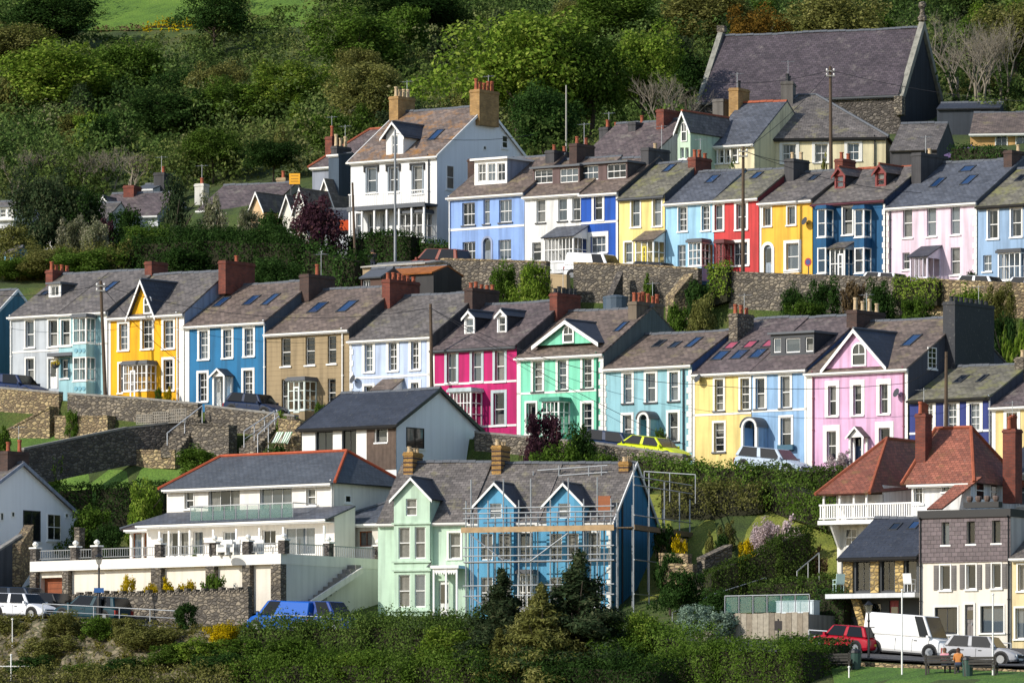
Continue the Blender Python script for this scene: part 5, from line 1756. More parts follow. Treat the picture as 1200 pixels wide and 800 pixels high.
# slate-hung house
h = House('slate_hung_house', 'three-storey white house with purple slate-hung top floor and grey shutters', 1077.5, 1184.5, 607, 752, 603, 3.4, Y=Yth(1077.5, 1060, 355, 28), th=28, wall=paint('e6ded0', .8, .1), roof=LEAD, side=paint('c9c4bb'), base=1.5, over=.02, gut=False)
zs = h.f.hit(1130, 658)[1]
top = [(1104, 611.5, 1113, 638), (1133.5, 610.5, 1143, 637), (1163, 609.5, 1173, 636)]
mid = [(1102, 662, 1113.5, 691), (1132.5, 661, 1143.5, 690), (1162.5, 660, 1173, 689)]
h.wins(top, rows=1, sillm=FRAME, curt='none', frame=DKGREY); h.wins(mid, rows=1, sur=.07, curt='none')
h.win(1095.5, 711, 1122, 743, cols=2, rows=1, sur=.08, curt='none', frame=DKGREY); h.win(1149, 709.5, 1176, 741, cols=2, rows=1, sur=.08, curt='none', frame=DKGREY)
h.door(1131, 708, 1141, 751, plain('7a7370'), glass=(.6, .85), sur=.1)
m = MB(); hz = [x for x in h.holes[:3]]
holes_wall(m, 0, h.W, zs, h.H - .02, hz, -.07, .07)
m.box(0, h.W, -.07, 0, zs - .02, zs)
for i, u in enumerate(m.uv):
    m.uv[i] = [(m.v[k][0], m.v[k][2]) for k in m.f[i]]
m.build('slate_cladding', slate('665a5c', .2, None, 0, .34, .22), h.root)
for a, b, c, d in mid:
    for e0, e1 in ((a - 7.5, a - 1.5), (c + 1.5, c + 7)):
        x0, z0, x1, z1 = h.r(e0, b, e1, d)
        m = MB(); m.box(x0, x1, -.05, -.005, z0, z1)
        for k in range(9):
            z = z0 + .1 + (z1 - z0 - .2) * k / 9
            m.box(x0 + .05, x1 - .05, -.07, -.05, z, z + .07)
        m.build('shutter', plain('6d6966', .7), h.root)
m = MB(); m.box(-.05, h.W + .05, -.16, h.D + .1, h.H - .02, h.H + .38); m.build('parapet', BLACK, h.root)
h.pipe(1079.5, BLACK); h.pipe(1182.5, BLACK); h.finish()
h = House('cream_shop_house', 'cream fronted house cut by right edge beside slate-hung house', 1186, 1290, 652, 752, 615, 3.4, Y=Yth(1186, 1060, 355, 28), th=28, wall=paint('e2cfa0'), roof=S_GREY, side=paint('c9c4bb'), base=1.5)
h.win(1193, 661, 1203, 692, rows=1, sur=.08); h.win(1190, 712, 1212, 748, cols=2, rows=1, sur=.1); h.finish()
h = House('grey_end_house', 'grey rendered tall house cut by right edge above cream shop front', 1186, 1290, 606, 700, 602, 3.0, Y=Yth(1186, 1060, 363, 28), th=28, wall=paint('8d94a6'), roof=LEAD, base=2, gut=BLACK)
h.win(1195, 617, 1204, 636, rows=1); h.finish()
h = House('white_slate_house', 'white house with dark slate roof at right edge behind brick chimney', 1171, 1260, 553, 640, 522, 3.6, Y=Yth(1171, 1060, 372, 28), th=28, wall=paint('e4e2dd'), roof=S_DARK, base=2)
h.win(1193, 561, 1206, 592, cols=2, rows=2); h.finish()
# roof terrace pots in front of the red house
root = thing('roof_planter', 'black planter with four round clay pots on roof beside red house', 'planter', ray(1129, 595, Yth(1129, 1060, 358, 28)), -R(28))
m = MB(); m.box(0, 2.0, 0, .5, 0, .3); m.build('trough', BLACK, root)
for i in range(4):
    m = MB(); m.lathe([(.1, .3), (.17, .42), (.19, .55), (.15, .62)], .25 + .5 * i, .25, 8); m.build('pot', plain('6b5a52'), root, True)
# ------------------------------------------------------------------ walls, steps, rails
def wall(label, pts, drop, mat, cop=None, th=.4, name='stone_wall', cat='wall', caph=.12, group=None, stones=False):
    """pts: (px, py of the top, q) along the wall; drop: how far the face goes down"""
    P = [ray(px, py, Yq(px, q)) for px, py, q in pts]
    O = P[0].copy(); O.z -= drop
    root = thing(name, label, cat, O, 0, group)
    b, c = MB(), MB()
    for A, B in zip(P, P[1:]):
        d = Vector((B.x - A.x, B.y - A.y, 0)); d.normalize(); n = Vector((-d.y, d.x, 0)) * th
        for m, z0, z1, o in ((b, -drop, 0, 0), (c, 0, caph, .05)):
            nn = n * (1 + o); f = -n * o
            q = [A + f, B + f, B + nn, A + nn]
            lo = [v + Vector((0, 0, z0)) - O for v in q]; hi = [v + Vector((0, 0, z1)) - O for v in q]
            m.add(hi); 
            for i in range(4):
                j = (i + 1) % 4
                m.add((lo[i], lo[j], hi[j], hi[i]))
            m.add(lo[::-1])
    b.build('masonry', mat, root)
    if stones:
        for A, B in zip(P, P[1:]):
            d = B - A; n = max(1, int(d.length / .3)); ang = math.atan2(d.y, d.x)
            for i in range(n):
                p = A + d * ((i + .5) / n) - O
                hh = caph * (2.0 if i % 2 else 1.0) * rnd.uniform(.85, 1.15)
                m = MB(); m.box(-.12, .12, -.02, th + .02, -.02, hh)
                o = m.build('coping_stone', mat, root); o.location = p; o.rotation_euler = (0, 0, ang)
    elif caph:
        c.build('coping', cop or mat, root)
    return root
wall('golden stone retaining wall at the left edge below pale grey house', [(-60, 450, 393.6), (69, 461, 393.6)], 3.4, ST_TAN, CONC)
wall('long grey stone retaining wall below yellow house', [(79, 462, 393.6), (160, 467, 393.6), (232, 474, 393.6)], 3.2, ST_GREY, CONC)
wall('grey stone retaining wall between two stairways below blue house', [(240, 476, 393.6), (345, 488, 393.6)], 3.4, ST_GREY, CONC)
wall('stepped lower stone ledge against the retaining wall', [(64, 489, 392.6), (126, 489, 392.6)], 2.2, ST_TAN, ST_TAN, .9)
root = wall('sloping stone buttress against golden wall at left', [(8, 505, 392.4), (58, 478, 392.6)], 2.5, ST_TAN, ST_TAN, 1.0)
wall('low stone parapet beside dark hatchback and lime car', [(556, 507, 393.7), (690, 519, 393.7), (800, 534, 393.7)], 1.6, ST_GREY, CONC, .35)
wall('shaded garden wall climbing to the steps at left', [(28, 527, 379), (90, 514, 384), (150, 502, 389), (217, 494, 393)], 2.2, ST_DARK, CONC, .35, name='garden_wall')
wall('low dry stone wall edging the lawn at left', [(133, 529, 389.6), (205, 529, 389.6)], 1.0, ST_TAN, ST_TAN, .5)
wall('rough stone side wall of the garden steps', [(222, 497, 391.4), (268, 500, 391.4)], 2.6, ST_GREY, ST_GREY, .8)
wall('rough stone wall by striped deckchairs', [(326, 492, 391), (352, 495, 391)], 2.4, ST_TAN, ST_TAN, .6)
# upper street
wall('tall grey rubble retaining wall under periwinkle house', [(516, 304.5, 433), (556, 305.5, 433), (640, 308, 433)], 3.6, ST_GREY, ST_TAN, .45)
wall('long grey rubble retaining wall under white van', [(672, 309, 433), (760, 312, 433), (818, 316, 433)], 3.6, ST_GREY, ST_TAN, .45)
wall('grey rubble retaining wall under red and mustard houses', [(854, 320, 433), (960, 324, 433), (1062, 327, 433)], 3.0, ST_GREY, ST_GREY, .45)
wall('brown rubble retaining wall under grey blue house at right', [(1076, 328, 433), (1250, 336, 433)], 3.0, ST_TAN, ST_TAN, .45)
wall('sunlit stone buttress ramp under pale yellow house', [(790, 348, 430.6), (812, 322, 432)], 4.0, ST_TAN, ST_TAN, 1.2)
wall('small rendered end wall in front of rubble wall', [(645, 323, 430.6), (664, 324, 430.6)], 2.6, REND_T, REND_T, .4)
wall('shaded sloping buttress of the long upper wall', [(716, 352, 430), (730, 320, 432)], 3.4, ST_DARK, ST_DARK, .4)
# lower street
wall('low stone wall with upright coping stones below white terrace', [(84, 699, 362.6), (180, 697, 362.6), (291, 693, 362.6)], 1.8, ST_GREY, ST_GREY, .35, stones=True, caph=.14)
wall('stone gatepost walls beside the white gable house', [(24, 640, 367), (39, 617, 370)], 2.4, ST_TAN, ST_TAN, .5)
wall('square stone gatepost by dark hedge near terrace end', [(87, 620, 374), (93, 620, 374)], 1.6, ST_GREY, ST_GREY, .5, name='gatepost', cat='gatepost')
wall('low stone kerb wall along the car park edge', [(985, 777, 355.5), (1260, 790, 355.5)], .7, ST_TAN, ST_TAN, .4)
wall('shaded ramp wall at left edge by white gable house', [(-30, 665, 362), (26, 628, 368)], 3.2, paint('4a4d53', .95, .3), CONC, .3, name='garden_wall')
for i, (a, b, c, q) in enumerate(((772, 650, 806, 377), (776, 662, 812, 374.5), (768, 632, 800, 381))):
    wall(('middle', 'lowest', 'topmost')[i] + ' small stone garden terrace right of scaffolding', [(a, b, q), (c, b + 1, q)], 1.0, ST_TAN, ST_TAN, .4)
wall('rough stone garden bank right of scaffolding', [(826, 655, 378), (858, 640, 380)], 2.0, ST_GREY, ST_GREY, .8)

def railing(label, pts, h=.95, n=None, mat=None, mids=1, name='handrail', cat='railing', r=.03):
    """pts: (px, py of the foot, q)"""
    P = [ray(px, py, Yq(px, q)) for px, py, q in pts]
    O = P[0]
    root = thing(name, label, cat, O)
    mat = mat or GALV
    m = MB()
    for A, B in zip(P, P[1:]):
        m.tube(A - O + Vector((0, 0, h)), B - O + Vector((0, 0, h)), r, 6)
        for k in range(mids):
            z = h * (k + 1) / (mids + 1)
            m.tube(A - O + Vector((0, 0, z)), B - O + Vector((0, 0, z)), r * .7, 5)
    m.build('rails', mat, root)
    for A, B in zip(P, P[1:]):
        k = n or max(1, int((B - A).length / 1.6))
        for i in range(k + 1):
            if i == 0 and A is not P[0]:
                continue
            p = A.lerp(B, i / k) - O
            mm = MB(); mm.tube(p - Vector((0, 0, .6)), p + Vector((0, 0, h)), r, 6); mm.build('post', mat, root)
    return root
RW = plain('c9ccd0', .5, .2)
railing('white handrail climbing the garden steps below blue house', [(196, 526, 389.8), (237, 494, 393)], mat=RW, mids=0, n=2)
railing('white stair rails below brown house', [(286, 524, 389.5), (322, 500, 392.5)], mat=RW, mids=1, n=3)
railing('second white stair rail beside striped deckchairs', [(302, 528, 389.2), (327, 506, 391.5)], mat=RW, mids=0, n=2)
railing('low white rail at the top of the lawn', [(148, 530, 391.5), (180, 529, 391.5)], .6, mat=RW, mids=0, n=2)
railing('rail fence along the lower street at left', [(50, 724, 357), (140, 729, 357), (212, 733, 357)], .8, mat=GALV, mids=1)
railing('rail fence before blue vans on lower street', [(318, 742, 357), (400, 745, 357)], 1.0, mat=GALV, mids=2)
railing('long handrail climbing beside dark clipped hedge', [(788, 738, 372), (838, 716, 374), (898, 697, 377)], mat=GALV, mids=0)
railing('short handrail on garden steps right of dark hedge', [(934, 690, 374), (960, 668, 378)], mat=GALV, mids=0, n=2)
railing('white railings round the car park below stone house', [(948, 758, 366), (1008, 762, 366)], .9, mat=RW, mids=2)
railing('railings in front of slate-hung house', [(1098, 768, 367.5), (1185, 774, 367.5)], .9, mat=GALV, mids=2)
railing('long thin rail behind hedge above scaffolding', [(755, 573, 387), (815, 577, 387)], 1.0, mat=GALV, mids=0)
# stairs
def steps(label, px0, py0, q0, px1, py1, q1, n, w):
    A, B = ray(px0, py0, Yq(px0, q0)), ray(px1, py1, Yq(px1, q1))
    root = thing('stone_steps', label, 'steps', A)
    d = B - A; dl = Vector((d.x, d.y, 0)).length; ang = math.atan2(d.y, d.x)
    for i in range(n):
        m = MB(); m.box(dl * i / n, dl * (i + 1) / n + .04, -w / 2, w / 2, d.z * (i + 1) / n - .6, d.z * (i + 1) / n)
        o = m.build('step', ST_GREY, root); o.rotation_euler = (0, 0, ang)
    return root
steps('grey stone steps below blue house', 200, 527, 389.6, 226, 489, 393.2, 14, 1.3)
steps('stone steps below brown house', 290, 527, 389.4, 318, 498, 392.4, 11, 1.2)
# lattice fence
f = Fr(160, 497, Yq(160, 391.8), 36)
root = thing('lattice_fence', 'dark lattice fence panels at the foot of long retaining wall', 'fence', f.O, -R(36))
W = f.hit(218, 497)[0]
for k in range(3):
    a, b = W * k / 3, W * (k + 1) / 3; z = .55 + .12 * k
    m = MB(); n = 9
    for i in range(n + 1):
        x = a + (b - a) * i / n; m.box(x - .015, x + .015, -.02, .02, 0, z)
    for i in range(5):
        zz_ = z * i / 4; m.box(a, b, -.03, -.015, zz_ - .015, zz_ + .015)
    m.build('lattice_panel', plain('9b958a', .8), root)
# deckchairs
for i, px in enumerate((321, 331)):
    p = gp(px, 390); p = ray(px, 525, Yq(px, 389.6))
    root = thing('deckchair', ('green', 'second green')[i] + ' and white striped deckchair by rough stone wall' if i == 0 else 'striped deckchair on the right of the pair', 'deckchair', p, -R(30), 'striped deckchairs')
    m = MB(); m.quad((-.27, .1, .25), (.27, .1, .25), (.27, .75, 1.0), (-.27, .75, 1.0)); m.quad((-.27, .1, .25), (.27, .1, .25), (.27, -.35, .3), (-.27, -.35, .3)); m.build('canvas', plain('dfe3d8', .8), root)
    for x in (-.15, 0.02, .18):
        m = MB(); m.quad((x, .085, .25), (x + .06, .085, .25), (x + .06, .735, 1.0), (x, .735, 1.0)); m.build('stripe', plain('4f8a5e', .8), root)
    for x in (-.29, .29):
        m = MB(); m.tube((x, -.45, 0), (x, .78, 1.03), .02, 5); m.build('rail', WOOD, root)
        m = MB(); m.tube((x, .6, 0), (x, -.3, .35), .02, 5); m.build('rail', WOOD, root)

# timber retaining wall with glass balustrade
f = Fr(848.5, 752, Yq(848.5, 366), 30)
root = thing('timber_terrace', 'silvery timber-clad terrace with glass balustrade above car park', 'terrace', f.O, -R(30))
W = f.hit(947.5, 740)[0]; zt = f.hit(895, 718)[1]; zr = f.hit(895, 697)[1]
n = 15
for i in range(n):
    a, b = W * i / n, W * (i + 1) / n
    m = MB(); m.box(a + .01, b - .01, rnd.uniform(-.015, .01), .06, -.8, zt + rnd.uniform(-.03, .03)); m.build('plank', plain(rnd.choice(['a59a88', '988c7a', 'b0a694', '8d8272']), .9, var=.35, scale=5), root)
m = MB(); m.box(0, W, .07, 4.5, -.8, zt - .1); m.build('terrace_fill', CONC, root)
for i in range(7):
    x = W * i / 6
    m = MB(); m.tube((x, .1, zt - .1), (x, .1, zr), .03, 6); m.build('post', GALV, root)
    if i < 6:
        m = MB(); m.box(x + .08, x + W / 6 - .08, .09, .11, zt + .05, zr - .06); m.build('glass_panel', GLASS_T, root)
m = MB(); m.tube((0, .1, zr), (W, .1, zr), .03, 6); m.build('handrail', GALV, root)
p = f.world(W * .45, 1.6, zt - .1)
root = thing('white_cabinet', 'white cabinet standing on timber terrace behind glass', 'cabinet', p, -R(30))
m = MB(); m.box(0, 2.2, 0, .7, 0, .75); m.box(-.03, 2.23, -.03, .73, .75, .8); m.build('body', plain('c5d2d6'), root)
for i in range(3):
    m = MB(); m.box(.04 + .72 * i, .7 + .72 * i, -.03, -.002, .06, .7); m.build('door', plain('d5dfe2'), root)

# rock face below the lower street
def rockface():
    rr = random.Random(5)
    V, F = [], []
    xs = np.arange(-62, -13, .5); qs = np.linspace(349.5, 356.4, 12)
    for q in qs:
        for x in xs:
            Y = q - x * TA
            V.append((x + rr.uniform(-.15, .15), Y - rr.uniform(0, .5), ground(x, Y) + .12 + rr.uniform(-.1, .25)))
    n = len(xs)
    for i in range(len(qs) - 1):
        for j in range(n - 1):
            F.append((i * n + j, i * n + j + 1, (i + 1) * n + j + 1, (i + 1) * n + j))
    me = bpy.data.meshes.new('embankment'); me.from_pydata(V, [], F); me.materials.append(stone('6e6450', '857a62', '4f5030', 2.2, 1.4))
    o = bpy.data.objects.new('embankment', me); COL.objects.link(o); struct(o)
rockface()
strip('lawn_front', 346, 355, 16, 45, grassmat('35521a', '4c7022', '6a8030'), .06)
strip('lawn_bank', 379, 391.5, 7, 19, grassmat('5f6a24', '7d8434', '8f8a48'), .05)
strip('lawn_left', 385, 390.5, -30, -18.5, grassmat('4a6a20', '648530', '7a8c40'), .05)
strip('lawn_upper_left', 389, 393, -40, -25, grassmat('3e5a1e', '567528', '6c7a38'), .05)
strip('car_park', 357.6, 367.6, 14, 45, ASPH, .2)

# ------------------------------------------------------------------ vehicles
CG = plain('0b0f13', .16, var=.1, spec=.3)
TYRE = plain('141414', .9)
RIM = plain('9a9da0', .35, .6)
LAMPG = plain('dfe4e6', .15, spec=.8)
LAMPR = plain('8e1512', .3)
def car(label, px, q, col, kind='hatch', flip=False, yaw=36.0, name=None, dz=0.05, group='parked cars', cat=None):
    P = gp(px, q)
    D = {'hatch': (4.0, 1.72, 1.46, .5, -1.55, -1.9, .95), 'estate': (4.5, 1.76, 1.48, .55, -1.95, -2.2, 1.15), 'suv': (4.5, 1.86, 1.74, .5, -1.95, -2.2, 1.15),
         'van': (4.3, 1.78, 1.82, .75, -2.08, -2.13, 1.35), 'transit': (4.7, 1.95, 2.2, 1.1, -2.28, -2.33, 1.65), 'coupe': (4.4, 1.78, 1.42, .45, -1.3, -1.95, 1.1)}[kind]
    L, W, H, rf, rb, tb, wb = D
    big = kind == 'transit'
    belt = 1.1 if big else (1.02 if kind in ('suv', 'van') else .92)
    hood = belt - (.12 if not big else .1); nose = belt - .3
    wr = .34 if not big else .36
    a = -R(yaw) + (math.pi if flip else 0)
    hx, hy = math.cos(a), math.sin(a)
    k = (ground(P.x + hx, P.y + hy) - ground(P.x - hx, P.y - hy)) / 2
    nm = name or {'van': 'panel_van', 'transit': 'panel_van'}.get(kind, 'parked_car')
    P.z += dz
    root = thing(nm, label, cat or ('van' if kind in ('van', 'transit') else 'car'), P, a, group)
    root.rotation_euler = (0, -math.atan(k), a)
    hw = W / 2; bodym = carpaint(col)
    l2 = L / 2
    # body lofted through cross sections: narrower and rounder at nose and tail
    st = [(-l2, .40, belt - .22, .84), (-l2 + .06, .30, belt - .08, .92), (-l2 + .3, .24, belt - .01, .985), (tb + .45, .2, belt, 1), (0, .2, belt + .01, 1), (wb - .2, .2, belt + .005, 1),
          (wb + .1, .2, belt - .01, 1), (wb + (l2 - wb) * .55, .22, hood, .98), (l2 - .28, .24, hood - .07, .94), (l2 - .08, .28, nose + .02, .86), (l2, .36, nose - .16, .78)]
    m = MB(); ring = []
    for x, zl, zt, k in st:
        w = hw * k; h_ = zt - zl
        half = [(w * .9, zl), (w, zl + h_ * .22), (w, zl + h_ * .6), (w * .975, zl + h_ * .86), (w * .88, zt - .015), (w * .5, zt + .012)]
        ring.append([(x, -y, z) for y, z in half] + [(x, y, z) for y, z in half[::-1]])
    for A_, B_ in zip(ring, ring[1:]):
        for i in range(len(A_)):
            j = (i + 1) % len(A_)
            m.quad(A_[i], B_[i], B_[j], A_[j])
    m.add(ring[0]); m.add(ring[-1][::-1])
    bo = m.build('body', bodym, root, True, .02)
    for sy in (-1, 1):
        for x in (l2 - .78, -l2 + .75):
            mm = MB(); mm.tube((x, sy * (hw - .25), wr + .02), (x, sy * (hw + .006), wr + .02), wr * 1.2, 18); mm.build('wheel_arch', BLACK, root)
    # cabin: tapered towards the roof
    c = MB(); it = .2 if not big else .1; e = .03; base = [(tb, -hw + e), (wb, -hw + e), (wb, hw - e), (tb, hw - e)]; top = [(rb, -hw + it), (rf, -hw + it), (rf, hw - it), (rb, hw - it)]
    lo = [(x, y, belt - .02) for x, y in base]; hi = [(x, y, H) for x, y in top]
    c.add(hi); c.add(lo[::-1])
    for i in range(4):
        j = (i + 1) % 4
        c.add((lo[i], lo[j], hi[j], hi[i]))
    c.build('cabin', bodym, root, True, .09)
    def face(p, q, r, s_, ins, nm2, mat=CG, out=.015):
        p, q, r, s_ = (Vector(v) for v in (p, q, r, s_)); ctr = (p + q + r + s_) / 4
        nn = (q - p).cross(s_ - p); nn.normalize()
        if nn.dot(ctr - Vector((0, 0, .8))) < 0: nn = -nn
        pts = [v.lerp(ctr, ins) + nn * out for v in (p, q, r, s_)]
        mm = MB(); mm.add(pts); mm.add([v - nn * .02 for v in pts][::-1])
        for i in range(4):
            mm.add((pts[i], pts[(i + 1) % 4], pts[(i + 1) % 4] - nn * .02, pts[i] - nn * .02))
        return mm.build(nm2, mat, root)
    face(lo[1], lo[2], hi[2], hi[1], .1, 'windscreen')
    if kind not in ('van', 'transit'):
        face(lo[3], lo[0], hi[0], hi[3], .14, 'rear_window')
    for s0, (i, j) in (('l', (0, 1)), ('r', (3, 2))):
        A, B, C_, D_ = (Vector(v) for v in (lo[i], lo[j], hi[j], hi[i]))
        cuts = [(.06, .48), (.52, .95)] if kind not in ('van', 'transit') else ([(.66, .95)] if kind == 'van' else [(.82, .97)])
        for u, v in cuts:
            face(A.lerp(B, u), A.lerp(B, v), D_.lerp(C_, v), D_.lerp(C_, u), .1, 'side_window')
        if kind in ('van', 'transit'):
            pass
    for sy in (-1, 1):
        mm = MB(); mm.box(l2 - .16, l2 - .005, sy * (hw - .4) - .16, sy * (hw - .4) + .16, nose - .16, nose + .0); mm.build('headlight', LAMPG, root)
        mm = MB(); mm.box(-l2 - .015, -l2 + .1, sy * (hw - .2) - .12, sy * (hw - .2) + .12, belt - .4, belt - .15); mm.build('tail_light', LAMPR, root)
        mm = MB(); mm.box(wb - .25, wb - .12, sy * (hw + .09) - .07, sy * (hw + .09) + .07, belt - .02, belt + .12); mm.build('wing_mirror', bodym, root)
        for x in (l2 - .78, -l2 + .75):
            mm = MB(); mm.tube((x, sy * (hw - .2), wr), (x, sy * (hw + .015), wr), wr, 16)
            w = mm.build('wheel', TYRE, root)
            mm = MB(); mm.tube((x, sy * (hw - .1), wr), (x, sy * (hw + .025), wr), wr * .62, 10); mm.build('rim', RIM, w)
    for sy in (-1, 1):
        ya, yb_ = sorted((sy * (hw - .01), sy * (hw + .004)))
        for x in ([.85, -.12, -1.05] if not big and kind != 'van' else [wb - .15, wb - 1.1, -.4]):
            mm = MB(); mm.box(x - .008, x + .008, ya, yb_, .36, belt - .1); mm.build('door_seam', BLACK, root)
        mm = MB(); mm.box(-l2 + 1.2, l2 - 1.25, ya, yb_ , .22, .3); mm.build('sill_trim', BLACK, root)
        for x in ([.0, -.95] if not big else [wb - 1.0]):
            mm = MB(); mm.box(x, x + .17, *sorted((sy * (hw - .02), sy * (hw + .02))), belt - .2, belt - .16); mm.build('door_handle', DKGREY, root)
    mm = MB(); mm.box(l2 - .12, l2 + .004, -hw * .76, hw * .76, .28, .4); mm.build('bumper', DKGREY, root)
    mm = MB(); mm.box(l2 - .03, l2 + .012, -.45, .45, .45, .6); mm.build('grille', BLACK, root)
    mm = MB(); mm.box(l2 + .0, l2 + .02, -.26, .26, .34, .44); mm.build('number_plate', plain('e8e8e0'), root)
    mm = MB(); mm.box(-l2 - .02, -l2, -.26, .26, .5, .61); mm.build('number_plate', plain('d8c24a'), root)
    return root
car('red brown off-roader parked beside periwinkle house', 512, 436.2, '7c4236', 'suv', True)
car('small white panel van parked before royal blue house', 700, 436.6, 'e8e8e6', 'van')
car('dark blue hatchback parked before pale yellow house', 772, 436.4, '1e2a38', 'hatch')
car('white hatchback parked before dark teal house', 1044, 436.4, 'dfe1e2', 'hatch')
car('white hatchback parked before pale pink house', 1155, 436.4, 'e2e3e4', 'hatch')
car('white car cut by right edge on upper street', 1216, 436.4, 'd8dadc', 'hatch')
car('navy hatchback parked before brown house', 300, 396.5, '1c2a44', 'hatch')
car('dark navy hatchback behind stone parapet near mint house', 724, 396.4, '1b2d4a', 'estate')
car('lime yellow coupe parked before aqua house', 766, 396.2, 'c5d31c', 'coupe')
car('silver blue estate with roof bars behind hedge before pale blue house', 906, 396.2, 'aebccb', 'estate')
car('dark blue car with roof bars parked before grey house at left', 18, 396.4, '1d2d50', 'estate')
car('teal car parked behind the middle terrace roofs', 528, 424, '1f5a66', 'hatch')
car('white saloon with flag stickers parked at lower left edge', 28, 359.2, 'd9dbe0', 'hatch')
car('dark navy off-roader parked at lower left', 30, 361.8, '1b2a3c', 'suv')
car('black car with open bonnet before orange garage door', 62, 362.0, '15181d', 'hatch')
car('dark teal estate car parked under lamp post', 108, 359.8, '173842', 'estate', True)
car('silver car half hidden at left edge by garage', 2, 363.0, 'b9bec4', 'hatch')
car('bright blue van parked below white terrace end', 334, 360.5, '1557b0', 'van', True)
car('dark blue pickup van beside bright blue van', 380, 361, '1d3f86', 'van')
car('large white high-roof van in the car park', 1066, 363.5, 'e4e4e2', 'transit', yaw=30)
car('silver grey hatchback beside large white van', 1152, 361, 'a9aaae', 'hatch', yaw=24)
car('red car half hidden behind clipped hedge in car park', 992, 362.5, 'a3152a', 'hatch', True, yaw=42)
# ------------------------------------------------------------------ poles, lamps and wires
WPOLE = plain('5c4c3c', .9, var=.3)
TOPS = {}
def upole(key, label, px0, py0, px1, py1, q, mat=None, r=.13, arms=True, steel=False):
    A, B = ray(px1, py1, Yq(px1, q)), ray(px0, py0, Yq(px0, q))
    root = thing('utility_pole', label, 'pole', A, 0, 'utility poles')
    m = MB(); m.tube((0, 0, -.8), tuple(B - A), r, 8, r * .65); m.build('shaft', mat or WPOLE, root)
    t = B - A
    if arms:
        for k in range(2):
            z = t.z - .35 - .3 * k
            mm = MB(); mm.box(t.x - .28, t.x + .28, t.y - .16, t.y - .06, z, z + .08); mm.build('crossarm', plain('9b9890'), root)
            for sx in (-.22, .22):
                mm = MB(); mm.lathe([(.04, z + .08), (.06, z + .12), (.04, z + .2)], t.x + sx, t.y - .11, 6); mm.build('insulator', FRAME, root)
    TOPS[key] = B - Vector((0, .1, .25))
upole('a', 'leaning telegraph pole before aqua bay house', 118, 329, 124, 464, 396)
upole('b', 'telegraph pole between lavender and magenta houses', 504.5, 356, 507, 500, 398.5, arms=False)
upole('c', 'telegraph pole in front of red house', 871, 172, 870.5, 324, 435)
upole('d', 'telegraph pole before cream hipped house', 973, 78, 974, 205, 447)
upole('e', 'thin wooden pole left of villa', 413, 214, 417, 312, 436.5, arms=False, r=.1)
upole('f', 'tall grey steel pole before villa', 463, 152, 463, 310, 436, STEEL, .1, False)
upole('g', 'telegraph pole before navy house', 1109, 412, 1108, 560, 396.5, arms=False)
upole('h', 'thin pale pole standing in the wood above upper terrace', 663.5, 100, 663.5, 200, 462, plain('a8a49a'), .07, False)
def wire(label, A, B, sag=.5):
    m = MB(); n = 12
    root = A
    pts = []
    for i in range(n + 1):
        t = i / n; p = A.lerp(B, t); p.z -= sag * 4 * t * (1 - t); pts.append(p - A)
    for p, q in zip(pts, pts[1:]):
        m.tube(p, q, .016, 4, cap=False)
    o = m.build('overhead_wire', BLACK); o.location = A
    tag(o, label, 'wire', 'overhead wires'); o['kind'] = 'thing'
def far(px, py, q): return ray(px, py, Yq(px, q))
wire('overhead wire from leaning pole to yellow house', TOPS['a'], far(205, 420, 399.5), .3)
wire('overhead wire from leaning pole leaving at the left edge', TOPS['a'], far(-60, 340, 396), .5)
wire('overhead wire from leaning pole across blue and brown houses', TOPS['a'], TOPS['b'], 1.2)
wire('overhead wire from pole before lavender house over mint house to navy house pole', TOPS['b'], far(812, 450, 397), 1.0)
wire('overhead wire crossing pale blue and pink houses', far(812, 450, 397), far(1060, 449, 397), .3)
wire('overhead wire from pink house to navy house pole', far(1060, 449, 397), TOPS['g'], .2)
wire('overhead wire slanting down to aqua house', TOPS['b'], far(800, 520, 397), .3)
wire('overhead wire from villa gable to steel pole', TOPS['f'], far(625, 158, 447), .4)
wire('overhead wire from red house pole to cream house', TOPS['c'], far(960, 190, 440), .3)
wire('overhead wire from red house pole to cream house pole', TOPS['c'], TOPS['d'], .4)
wire('overhead wire from red house pole towards mustard house', TOPS['c'], far(1080, 226, 439), .5)
wire('overhead wire from cream house pole over church roof', TOPS['d'], far(830, 95, 447), .4)
wire('overhead wire from cream house pole to right edge', TOPS['d'], far(1230, 120, 447), .4)

def lamp(label, px, py, q, top, sign=None):
    P = ray(px, py, Yq(px, q)); H = (py - top) / FPX * P.y
    root = thing('street_lamp', label, 'lamp post', P, 0, 'black lantern street lamps')
    m = MB(); m.lathe([(.16, -.4), (.16, .5), (.09, .6), (.06, .8), (.05, H * .7), (.08, H * .72), (.045, H * .74), (.04, H - .62)], 0, 0, 8); m.build('column', BLACK, root, False)
    m = MB(); m.box(-.3, .3, -.02, .02, H * .62, H * .62 + .04); m.build('ladder_bar', BLACK, root)
    m = MB(); m.lathe([(.05, H - .62), (.13, H - .56), (.2, H - .2)], 0, 0, 6); l = m.build('lantern', glass(.6, '6a6a60'), root)
    m = MB(); m.lathe([(.24, H - .2), (.1, H - .06), (.04, H)], 0, 0, 6); m.build('lantern_cap', BLACK, l)
    if sign:
        z = (py - sign) / FPX * P.y
        m = MB(); m.box(-.27, .27, -.09, -.06, z, z + .26); m.build('blue_sign', plain('2a5f9e'), root)
lamp('black lantern lamp post in front of white terrace', 116, 712, 358.6, 648, 694)
lamp('black lantern lamp post beside white van', 1018, 786, 358, 704)
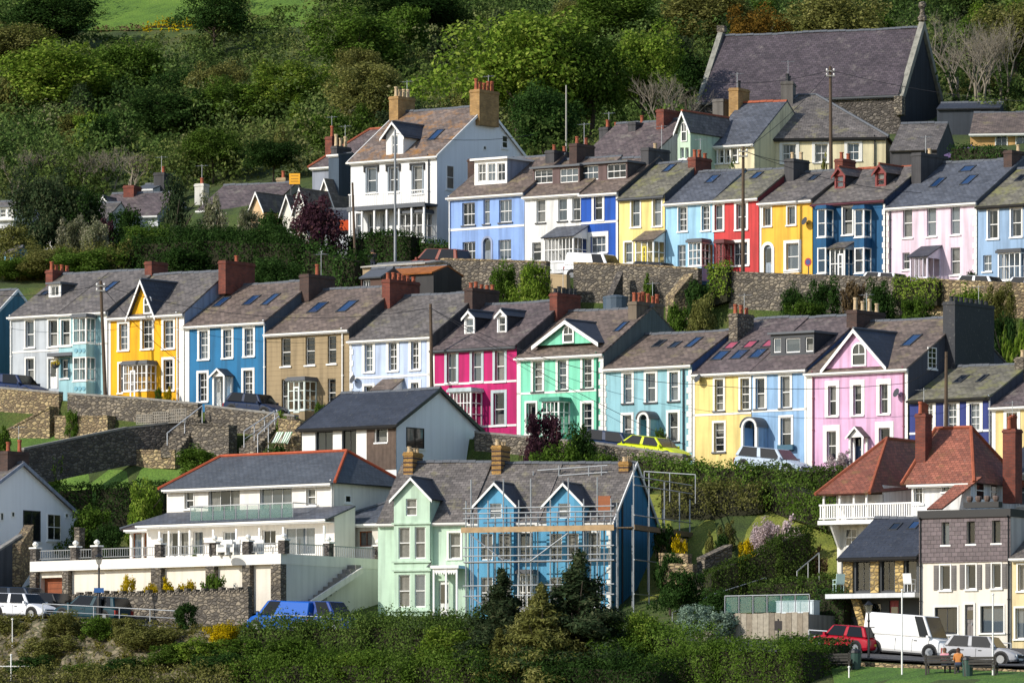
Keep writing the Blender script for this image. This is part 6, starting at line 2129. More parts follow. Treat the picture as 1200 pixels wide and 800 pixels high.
def mast(label, px, py, top, q, r=.045, mat=None):
    P = ray(px, py, Yq(px, q)); H = (py - top) / FPX * P.y
    root = thing('white_mast', label, 'pole', P, 0, 'slim white masts')
    m = MB(); m.tube((0, 0, -.3), (0, 0, H), r, 8, r * .8); m.build('shaft', mat or FRAME, root)
    m = MB(); m.lathe([(.06, H), (.07, H + .05), (.02, H + .1)], 0, 0, 8); m.build('cap', mat or FRAME, root)
    return root, H
mast('slim white mast standing before white van', 1057, 806, 692, 353)
mast('slim white mast standing before silver hatchback', 1163.5, 808, 697, 353)
mast('short white post at the bottom edge near bench', 995, 808, 782, 352)
r_, H = mast('white signal mast with crossyard at lower left corner', 13, 812, 768, 349)
m = MB(); m.tube((-1.2, 0, H * .72), (1.3, 0, H * .72), .035, 6); m.build('crossyard', FRAME, r_)
mast('thin white post on rock face at lower left', 14.5, 752, 726, 353, .03)
# bollard lamp by timber wall
P = gp(912, 362); root = thing('information_post', 'dark information post with small sign before timber wall', 'post', P)
m = MB(); m.tube((0, 0, -.2), (0, 0, 1.6), .05, 6); m.build('shaft', BLACK, root)
m = MB(); m.box(-.2, .2, -.05, -.01, 1.0, 1.5); m.build('notice', plain('4b4440'), root)
# hanging basket
f = Fr(65, 430, Yq(65, 399.0)); root = thing('hanging_basket', 'round yellow flower basket by pale grey house door', 'plant', f.O)
m = MB(); m.lathe([(.02, -.1), (.22, 0), (.28, .2)], 0, 0, 8); m.build('basket', DKGREY, root)
BASKET = root
# water tank and sheds behind terrace
P = ray(706, 364, Yq(706, 424)); root = thing('water_tank', 'blue grey water tank behind mint house roof', 'tank', P, -R(36))
m = MB(); m.lathe([(.75, -1), (.78, .7), (.8, .72), (.8, .85), (.3, .95)], .7, .4, 14); m.build('drum', plain('4b5a68', .6), root, True)
f = Fr(423, 338, Yq(423, 424)); h = House('garden_shed', 'brown timber shed with pale gabled roof behind brown house', 423, 448, 325, 340, 316, 1.2, q=424, wall=plain('5b463c', .9), roof=LEAD, cat='shed', gut=False, side=plain('5b463c', .9)); h.win(424, 328, 434, 338, cols=3, rows=1); h.finish()
h = House('rusty_roofed_shed', 'low shed with orange rusty tin roof below villa hedge', 440, 508, 323, 345, 316, 1.5, q=427, wall=paint('3c3a3a'), roof=plain('a5622c', .85, var=.4), cat='shed', gut=False); h.finish()
h = House('flat_pale_shed', 'low shed with pale grey flat roof above rusty shed', 425, 500, 313, 325, 311, 1.6, q=430, wall=REND_T, roof=paint('b5b1a8', .9, .2), cat='shed', gut=False); h.finish()
# blue gate by ivy wall
P = ray(842, 340, Yq(842, 433)); root = thing('blue_gate', 'bright blue wooden gate beside ivy on upper wall', 'gate', P, -R(36))
for i in range(5):
    m = MB(); m.box(.16 * i, .16 * i + .15, 0, .04, -.3, 1.1); m.build('board', plain('2f95c4', .6), root)
m = MB(); m.box(0, .8, .04, .08, .8, .9); m.box(0, .8, .04, .08, 0, .1); m.build('ledge', plain('2f95c4', .6), root)
# road sign
P = gp(947.5, 435); root = thing('road_sign', 'round road sign on post before mustard house', 'sign', P, -R(36))
m = MB(); m.tube((0, 0, -.2), (0, 0, 1.9), .035, 6); m.build('post', DKGREY, root)
m = MB(); m.tube((0, -.06, 1.85), (0, -.04, 1.85), .26, 14); m.build('plate', plain('a82a2a'), root)
m = MB(); m.tube((0, -.068, 1.85), (0, -.061, 1.85), .17, 14); m.build('plate_centre', plain('2c3f7a'), root)
# purple gazebo
P = ray(1138, 192, Yth(1138, 1000, 446, 20)); root = thing('gazebo', 'purple pyramid gazebo above pale pink house', 'gazebo', P, -R(20))
m = MB(); 
for i in range(4):
    a, b = R(45 + 90 * i), R(135 + 90 * i); r = 2.0
    m.add([(r * math.cos(a), r * math.sin(a), .5), (r * math.cos(b), r * math.sin(b), .5), (0, 0, 1.25)]); m.quad((r * math.cos(a), r * math.sin(a), .5), (r * math.cos(b), r * math.sin(b), .5), (r * math.cos(b), r * math.sin(b), .3), (r * math.cos(a), r * math.sin(a), .3))
m.build('canopy', plain('5b4a72', .8), root)
for i in range(4):
    a = R(45 + 90 * i); mm = MB(); mm.tube((1.9 * math.cos(a), 1.9 * math.sin(a), -2.5), (1.9 * math.cos(a), 1.9 * math.sin(a), .5), .04, 6); mm.build('leg', GALV, root)
# orange road-works stack
P = ray(404, 272, Yq(404, 446)); root = thing('orange_barrier', 'orange traffic barrier beside villa verandah', 'barrier', P, 0)
m = MB(); m.box(-.35, .35, -.05, .05, .1, .8); m.build('panel', plain('d8531c', .6), root)
m = MB(); m.box(-.45, .45, -.2, .2, 0, .1); m.build('foot', BLACK, root)
# balcony chairs
def chair(label, px, py, Y, col, rz):
    P = ray(px, py, Y); root = thing('balcony_chair', label, 'chair', P, rz, 'plastic balcony chairs')
    mt = plain(col, .5)
    m = MB(); m.box(-.24, .24, -.24, .24, .4, .44); m.build('seat', mt, root)
    m = MB(); m.prismx([(.2, .44), (.26, .44), (.36, .95), (.31, .95)], -.24, .24); m.build('backrest', mt, root)
    for sx in (-.22, .22):
        m = MB(); m.box(sx - .025, sx + .025, -.22, .26, .62, .66); m.build('armrest', mt, root)
        for sy in (-.2, .2):
            m = MB(); m.tube((sx, sy, 0), (sx, sy, .62 if sy < 0 else .42), .022, 5); m.build('leg', mt, root)
YS = Yth(1020, 1060, 355.6, 28)
chair('pale green plastic chair on balcony slab', 982.5, 693.5, YS + 1.8, 'bcd6cf', R(200))
chair('white plastic chair on balcony beside slate-hung house', 1066, 693, YS - .6, 'e4e6e6', R(150))
# benches
def bench(label, px, q, rz, col='3d3a36'):
    P = gp(px, q); root = thing('park_bench', label, 'bench', P, rz, 'dark park benches on the front lawn')
    mt = plain(col, .8, var=.3)
    for i in range(3):
        m = MB(); m.box(-.85, .85, -.2 + .15 * i, -.08 + .15 * i, .43, .47); m.build('seat_slat', mt, root)
    for i in range(3):
        m = MB(); m.box(-.85, .85, .26, .3, .56 + .14 * i, .67 + .14 * i); m.build('back_slat', mt, root)
    for sx in (-.75, .75):
        m = MB(); m.box(sx - .04, sx + .04, -.22, -.14, -.1, .66); m.box(sx - .04, sx + .04, .22, .3, -.1, 1.0); m.box(sx - .04, sx + .04, -.22, .3, .62, .66); m.build('leg_frame', mt, root)
bench('dark wooden bench behind two seated people', 1104, 353.3, R(180 - 20))
bench('dark wooden bench at bottom right corner', 1150, 352.8, R(180 - 20))
bench('dark wooden bench beside short white post', 980, 353.5, R(180 - 20))
def bin_(label, px, q):
    P = gp(px, q); root = thing('litter_bin', label, 'bin', P)
    m = MB(); m.lathe([(.25, 0), (.28, .8), (.3, .82)], 0, 0, 10); m.build('body', plain('2e4a42'), root)
    m = MB(); m.lathe([(.31, .82), (.28, .95), (.1, 1.02)], 0, 0, 10); m.build('lid', BLACK, root)
bin_('green litter bin beside red car', 1003, 354.5)
bin_('dark litter bin at the bottom edge right of benches', 1134, 352.5)
# terrace furniture
def table(label, px, py, Y):
    P = ray(px, py, Y); root = thing('garden_table', label, 'table', P)
    m = MB(); m.lathe([(.5, .7), (.5, .74)], 0, 0, 12); m.build('top', plain('5b4a3c'), root)
    m = MB(); m.tube((0, 0, 0), (0, 0, .7), .05, 6); m.build('leg', BLACK, root)
table('round garden table on terrace before sliding doors', 247, 652, 375)
for i, px in enumerate((263, 272, 300)):
    P = ray(px, 650, 376.5); root = thing('garden_armchair', ('leftmost', 'middle', 'rightmost')[i] + ' of three white garden seats on the terrace', 'seat', P, -R(36), 'white terrace seats')
    m = MB(); m.box(-.35, .35, -.3, .3, .15, .42); m.build('seat', WHITE, root); m = MB(); m.box(-.35, .35, .22, .32, .42, .85); m.build('backrest', WHITE, root)
    for sx in (-.3, .3):
        m = MB(); m.box(sx - .05, sx + .05, -.28, .28, 0, .6); m.build('armrest', WHITE, root)
# ------------------------------------------------------------------ vegetation
NR = np.random.default_rng(11)
def cloud(lobes, n, size, inner=.3, aspect=1.7, up=.15, shell=.16):
    """n leaf quads spread over the lobes (cx,cy,cz,rx,ry,rz)"""
    L = np.array(lobes, float)
    w = (L[:, 3] * L[:, 4] + L[:, 3] * L[:, 5] + L[:, 4] * L[:, 5]); w /= w.sum()
    k = NR.choice(len(L), n, p=w)
    d = NR.normal(size=(n, 3)); d[:, 2] += up; d /= np.linalg.norm(d, axis=1)[:, None]
    r = 1 - np.abs(NR.normal(0, shell, n))
    ii = NR.random(n) < inner
    r[ii] = NR.random(ii.sum()) ** .5 * .9
    P = L[k, :3] + d * L[k, 3:6] * r[:, None] + NR.normal(0, size * .3, (n, 3))
    nn = d + np.array([[0, 0, .25]]) + NR.normal(0, .5, (n, 3)); nn /= np.linalg.norm(nn, axis=1)[:, None]
    t = np.cross(nn, NR.normal(size=(n, 3))); t /= np.linalg.norm(t, axis=1)[:, None] + 1e-9
    b = np.cross(nn, t)
    s = size * NR.uniform(.55, 1.35, n)[:, None]
    t = t * s * .5; b = b * s * .5 / aspect
    V = np.stack([P - t, P - b + nn * s * .08, P + t, P + b + nn * s * .08], 1).reshape(-1, 3)
    return V, NR.random(n)
def leafmesh(name, V, rv, mat):
    n = len(rv)
    me = bpy.data.meshes.new(name)
    me.vertices.add(4 * n); me.vertices.foreach_set('co', V.astype(np.float32).ravel())
    me.loops.add(4 * n); me.loops.foreach_set('vertex_index', np.arange(4 * n, dtype=np.int32))
    me.polygons.add(n); me.polygons.foreach_set('loop_start', np.arange(0, 4 * n, 4, dtype=np.int32))
    at = me.attributes.new('rnd', 'FLOAT', 'FACE'); at.data.foreach_set('value', rv.astype(np.float32))
    me.materials.append(mat)
    me.update(calc_edges=True); me.validate()
    return me
def link(name, me, parent=None, loc=(0, 0, 0), sc=(1, 1, 1), rz=0):
    o = bpy.data.objects.new(name, me); COL.objects.link(o)
    o.location = loc; o.scale = sc; o.rotation_euler = (0, 0, rz)
    if parent is not None: o.parent = parent
    return o
LM = {
 'mid': leafmat('324717', '516b27', '738842'), 'dark': leafmat('1e3117', '324a21', '4c6637'), 'lime': leafmat('435e1c', '6e8630', '9ba64f'),
 'olive': leafmat('4d4f26', '6f713c', '928f5a'), 'pine': leafmat('243120', '3f4f34', '606347'), 'copper': leafmat('2a1a22', '48303a', '6a4a44'),
 'grey': leafmat('5c7060', '7f9482', 'a0b09a'), 'gorse': leafmat('6a6a10', 'b59c14', 'e0c21e'), 'pinkf': leafmat('8f8478', 'c4b0b4', 'e2d6d4'),
 'white': leafmat('4c5636', '7d7e62', 'c4bca8'), 'rust': leafmat('4a4018', '6e5422', '8a6a30'), 'hedge': leafmat('2c3c17', '465b28', '66773c'),
 'yel': leafmat('7a7414', 'b8a020', 'd6bc34'), 'brown': leafmat('4a3c2a', '6b5a40', '86765a'),
}
BARK = plain('4a4036', .95, var=.4, scale=4)
BARKP = plain('8d8474', .95, var=.4, scale=4)
def blob(w, h, z0, nl, seed, squash=1.0):
    """lobes of an uneven crown: many small boughs scattered in a lopsided volume, width w, from z0 to h"""
    r_ = random.Random(seed); out = []
    cz, rz = (z0 + h) / 2, (h - z0) / 2
    ph = [r_.uniform(0, 6.3) for _ in range(4)]
    for i in range(nl):
        a = r_.uniform(0, 2 * math.pi); e = r_.uniform(-.85, 1.0)
        c = math.sqrt(max(0, 1 - e * e)) ** .8
        mod = 1 + .22 * math.sin(2 * a + ph[0]) + .16 * math.sin(3 * a + ph[1] + 2 * e) + .12 * math.sin(5 * e + ph[2])
        k = r_.uniform(.25, .95) ** .6 * mod * .86
        rr = r_.uniform(.13, .27)
        out.append((math.cos(a) * c * w * .5 * k, math.sin(a) * c * w * .5 * k, cz + e * rz * min(k, .92), w * .5 * rr * 1.15, w * .5 * rr * 1.15, rz * rr * squash * r_.uniform(.85, 1.35)))
    return out
PROTO = {}
def proto(kind, size, var):
    """crown mesh, real size: S 1.6 m, M 3.4 m, L 7 m wide; height = width"""
    key = (kind, size, var)
    if key in PROTO: return PROTO[key]
    w = {'S': 1.6, 'M': 3.4, 'L': 7.0}[size]
    n = {'S': 3000, 'M': 7000, 'L': 15000}[size]
    lf = {'S': .11, 'M': .165, 'L': .24}[size]
    if kind in ('pine',):
        lob = []; r_ = random.Random(var)
        for i in range(90):
            t = (i / 90) ** .85; z = w * (.06 + .9 * t); R0 = w * .5 * (1 - t) * r_.uniform(.7, 1.12) + .015 * w
            a = r_.uniform(0, 6.3); bl = R0 * .42 + .02 * w
            lob.append((math.cos(a) * (R0 - bl), math.sin(a) * (R0 - bl), z - R0 * .12, bl * (.4 + .6 * abs(math.cos(a))), bl * (.4 + .6 * abs(math.sin(a))), w * .035 + bl * .14))
        V, rv = cloud(lob, int(n * 1.6), lf * 1.1, .3, 3.2, .05, .3)
    elif kind in ('cypress',):
        lob = [(0, 0, w * .5, w * .3, w * .3, w * .5)] + [(random.Random(var + i).uniform(-.12, .12) * w, random.Random(var + 50 + i).uniform(-.12, .12) * w, w * (.15 + .75 * i / 14), w * (.3 - .22 * i / 14), w * (.3 - .22 * i / 14), w * .12) for i in range(14)]
        V, rv = cloud(lob, n, lf, .2, 2.2)
    else:
        lob = blob(w, w, .02 * w, {'S': 34, 'M': 60, 'L': 95}[size], var * 7 + 3)
        V, rv = cloud(lob, n, lf)
    PROTO[key] = (V, rv, w)
    return PROTO[key]
CM = {}
def trunkmesh(h, r, seed, limbs=5, spread=.25, bare=False, mat=None):
    r_ = random.Random(seed); m = MB()
    m.tube((0, 0, -.5), (r_.uniform(-.05, .05) * h, 0, h * .5), r, 7, r * .75); top = (r_.uniform(-.05, .05) * h, 0, h * .5)
    m.tube((0, 0, h * .45), (r_.uniform(-.06, .06) * h, r_.uniform(-.06, .06) * h, h * .85), r * .72, 6, r * .3)
    for i in range(limbs):
        a = r_.uniform(0, 6.3); z = h * r_.uniform(.3, .6)
        p = (0, 0, z); q = (math.cos(a) * h * spread, math.sin(a) * h * spread, z + h * r_.uniform(.18, .35))
        m.tube(p, q, r * .45, 5, r * .15)
    return m
TCOUNT = [0]
def plant(label, px, pyt, q, wpx, kind='mid', form='round', name=None, cat=None, group=None, trunk=.22, py=None, hscale=1.0, dy=0.0):
    """a tree or shrub standing on the ground at column px on line q; pyt = row of its top; wpx = width in photo pixels"""
    P = gp(px, q); Y = P.y
    H = ((HY - pyt) / FPX * Y - P.z); w = wpx / FPX * Y
    if H < .3: H = .5
    tree = trunk > 0 and H > 1.8
    size = 'S' if w < 2.0 else ('M' if w < 4.4 else 'L')
    TCOUNT[0] += 1; var = TCOUNT[0] % 3
    pk = {'round': 'round', 'pine': 'pine', 'cypress': 'cypress'}[form]
    V, rv, w0 = proto(pk, size, var)
    mk = (pk, size, var, kind)
    if mk not in CM: CM[mk] = leafmesh('crown', V, rv, LM[kind])
    nm = name or ('shrub' if not tree else {'round': 'broadleaf_tree', 'pine': 'pine_tree', 'cypress': 'conifer_tree'}[form])
    root = thing(nm, label, cat or ('shrub' if not tree else 'tree'), P, 0, group)
    z0 = H * trunk if tree else -.05
    s = w / w0
    o = link('crown' if tree else 'foliage', CM[mk], root, (0, 0, z0 * (.4 if form != 'round' else 1)), (s, s, (H - z0 * (.4 if form != 'round' else 1)) / w0 * 1.02), rnd.uniform(0, 6.3))
    m = trunkmesh(H * .9, max(.04, H * .022), TCOUNT[0], 5 if tree else 3, .25)
    m.build('trunk' if tree else 'stem', BARK, root)
    return root
def bare(label, px, pyt, q, wpx, seed, mat=None, group='bare trees', leaf=None):
    P = gp(px, q); H = ((HY - pyt) / FPX * P.y - P.z); w = wpx / FPX * P.y
    root = thing('bare_tree', label, 'tree', P, 0, group)
    r_ = random.Random(seed); m = MB(); mt = MB()
    def grow(p, d, l, r, k):
        q_ = p + d * l
        (m if k > 2 else mt).tube(p, q_, r, 4 if k > 2 else 3, r * .6, cap=False)
        if k == 0: return
        for i in range(3 if k > 1 else 3):
            dd = (d + Vector((r_.uniform(-1, 1) * .75, r_.uniform(-1, 1) * .75, r_.uniform(-.1, .5)))).normalized()
            grow(p + d * l * r_.uniform(.55, 1.0), dd, l * r_.uniform(.55, .8), r * .55, k - 1)
    nst = 3
    for i in range(nst):
        d = Vector((r_.uniform(-.3, .3), r_.uniform(-.3, .3), 1)).normalized()
        grow(Vector((r_.uniform(-.3, .3) * w * .3, 0, -.3)), d, H * .34, .06 + H * .008, 5)
    m.build('trunk', mat or BARKP, root); mt.build('twigs', mat or BARKP, root)['kind'] = 'stuff'
    return root
def hedge(label, pts, depth, kind='hedge', leaf=.1, dens=160, name='hedge', clip=True, jit=.12, group=None, cat='hedge'):
    """pts: (px, py top, py foot, q); foliage from foot to top"""
    root = None; Vs, Rs = [], []
    O = None
    for (a, b) in zip(pts, pts[1:]):
        A0, B0 = ray(a[0], a[2], Yq(a[0], a[3])), ray(b[0], b[2], Yq(b[0], b[3]))
        A1, B1 = ray(a[0], a[1], Yq(a[0], a[3])), ray(b[0], b[1], Yq(b[0], b[3]))
        if O is None: O = A0.copy()
        d = (B0 - A0); dl = Vector((d.x, d.y, 0)); L = dl.length; dl.normalize(); nn = Vector((-dl.y, dl.x, 0))
        if nn.y < 0: nn = -nn
        h = ((A1.z - A0.z) + (B1.z - B0.z)) / 2
        area = L * h + L * depth + depth * h * 2
        n = int(area * dens)
        u = NR.random(n); c = NR.random(n)
        pf, pt = L * h / area, L * depth / area
        v = NR.random(n); wdt = NR.random(n)
        front = c < pf; top = (c >= pf) & (c < pf + pt); side = c >= pf + pt
        wdt = np.where(front, NR.random(n) ** 2 * .15, wdt); v = np.where(top, 1 - NR.random(n) ** 2 * .1, v); u = np.where(side, np.where(NR.random(n) < .5, NR.random(n) * .02, 1 - NR.random(n) * .02), u)
        a0, b0, a1, b1 = (np.array(x) for x in (A0 - O, B0 - O, A1 - O, B1 - O))
        lo = a0 + (b0 - a0) * u[:, None]; hi = a1 + (b1 - a1) * u[:, None]
        wob = (np.sin(u * L * 1.7 + a[0]) * .5 + np.sin(u * L * 4.1 + v * 3) * .5) * jit
        P = lo + (hi - lo) * v[:, None] + np.array(nn)[None, :] * (wdt * depth + wob)[:, None]
        P[:, 2] += wob * (v > .5)
        P += NR.normal(0, leaf * .35 + jit * .3, (n, 3))
        nv = np.where(front[:, None], -np.array(nn)[None, :], np.where(top[:, None], np.array([[0, 0, 1.]]), np.array(dl)[None, :])) + NR.normal(0, .6, (n, 3))
        nv /= np.linalg.norm(nv, axis=1)[:, None]
        t = np.cross(nv, NR.normal(size=(n, 3))); t /= np.linalg.norm(t, axis=1)[:, None] + 1e-9; bb = np.cross(nv, t)
        s = leaf * NR.uniform(.6, 1.4, n)[:, None]; t = t * s * .5; bb = bb * s * .32
        Vs.append(np.stack([P - t, P - bb, P + t, P + bb], 1).reshape(-1, 3)); Rs.append(NR.random(n))
    root = thing(name, label, cat, O, 0, group)
    link('foliage', leafmesh('hedge', np.concatenate(Vs), np.concatenate(Rs), LM[kind]), root)
    # woody core that keeps light from leaking through
    m = MB()
    for (a, b) in zip(pts, pts[1:]):
        A0, B0 = ray(a[0], a[2], Yq(a[0], a[3])), ray(b[0], b[2], Yq(b[0], b[3])); A1, B1 = ray(a[0], a[1], Yq(a[0], a[3])), ray(b[0], b[1], Yq(b[0], b[3]))
        d = B0 - A0; nn = Vector((-d.y, d.x, 0)).normalized(); nn = nn if nn.y > 0 else -nn
        q = [A0 + nn * depth * .25 - O, B0 + nn * depth * .25 - O, B0 + nn * depth * .8 - O, A0 + nn * depth * .8 - O]
        hA, hB = (A1.z - A0.z) * .88, (B1.z - B0.z) * .88
        hi = [q[0] + Vector((0, 0, hA)), q[1] + Vector((0, 0, hB)), q[2] + Vector((0, 0, hB)), q[3] + Vector((0, 0, hA))]
        lo = [x - Vector((0, 0, .4)) for x in q]
        m.add(hi)
        for i in range(4): m.add((lo[i], lo[(i + 1) % 4], hi[(i + 1) % 4], hi[i]))
    m.build('branches', plain('2a2a16', 1.0, var=.4), root)
    return root

# ---- the wooded hillside: one mass of scrub, and the trees that stand out of it
def scrub():
    N = 1500
    Vs, Rs = [], []
    cnt = 0
    tries = 0
    while cnt < N and tries < 20000:
        tries += 1
        q = 463 + (NR.random() ** 1.15) * 125
        px = NR.uniform(-90, 1290)
        Y = Yq(px, q); X = (px - 600) / FPX * Y
        z = ground(X, Y); py = HY - z / Y * FPX
        if py < -60: continue
        if 112 < px < 228 and py < 46: continue
        if 285 < px < 330 and py < 24: continue
        if 790 < px < 1130 and q < 512: continue
        if 1130 <= px < 1260 and q < 494: continue
        if 225 < px < 480 and q < 474: continue
        if px < 225 and q < 470: continue
        r0 = NR.uniform(.8, 1.6) + 1.7 * NR.random() ** 2; h = r0 * NR.uniform(.9, 1.7)
        if 95 < px < 240 and py < 95: h = min(h, max(.35, (py - 42) / 17)); r0 = min(r0, 1.3)
        if 280 < px < 340 and py < 60: h = min(h, max(.35, (py - 20) / 17)); r0 = min(r0, 1.3)
        if 820 < px and py > 0 and q < 500: h *= .6
        lob = [(0, 0, h * .3, r0 * .8, r0 * .8, h * .5)] + [(NR.uniform(-.8, .8) * r0, NR.uniform(-.8, .8) * r0, h * NR.uniform(.25, 1.0), r0 * NR.uniform(.25, .42), r0 * NR.uniform(.25, .42), r0 * NR.uniform(.2, .34)) for _ in range(9)]
        n = int(115 * r0 ** 1.5)
        V, rv = cloud(lob, n, .27, .12, 1.5, .5)
        Vs.append(V + np.array([[X, Y, z]]))
        tone = np.clip(NR.normal(.5, .26), 0, 1)
        Rs.append(np.clip(tone * .75 + rv * .25, 0, 1)); cnt += 1
    k = NT('hillside_foliage')
    at = k.n('Attribute', attribute_name='rnd')
    tc = k.n('TexCoord'); n1 = k.n('TexNoise', i_Scale=.05, i_Detail=3.0); k.l(tc.outputs['Object'], n1.inputs['Vector'])
    c1 = k.ramp(at.outputs['Fac'], [(.1, srgb('2d3e22')), (.35, srgb('475c2f')), (.6, srgb('5e773d')), (.85, srgb('73834b')), (.99, srgb('726d59'))])
    c2 = k.ramp(at.outputs['Fac'], [(.1, srgb('374521')), (.4, srgb('596b35')), (.7, srgb('747a47')), (.98, srgb('837f5e'))])
    col = k.mix(k.ramp(n1.outputs[0], [(.42, g(0)), (.6, g(1))]), c1, c2)
    df = k.n('BsdfDiffuse'); tr = k.n('BsdfTranslucent'); mx = k.n('MixShader'); mx.inputs[0].default_value = .3
    k.l(col, df.inputs[0]); k.l(col, tr.inputs[0]); k.l(df.outputs[0], mx.inputs[1]); k.l(tr.outputs[0], mx.inputs[2]); k.l(mx.outputs[0], k.t.nodes['Material Output'].inputs[0])
    o = link('hillside_woodland', leafmesh('hillside_woodland', np.concatenate(Vs), np.concatenate(Rs), k.m))
    stuff(o, 'dense green scrub and woodland covering the hillside', 'woodland')
scrub()
GT = 'trees on the wooded hillside'
for lab, px, pyt, q, w, kd in (
    ('huge bright green tree behind villa, tallest of the wood', 610, 8, 472, 150, 'lime'),
    ('tall mid green tree right of the huge bright one', 690, 30, 476, 90, 'mid'),
    ('round bright tree with pale trunks left of church', 755, 30, 484, 85, 'lime'),
    ('dark green tree squeezed against the church gable', 805, 62, 500, 50, 'dark'),
    ('big yellow-green tree on the left hillside', 70, 48, 505, 130, 'lime'),
    ('dark ivy-clad tree at the top left', 62, -12, 535, 95, 'dark'),
    ('dark conifer-like tree beside the top field', 252, -14, 535, 66, 'dark'),
    ('mid green tree below the top field', 150, 45, 515, 90, 'mid'),
    ('rounded pale green tree on the slope above village roofs', 285, 92, 497, 95, 'mid'),
    ('lime green tree above purple roofed house', 345, 70, 500, 90, 'lime'),
    ('dark tree at the top right of the middle wood', 480, -15, 535, 110, 'dark'),
    ('mid green tree at top centre', 420, 10, 520, 100, 'mid'),
    ('olive tree left of villa chimneys', 430, 70, 490, 85, 'olive'),
    ('dark undergrowth tree behind slate roofs', 640, 95, 466, 80, 'dark'),
    ('rust orange gorse bank beside church ridge', 885, 6, 500, 70, 'rust'),
    ('mid green tree right of church finial', 1155, 20, 530, 80, 'mid'),
    ('olive bush at the top right corner', 1190, -5, 515, 80, 'olive'),
    ('dark tree behind church gable at right', 1120, 50, 525, 60, 'dark'),
    ('green tree above dark barn', 1165, 88, 508, 60, 'olive'),
    ('pale olive tree at top centre right', 830, -14, 530, 110, 'olive'),
    ('mid green tree at top above bright trees', 720, -12, 530, 110, 'mid'),
    ('olive tree at top right above church roof', 980, -10, 520, 120, 'olive'),
    ('mid green tree at top left of field', 10, 20, 525, 80, 'olive'),
    ('dark tree on slope left of villa', 200, 105, 494, 90, 'dark'),
    ('green tree low on slope above long purple roof', 250, 150, 478, 70, 'mid'),
    ('dark green tree above gabled cottages', 320, 160, 476, 60, 'dark'),
    ):
    plant(lab, px, pyt, q, w * 1.3, kd, group=GT)
rt = random.Random(77)
SPOT = []
while len(SPOT) < 60:
    px = rt.uniform(-10, 1210); q = rt.uniform(476, 552)
    P = gp(px, q); yb = HY - P.z / P.y * FPX
    hpx = rt.uniform(38, 78); w = hpx * rt.uniform(.7, 1.2)
    if yb > 205 or yb < -5 or (90 < px < 345 and yb - hpx < 48) or (790 < px < 1215 and q < 520):
        continue
    SPOT.append((px, yb - hpx, q, w, rt.choice(['mid', 'mid', 'dark', 'olive', 'lime', 'pine']), rt.choice(['round', 'round', 'round', 'cypress'])))
ORD = lambda n: f"{n}{'th' if 10 < n % 100 < 14 else {1: 'st', 2: 'nd', 3: 'rd'}.get(n % 10, 'th')}"
TONE = {'mid': 'mid green', 'dark': 'dark green', 'olive': 'olive green', 'lime': 'light green', 'pine': 'grey green'}
for kk in TONE:
    for fm in ('round', 'cypress'):
        row = sorted(s for s in SPOT if s[4] == kk and s[5] == fm)
        for n_, s in enumerate(row):
            plant(f"{TONE[kk]} {'round' if fm == 'round' else 'pointed'} tree in the hillside wood, {ORD(n_ + 1)} of its sort from left", *s, trunk=.12, group=GT + ' among the scrub')
for i, (px, pyt, q, w) in enumerate(((20, 160, 474, 60), (58, 158, 476, 60), (98, 165, 474, 60), (128, 152, 476, 60), (152, 158, 474, 50))):
    bare(('first', 'second', 'third', 'fourth', 'fifth')[i] + ' from left of the pale bare trees above hillside cottages', px, pyt, q, w, 20 + i)
for i, (px, pyt, q, w) in enumerate(((1128, -10, 506, 50), (1148, -5, 500, 46), (1172, 0, 504, 46))):
    bare(('left', 'middle', 'right')[i] + ' one of the grey bare trees at the upper right', px, pyt, q, w, 40 + i)
bare('pale bare branching tree left of church', 778, 58, 478, 50, 60)
strip('field', 545, 640, -48, -16, grassmat('4a6a1c', '5f8024', '708c30'), .12)
# brown bank and gorse at the field's foot
hedge('yellow gorse along the foot of the top field', [(168, 28, 48, 545), (228, 24, 46, 545)], 1.5, 'gorse', .2, 60, 'gorse_bank', jit=.4)
hedge('brown bracken strip at the foot of the top field', [(108, 33, 48, 545), (172, 32, 48, 545)], 2, 'brown', .2, 60, 'bracken_bank', jit=.2)

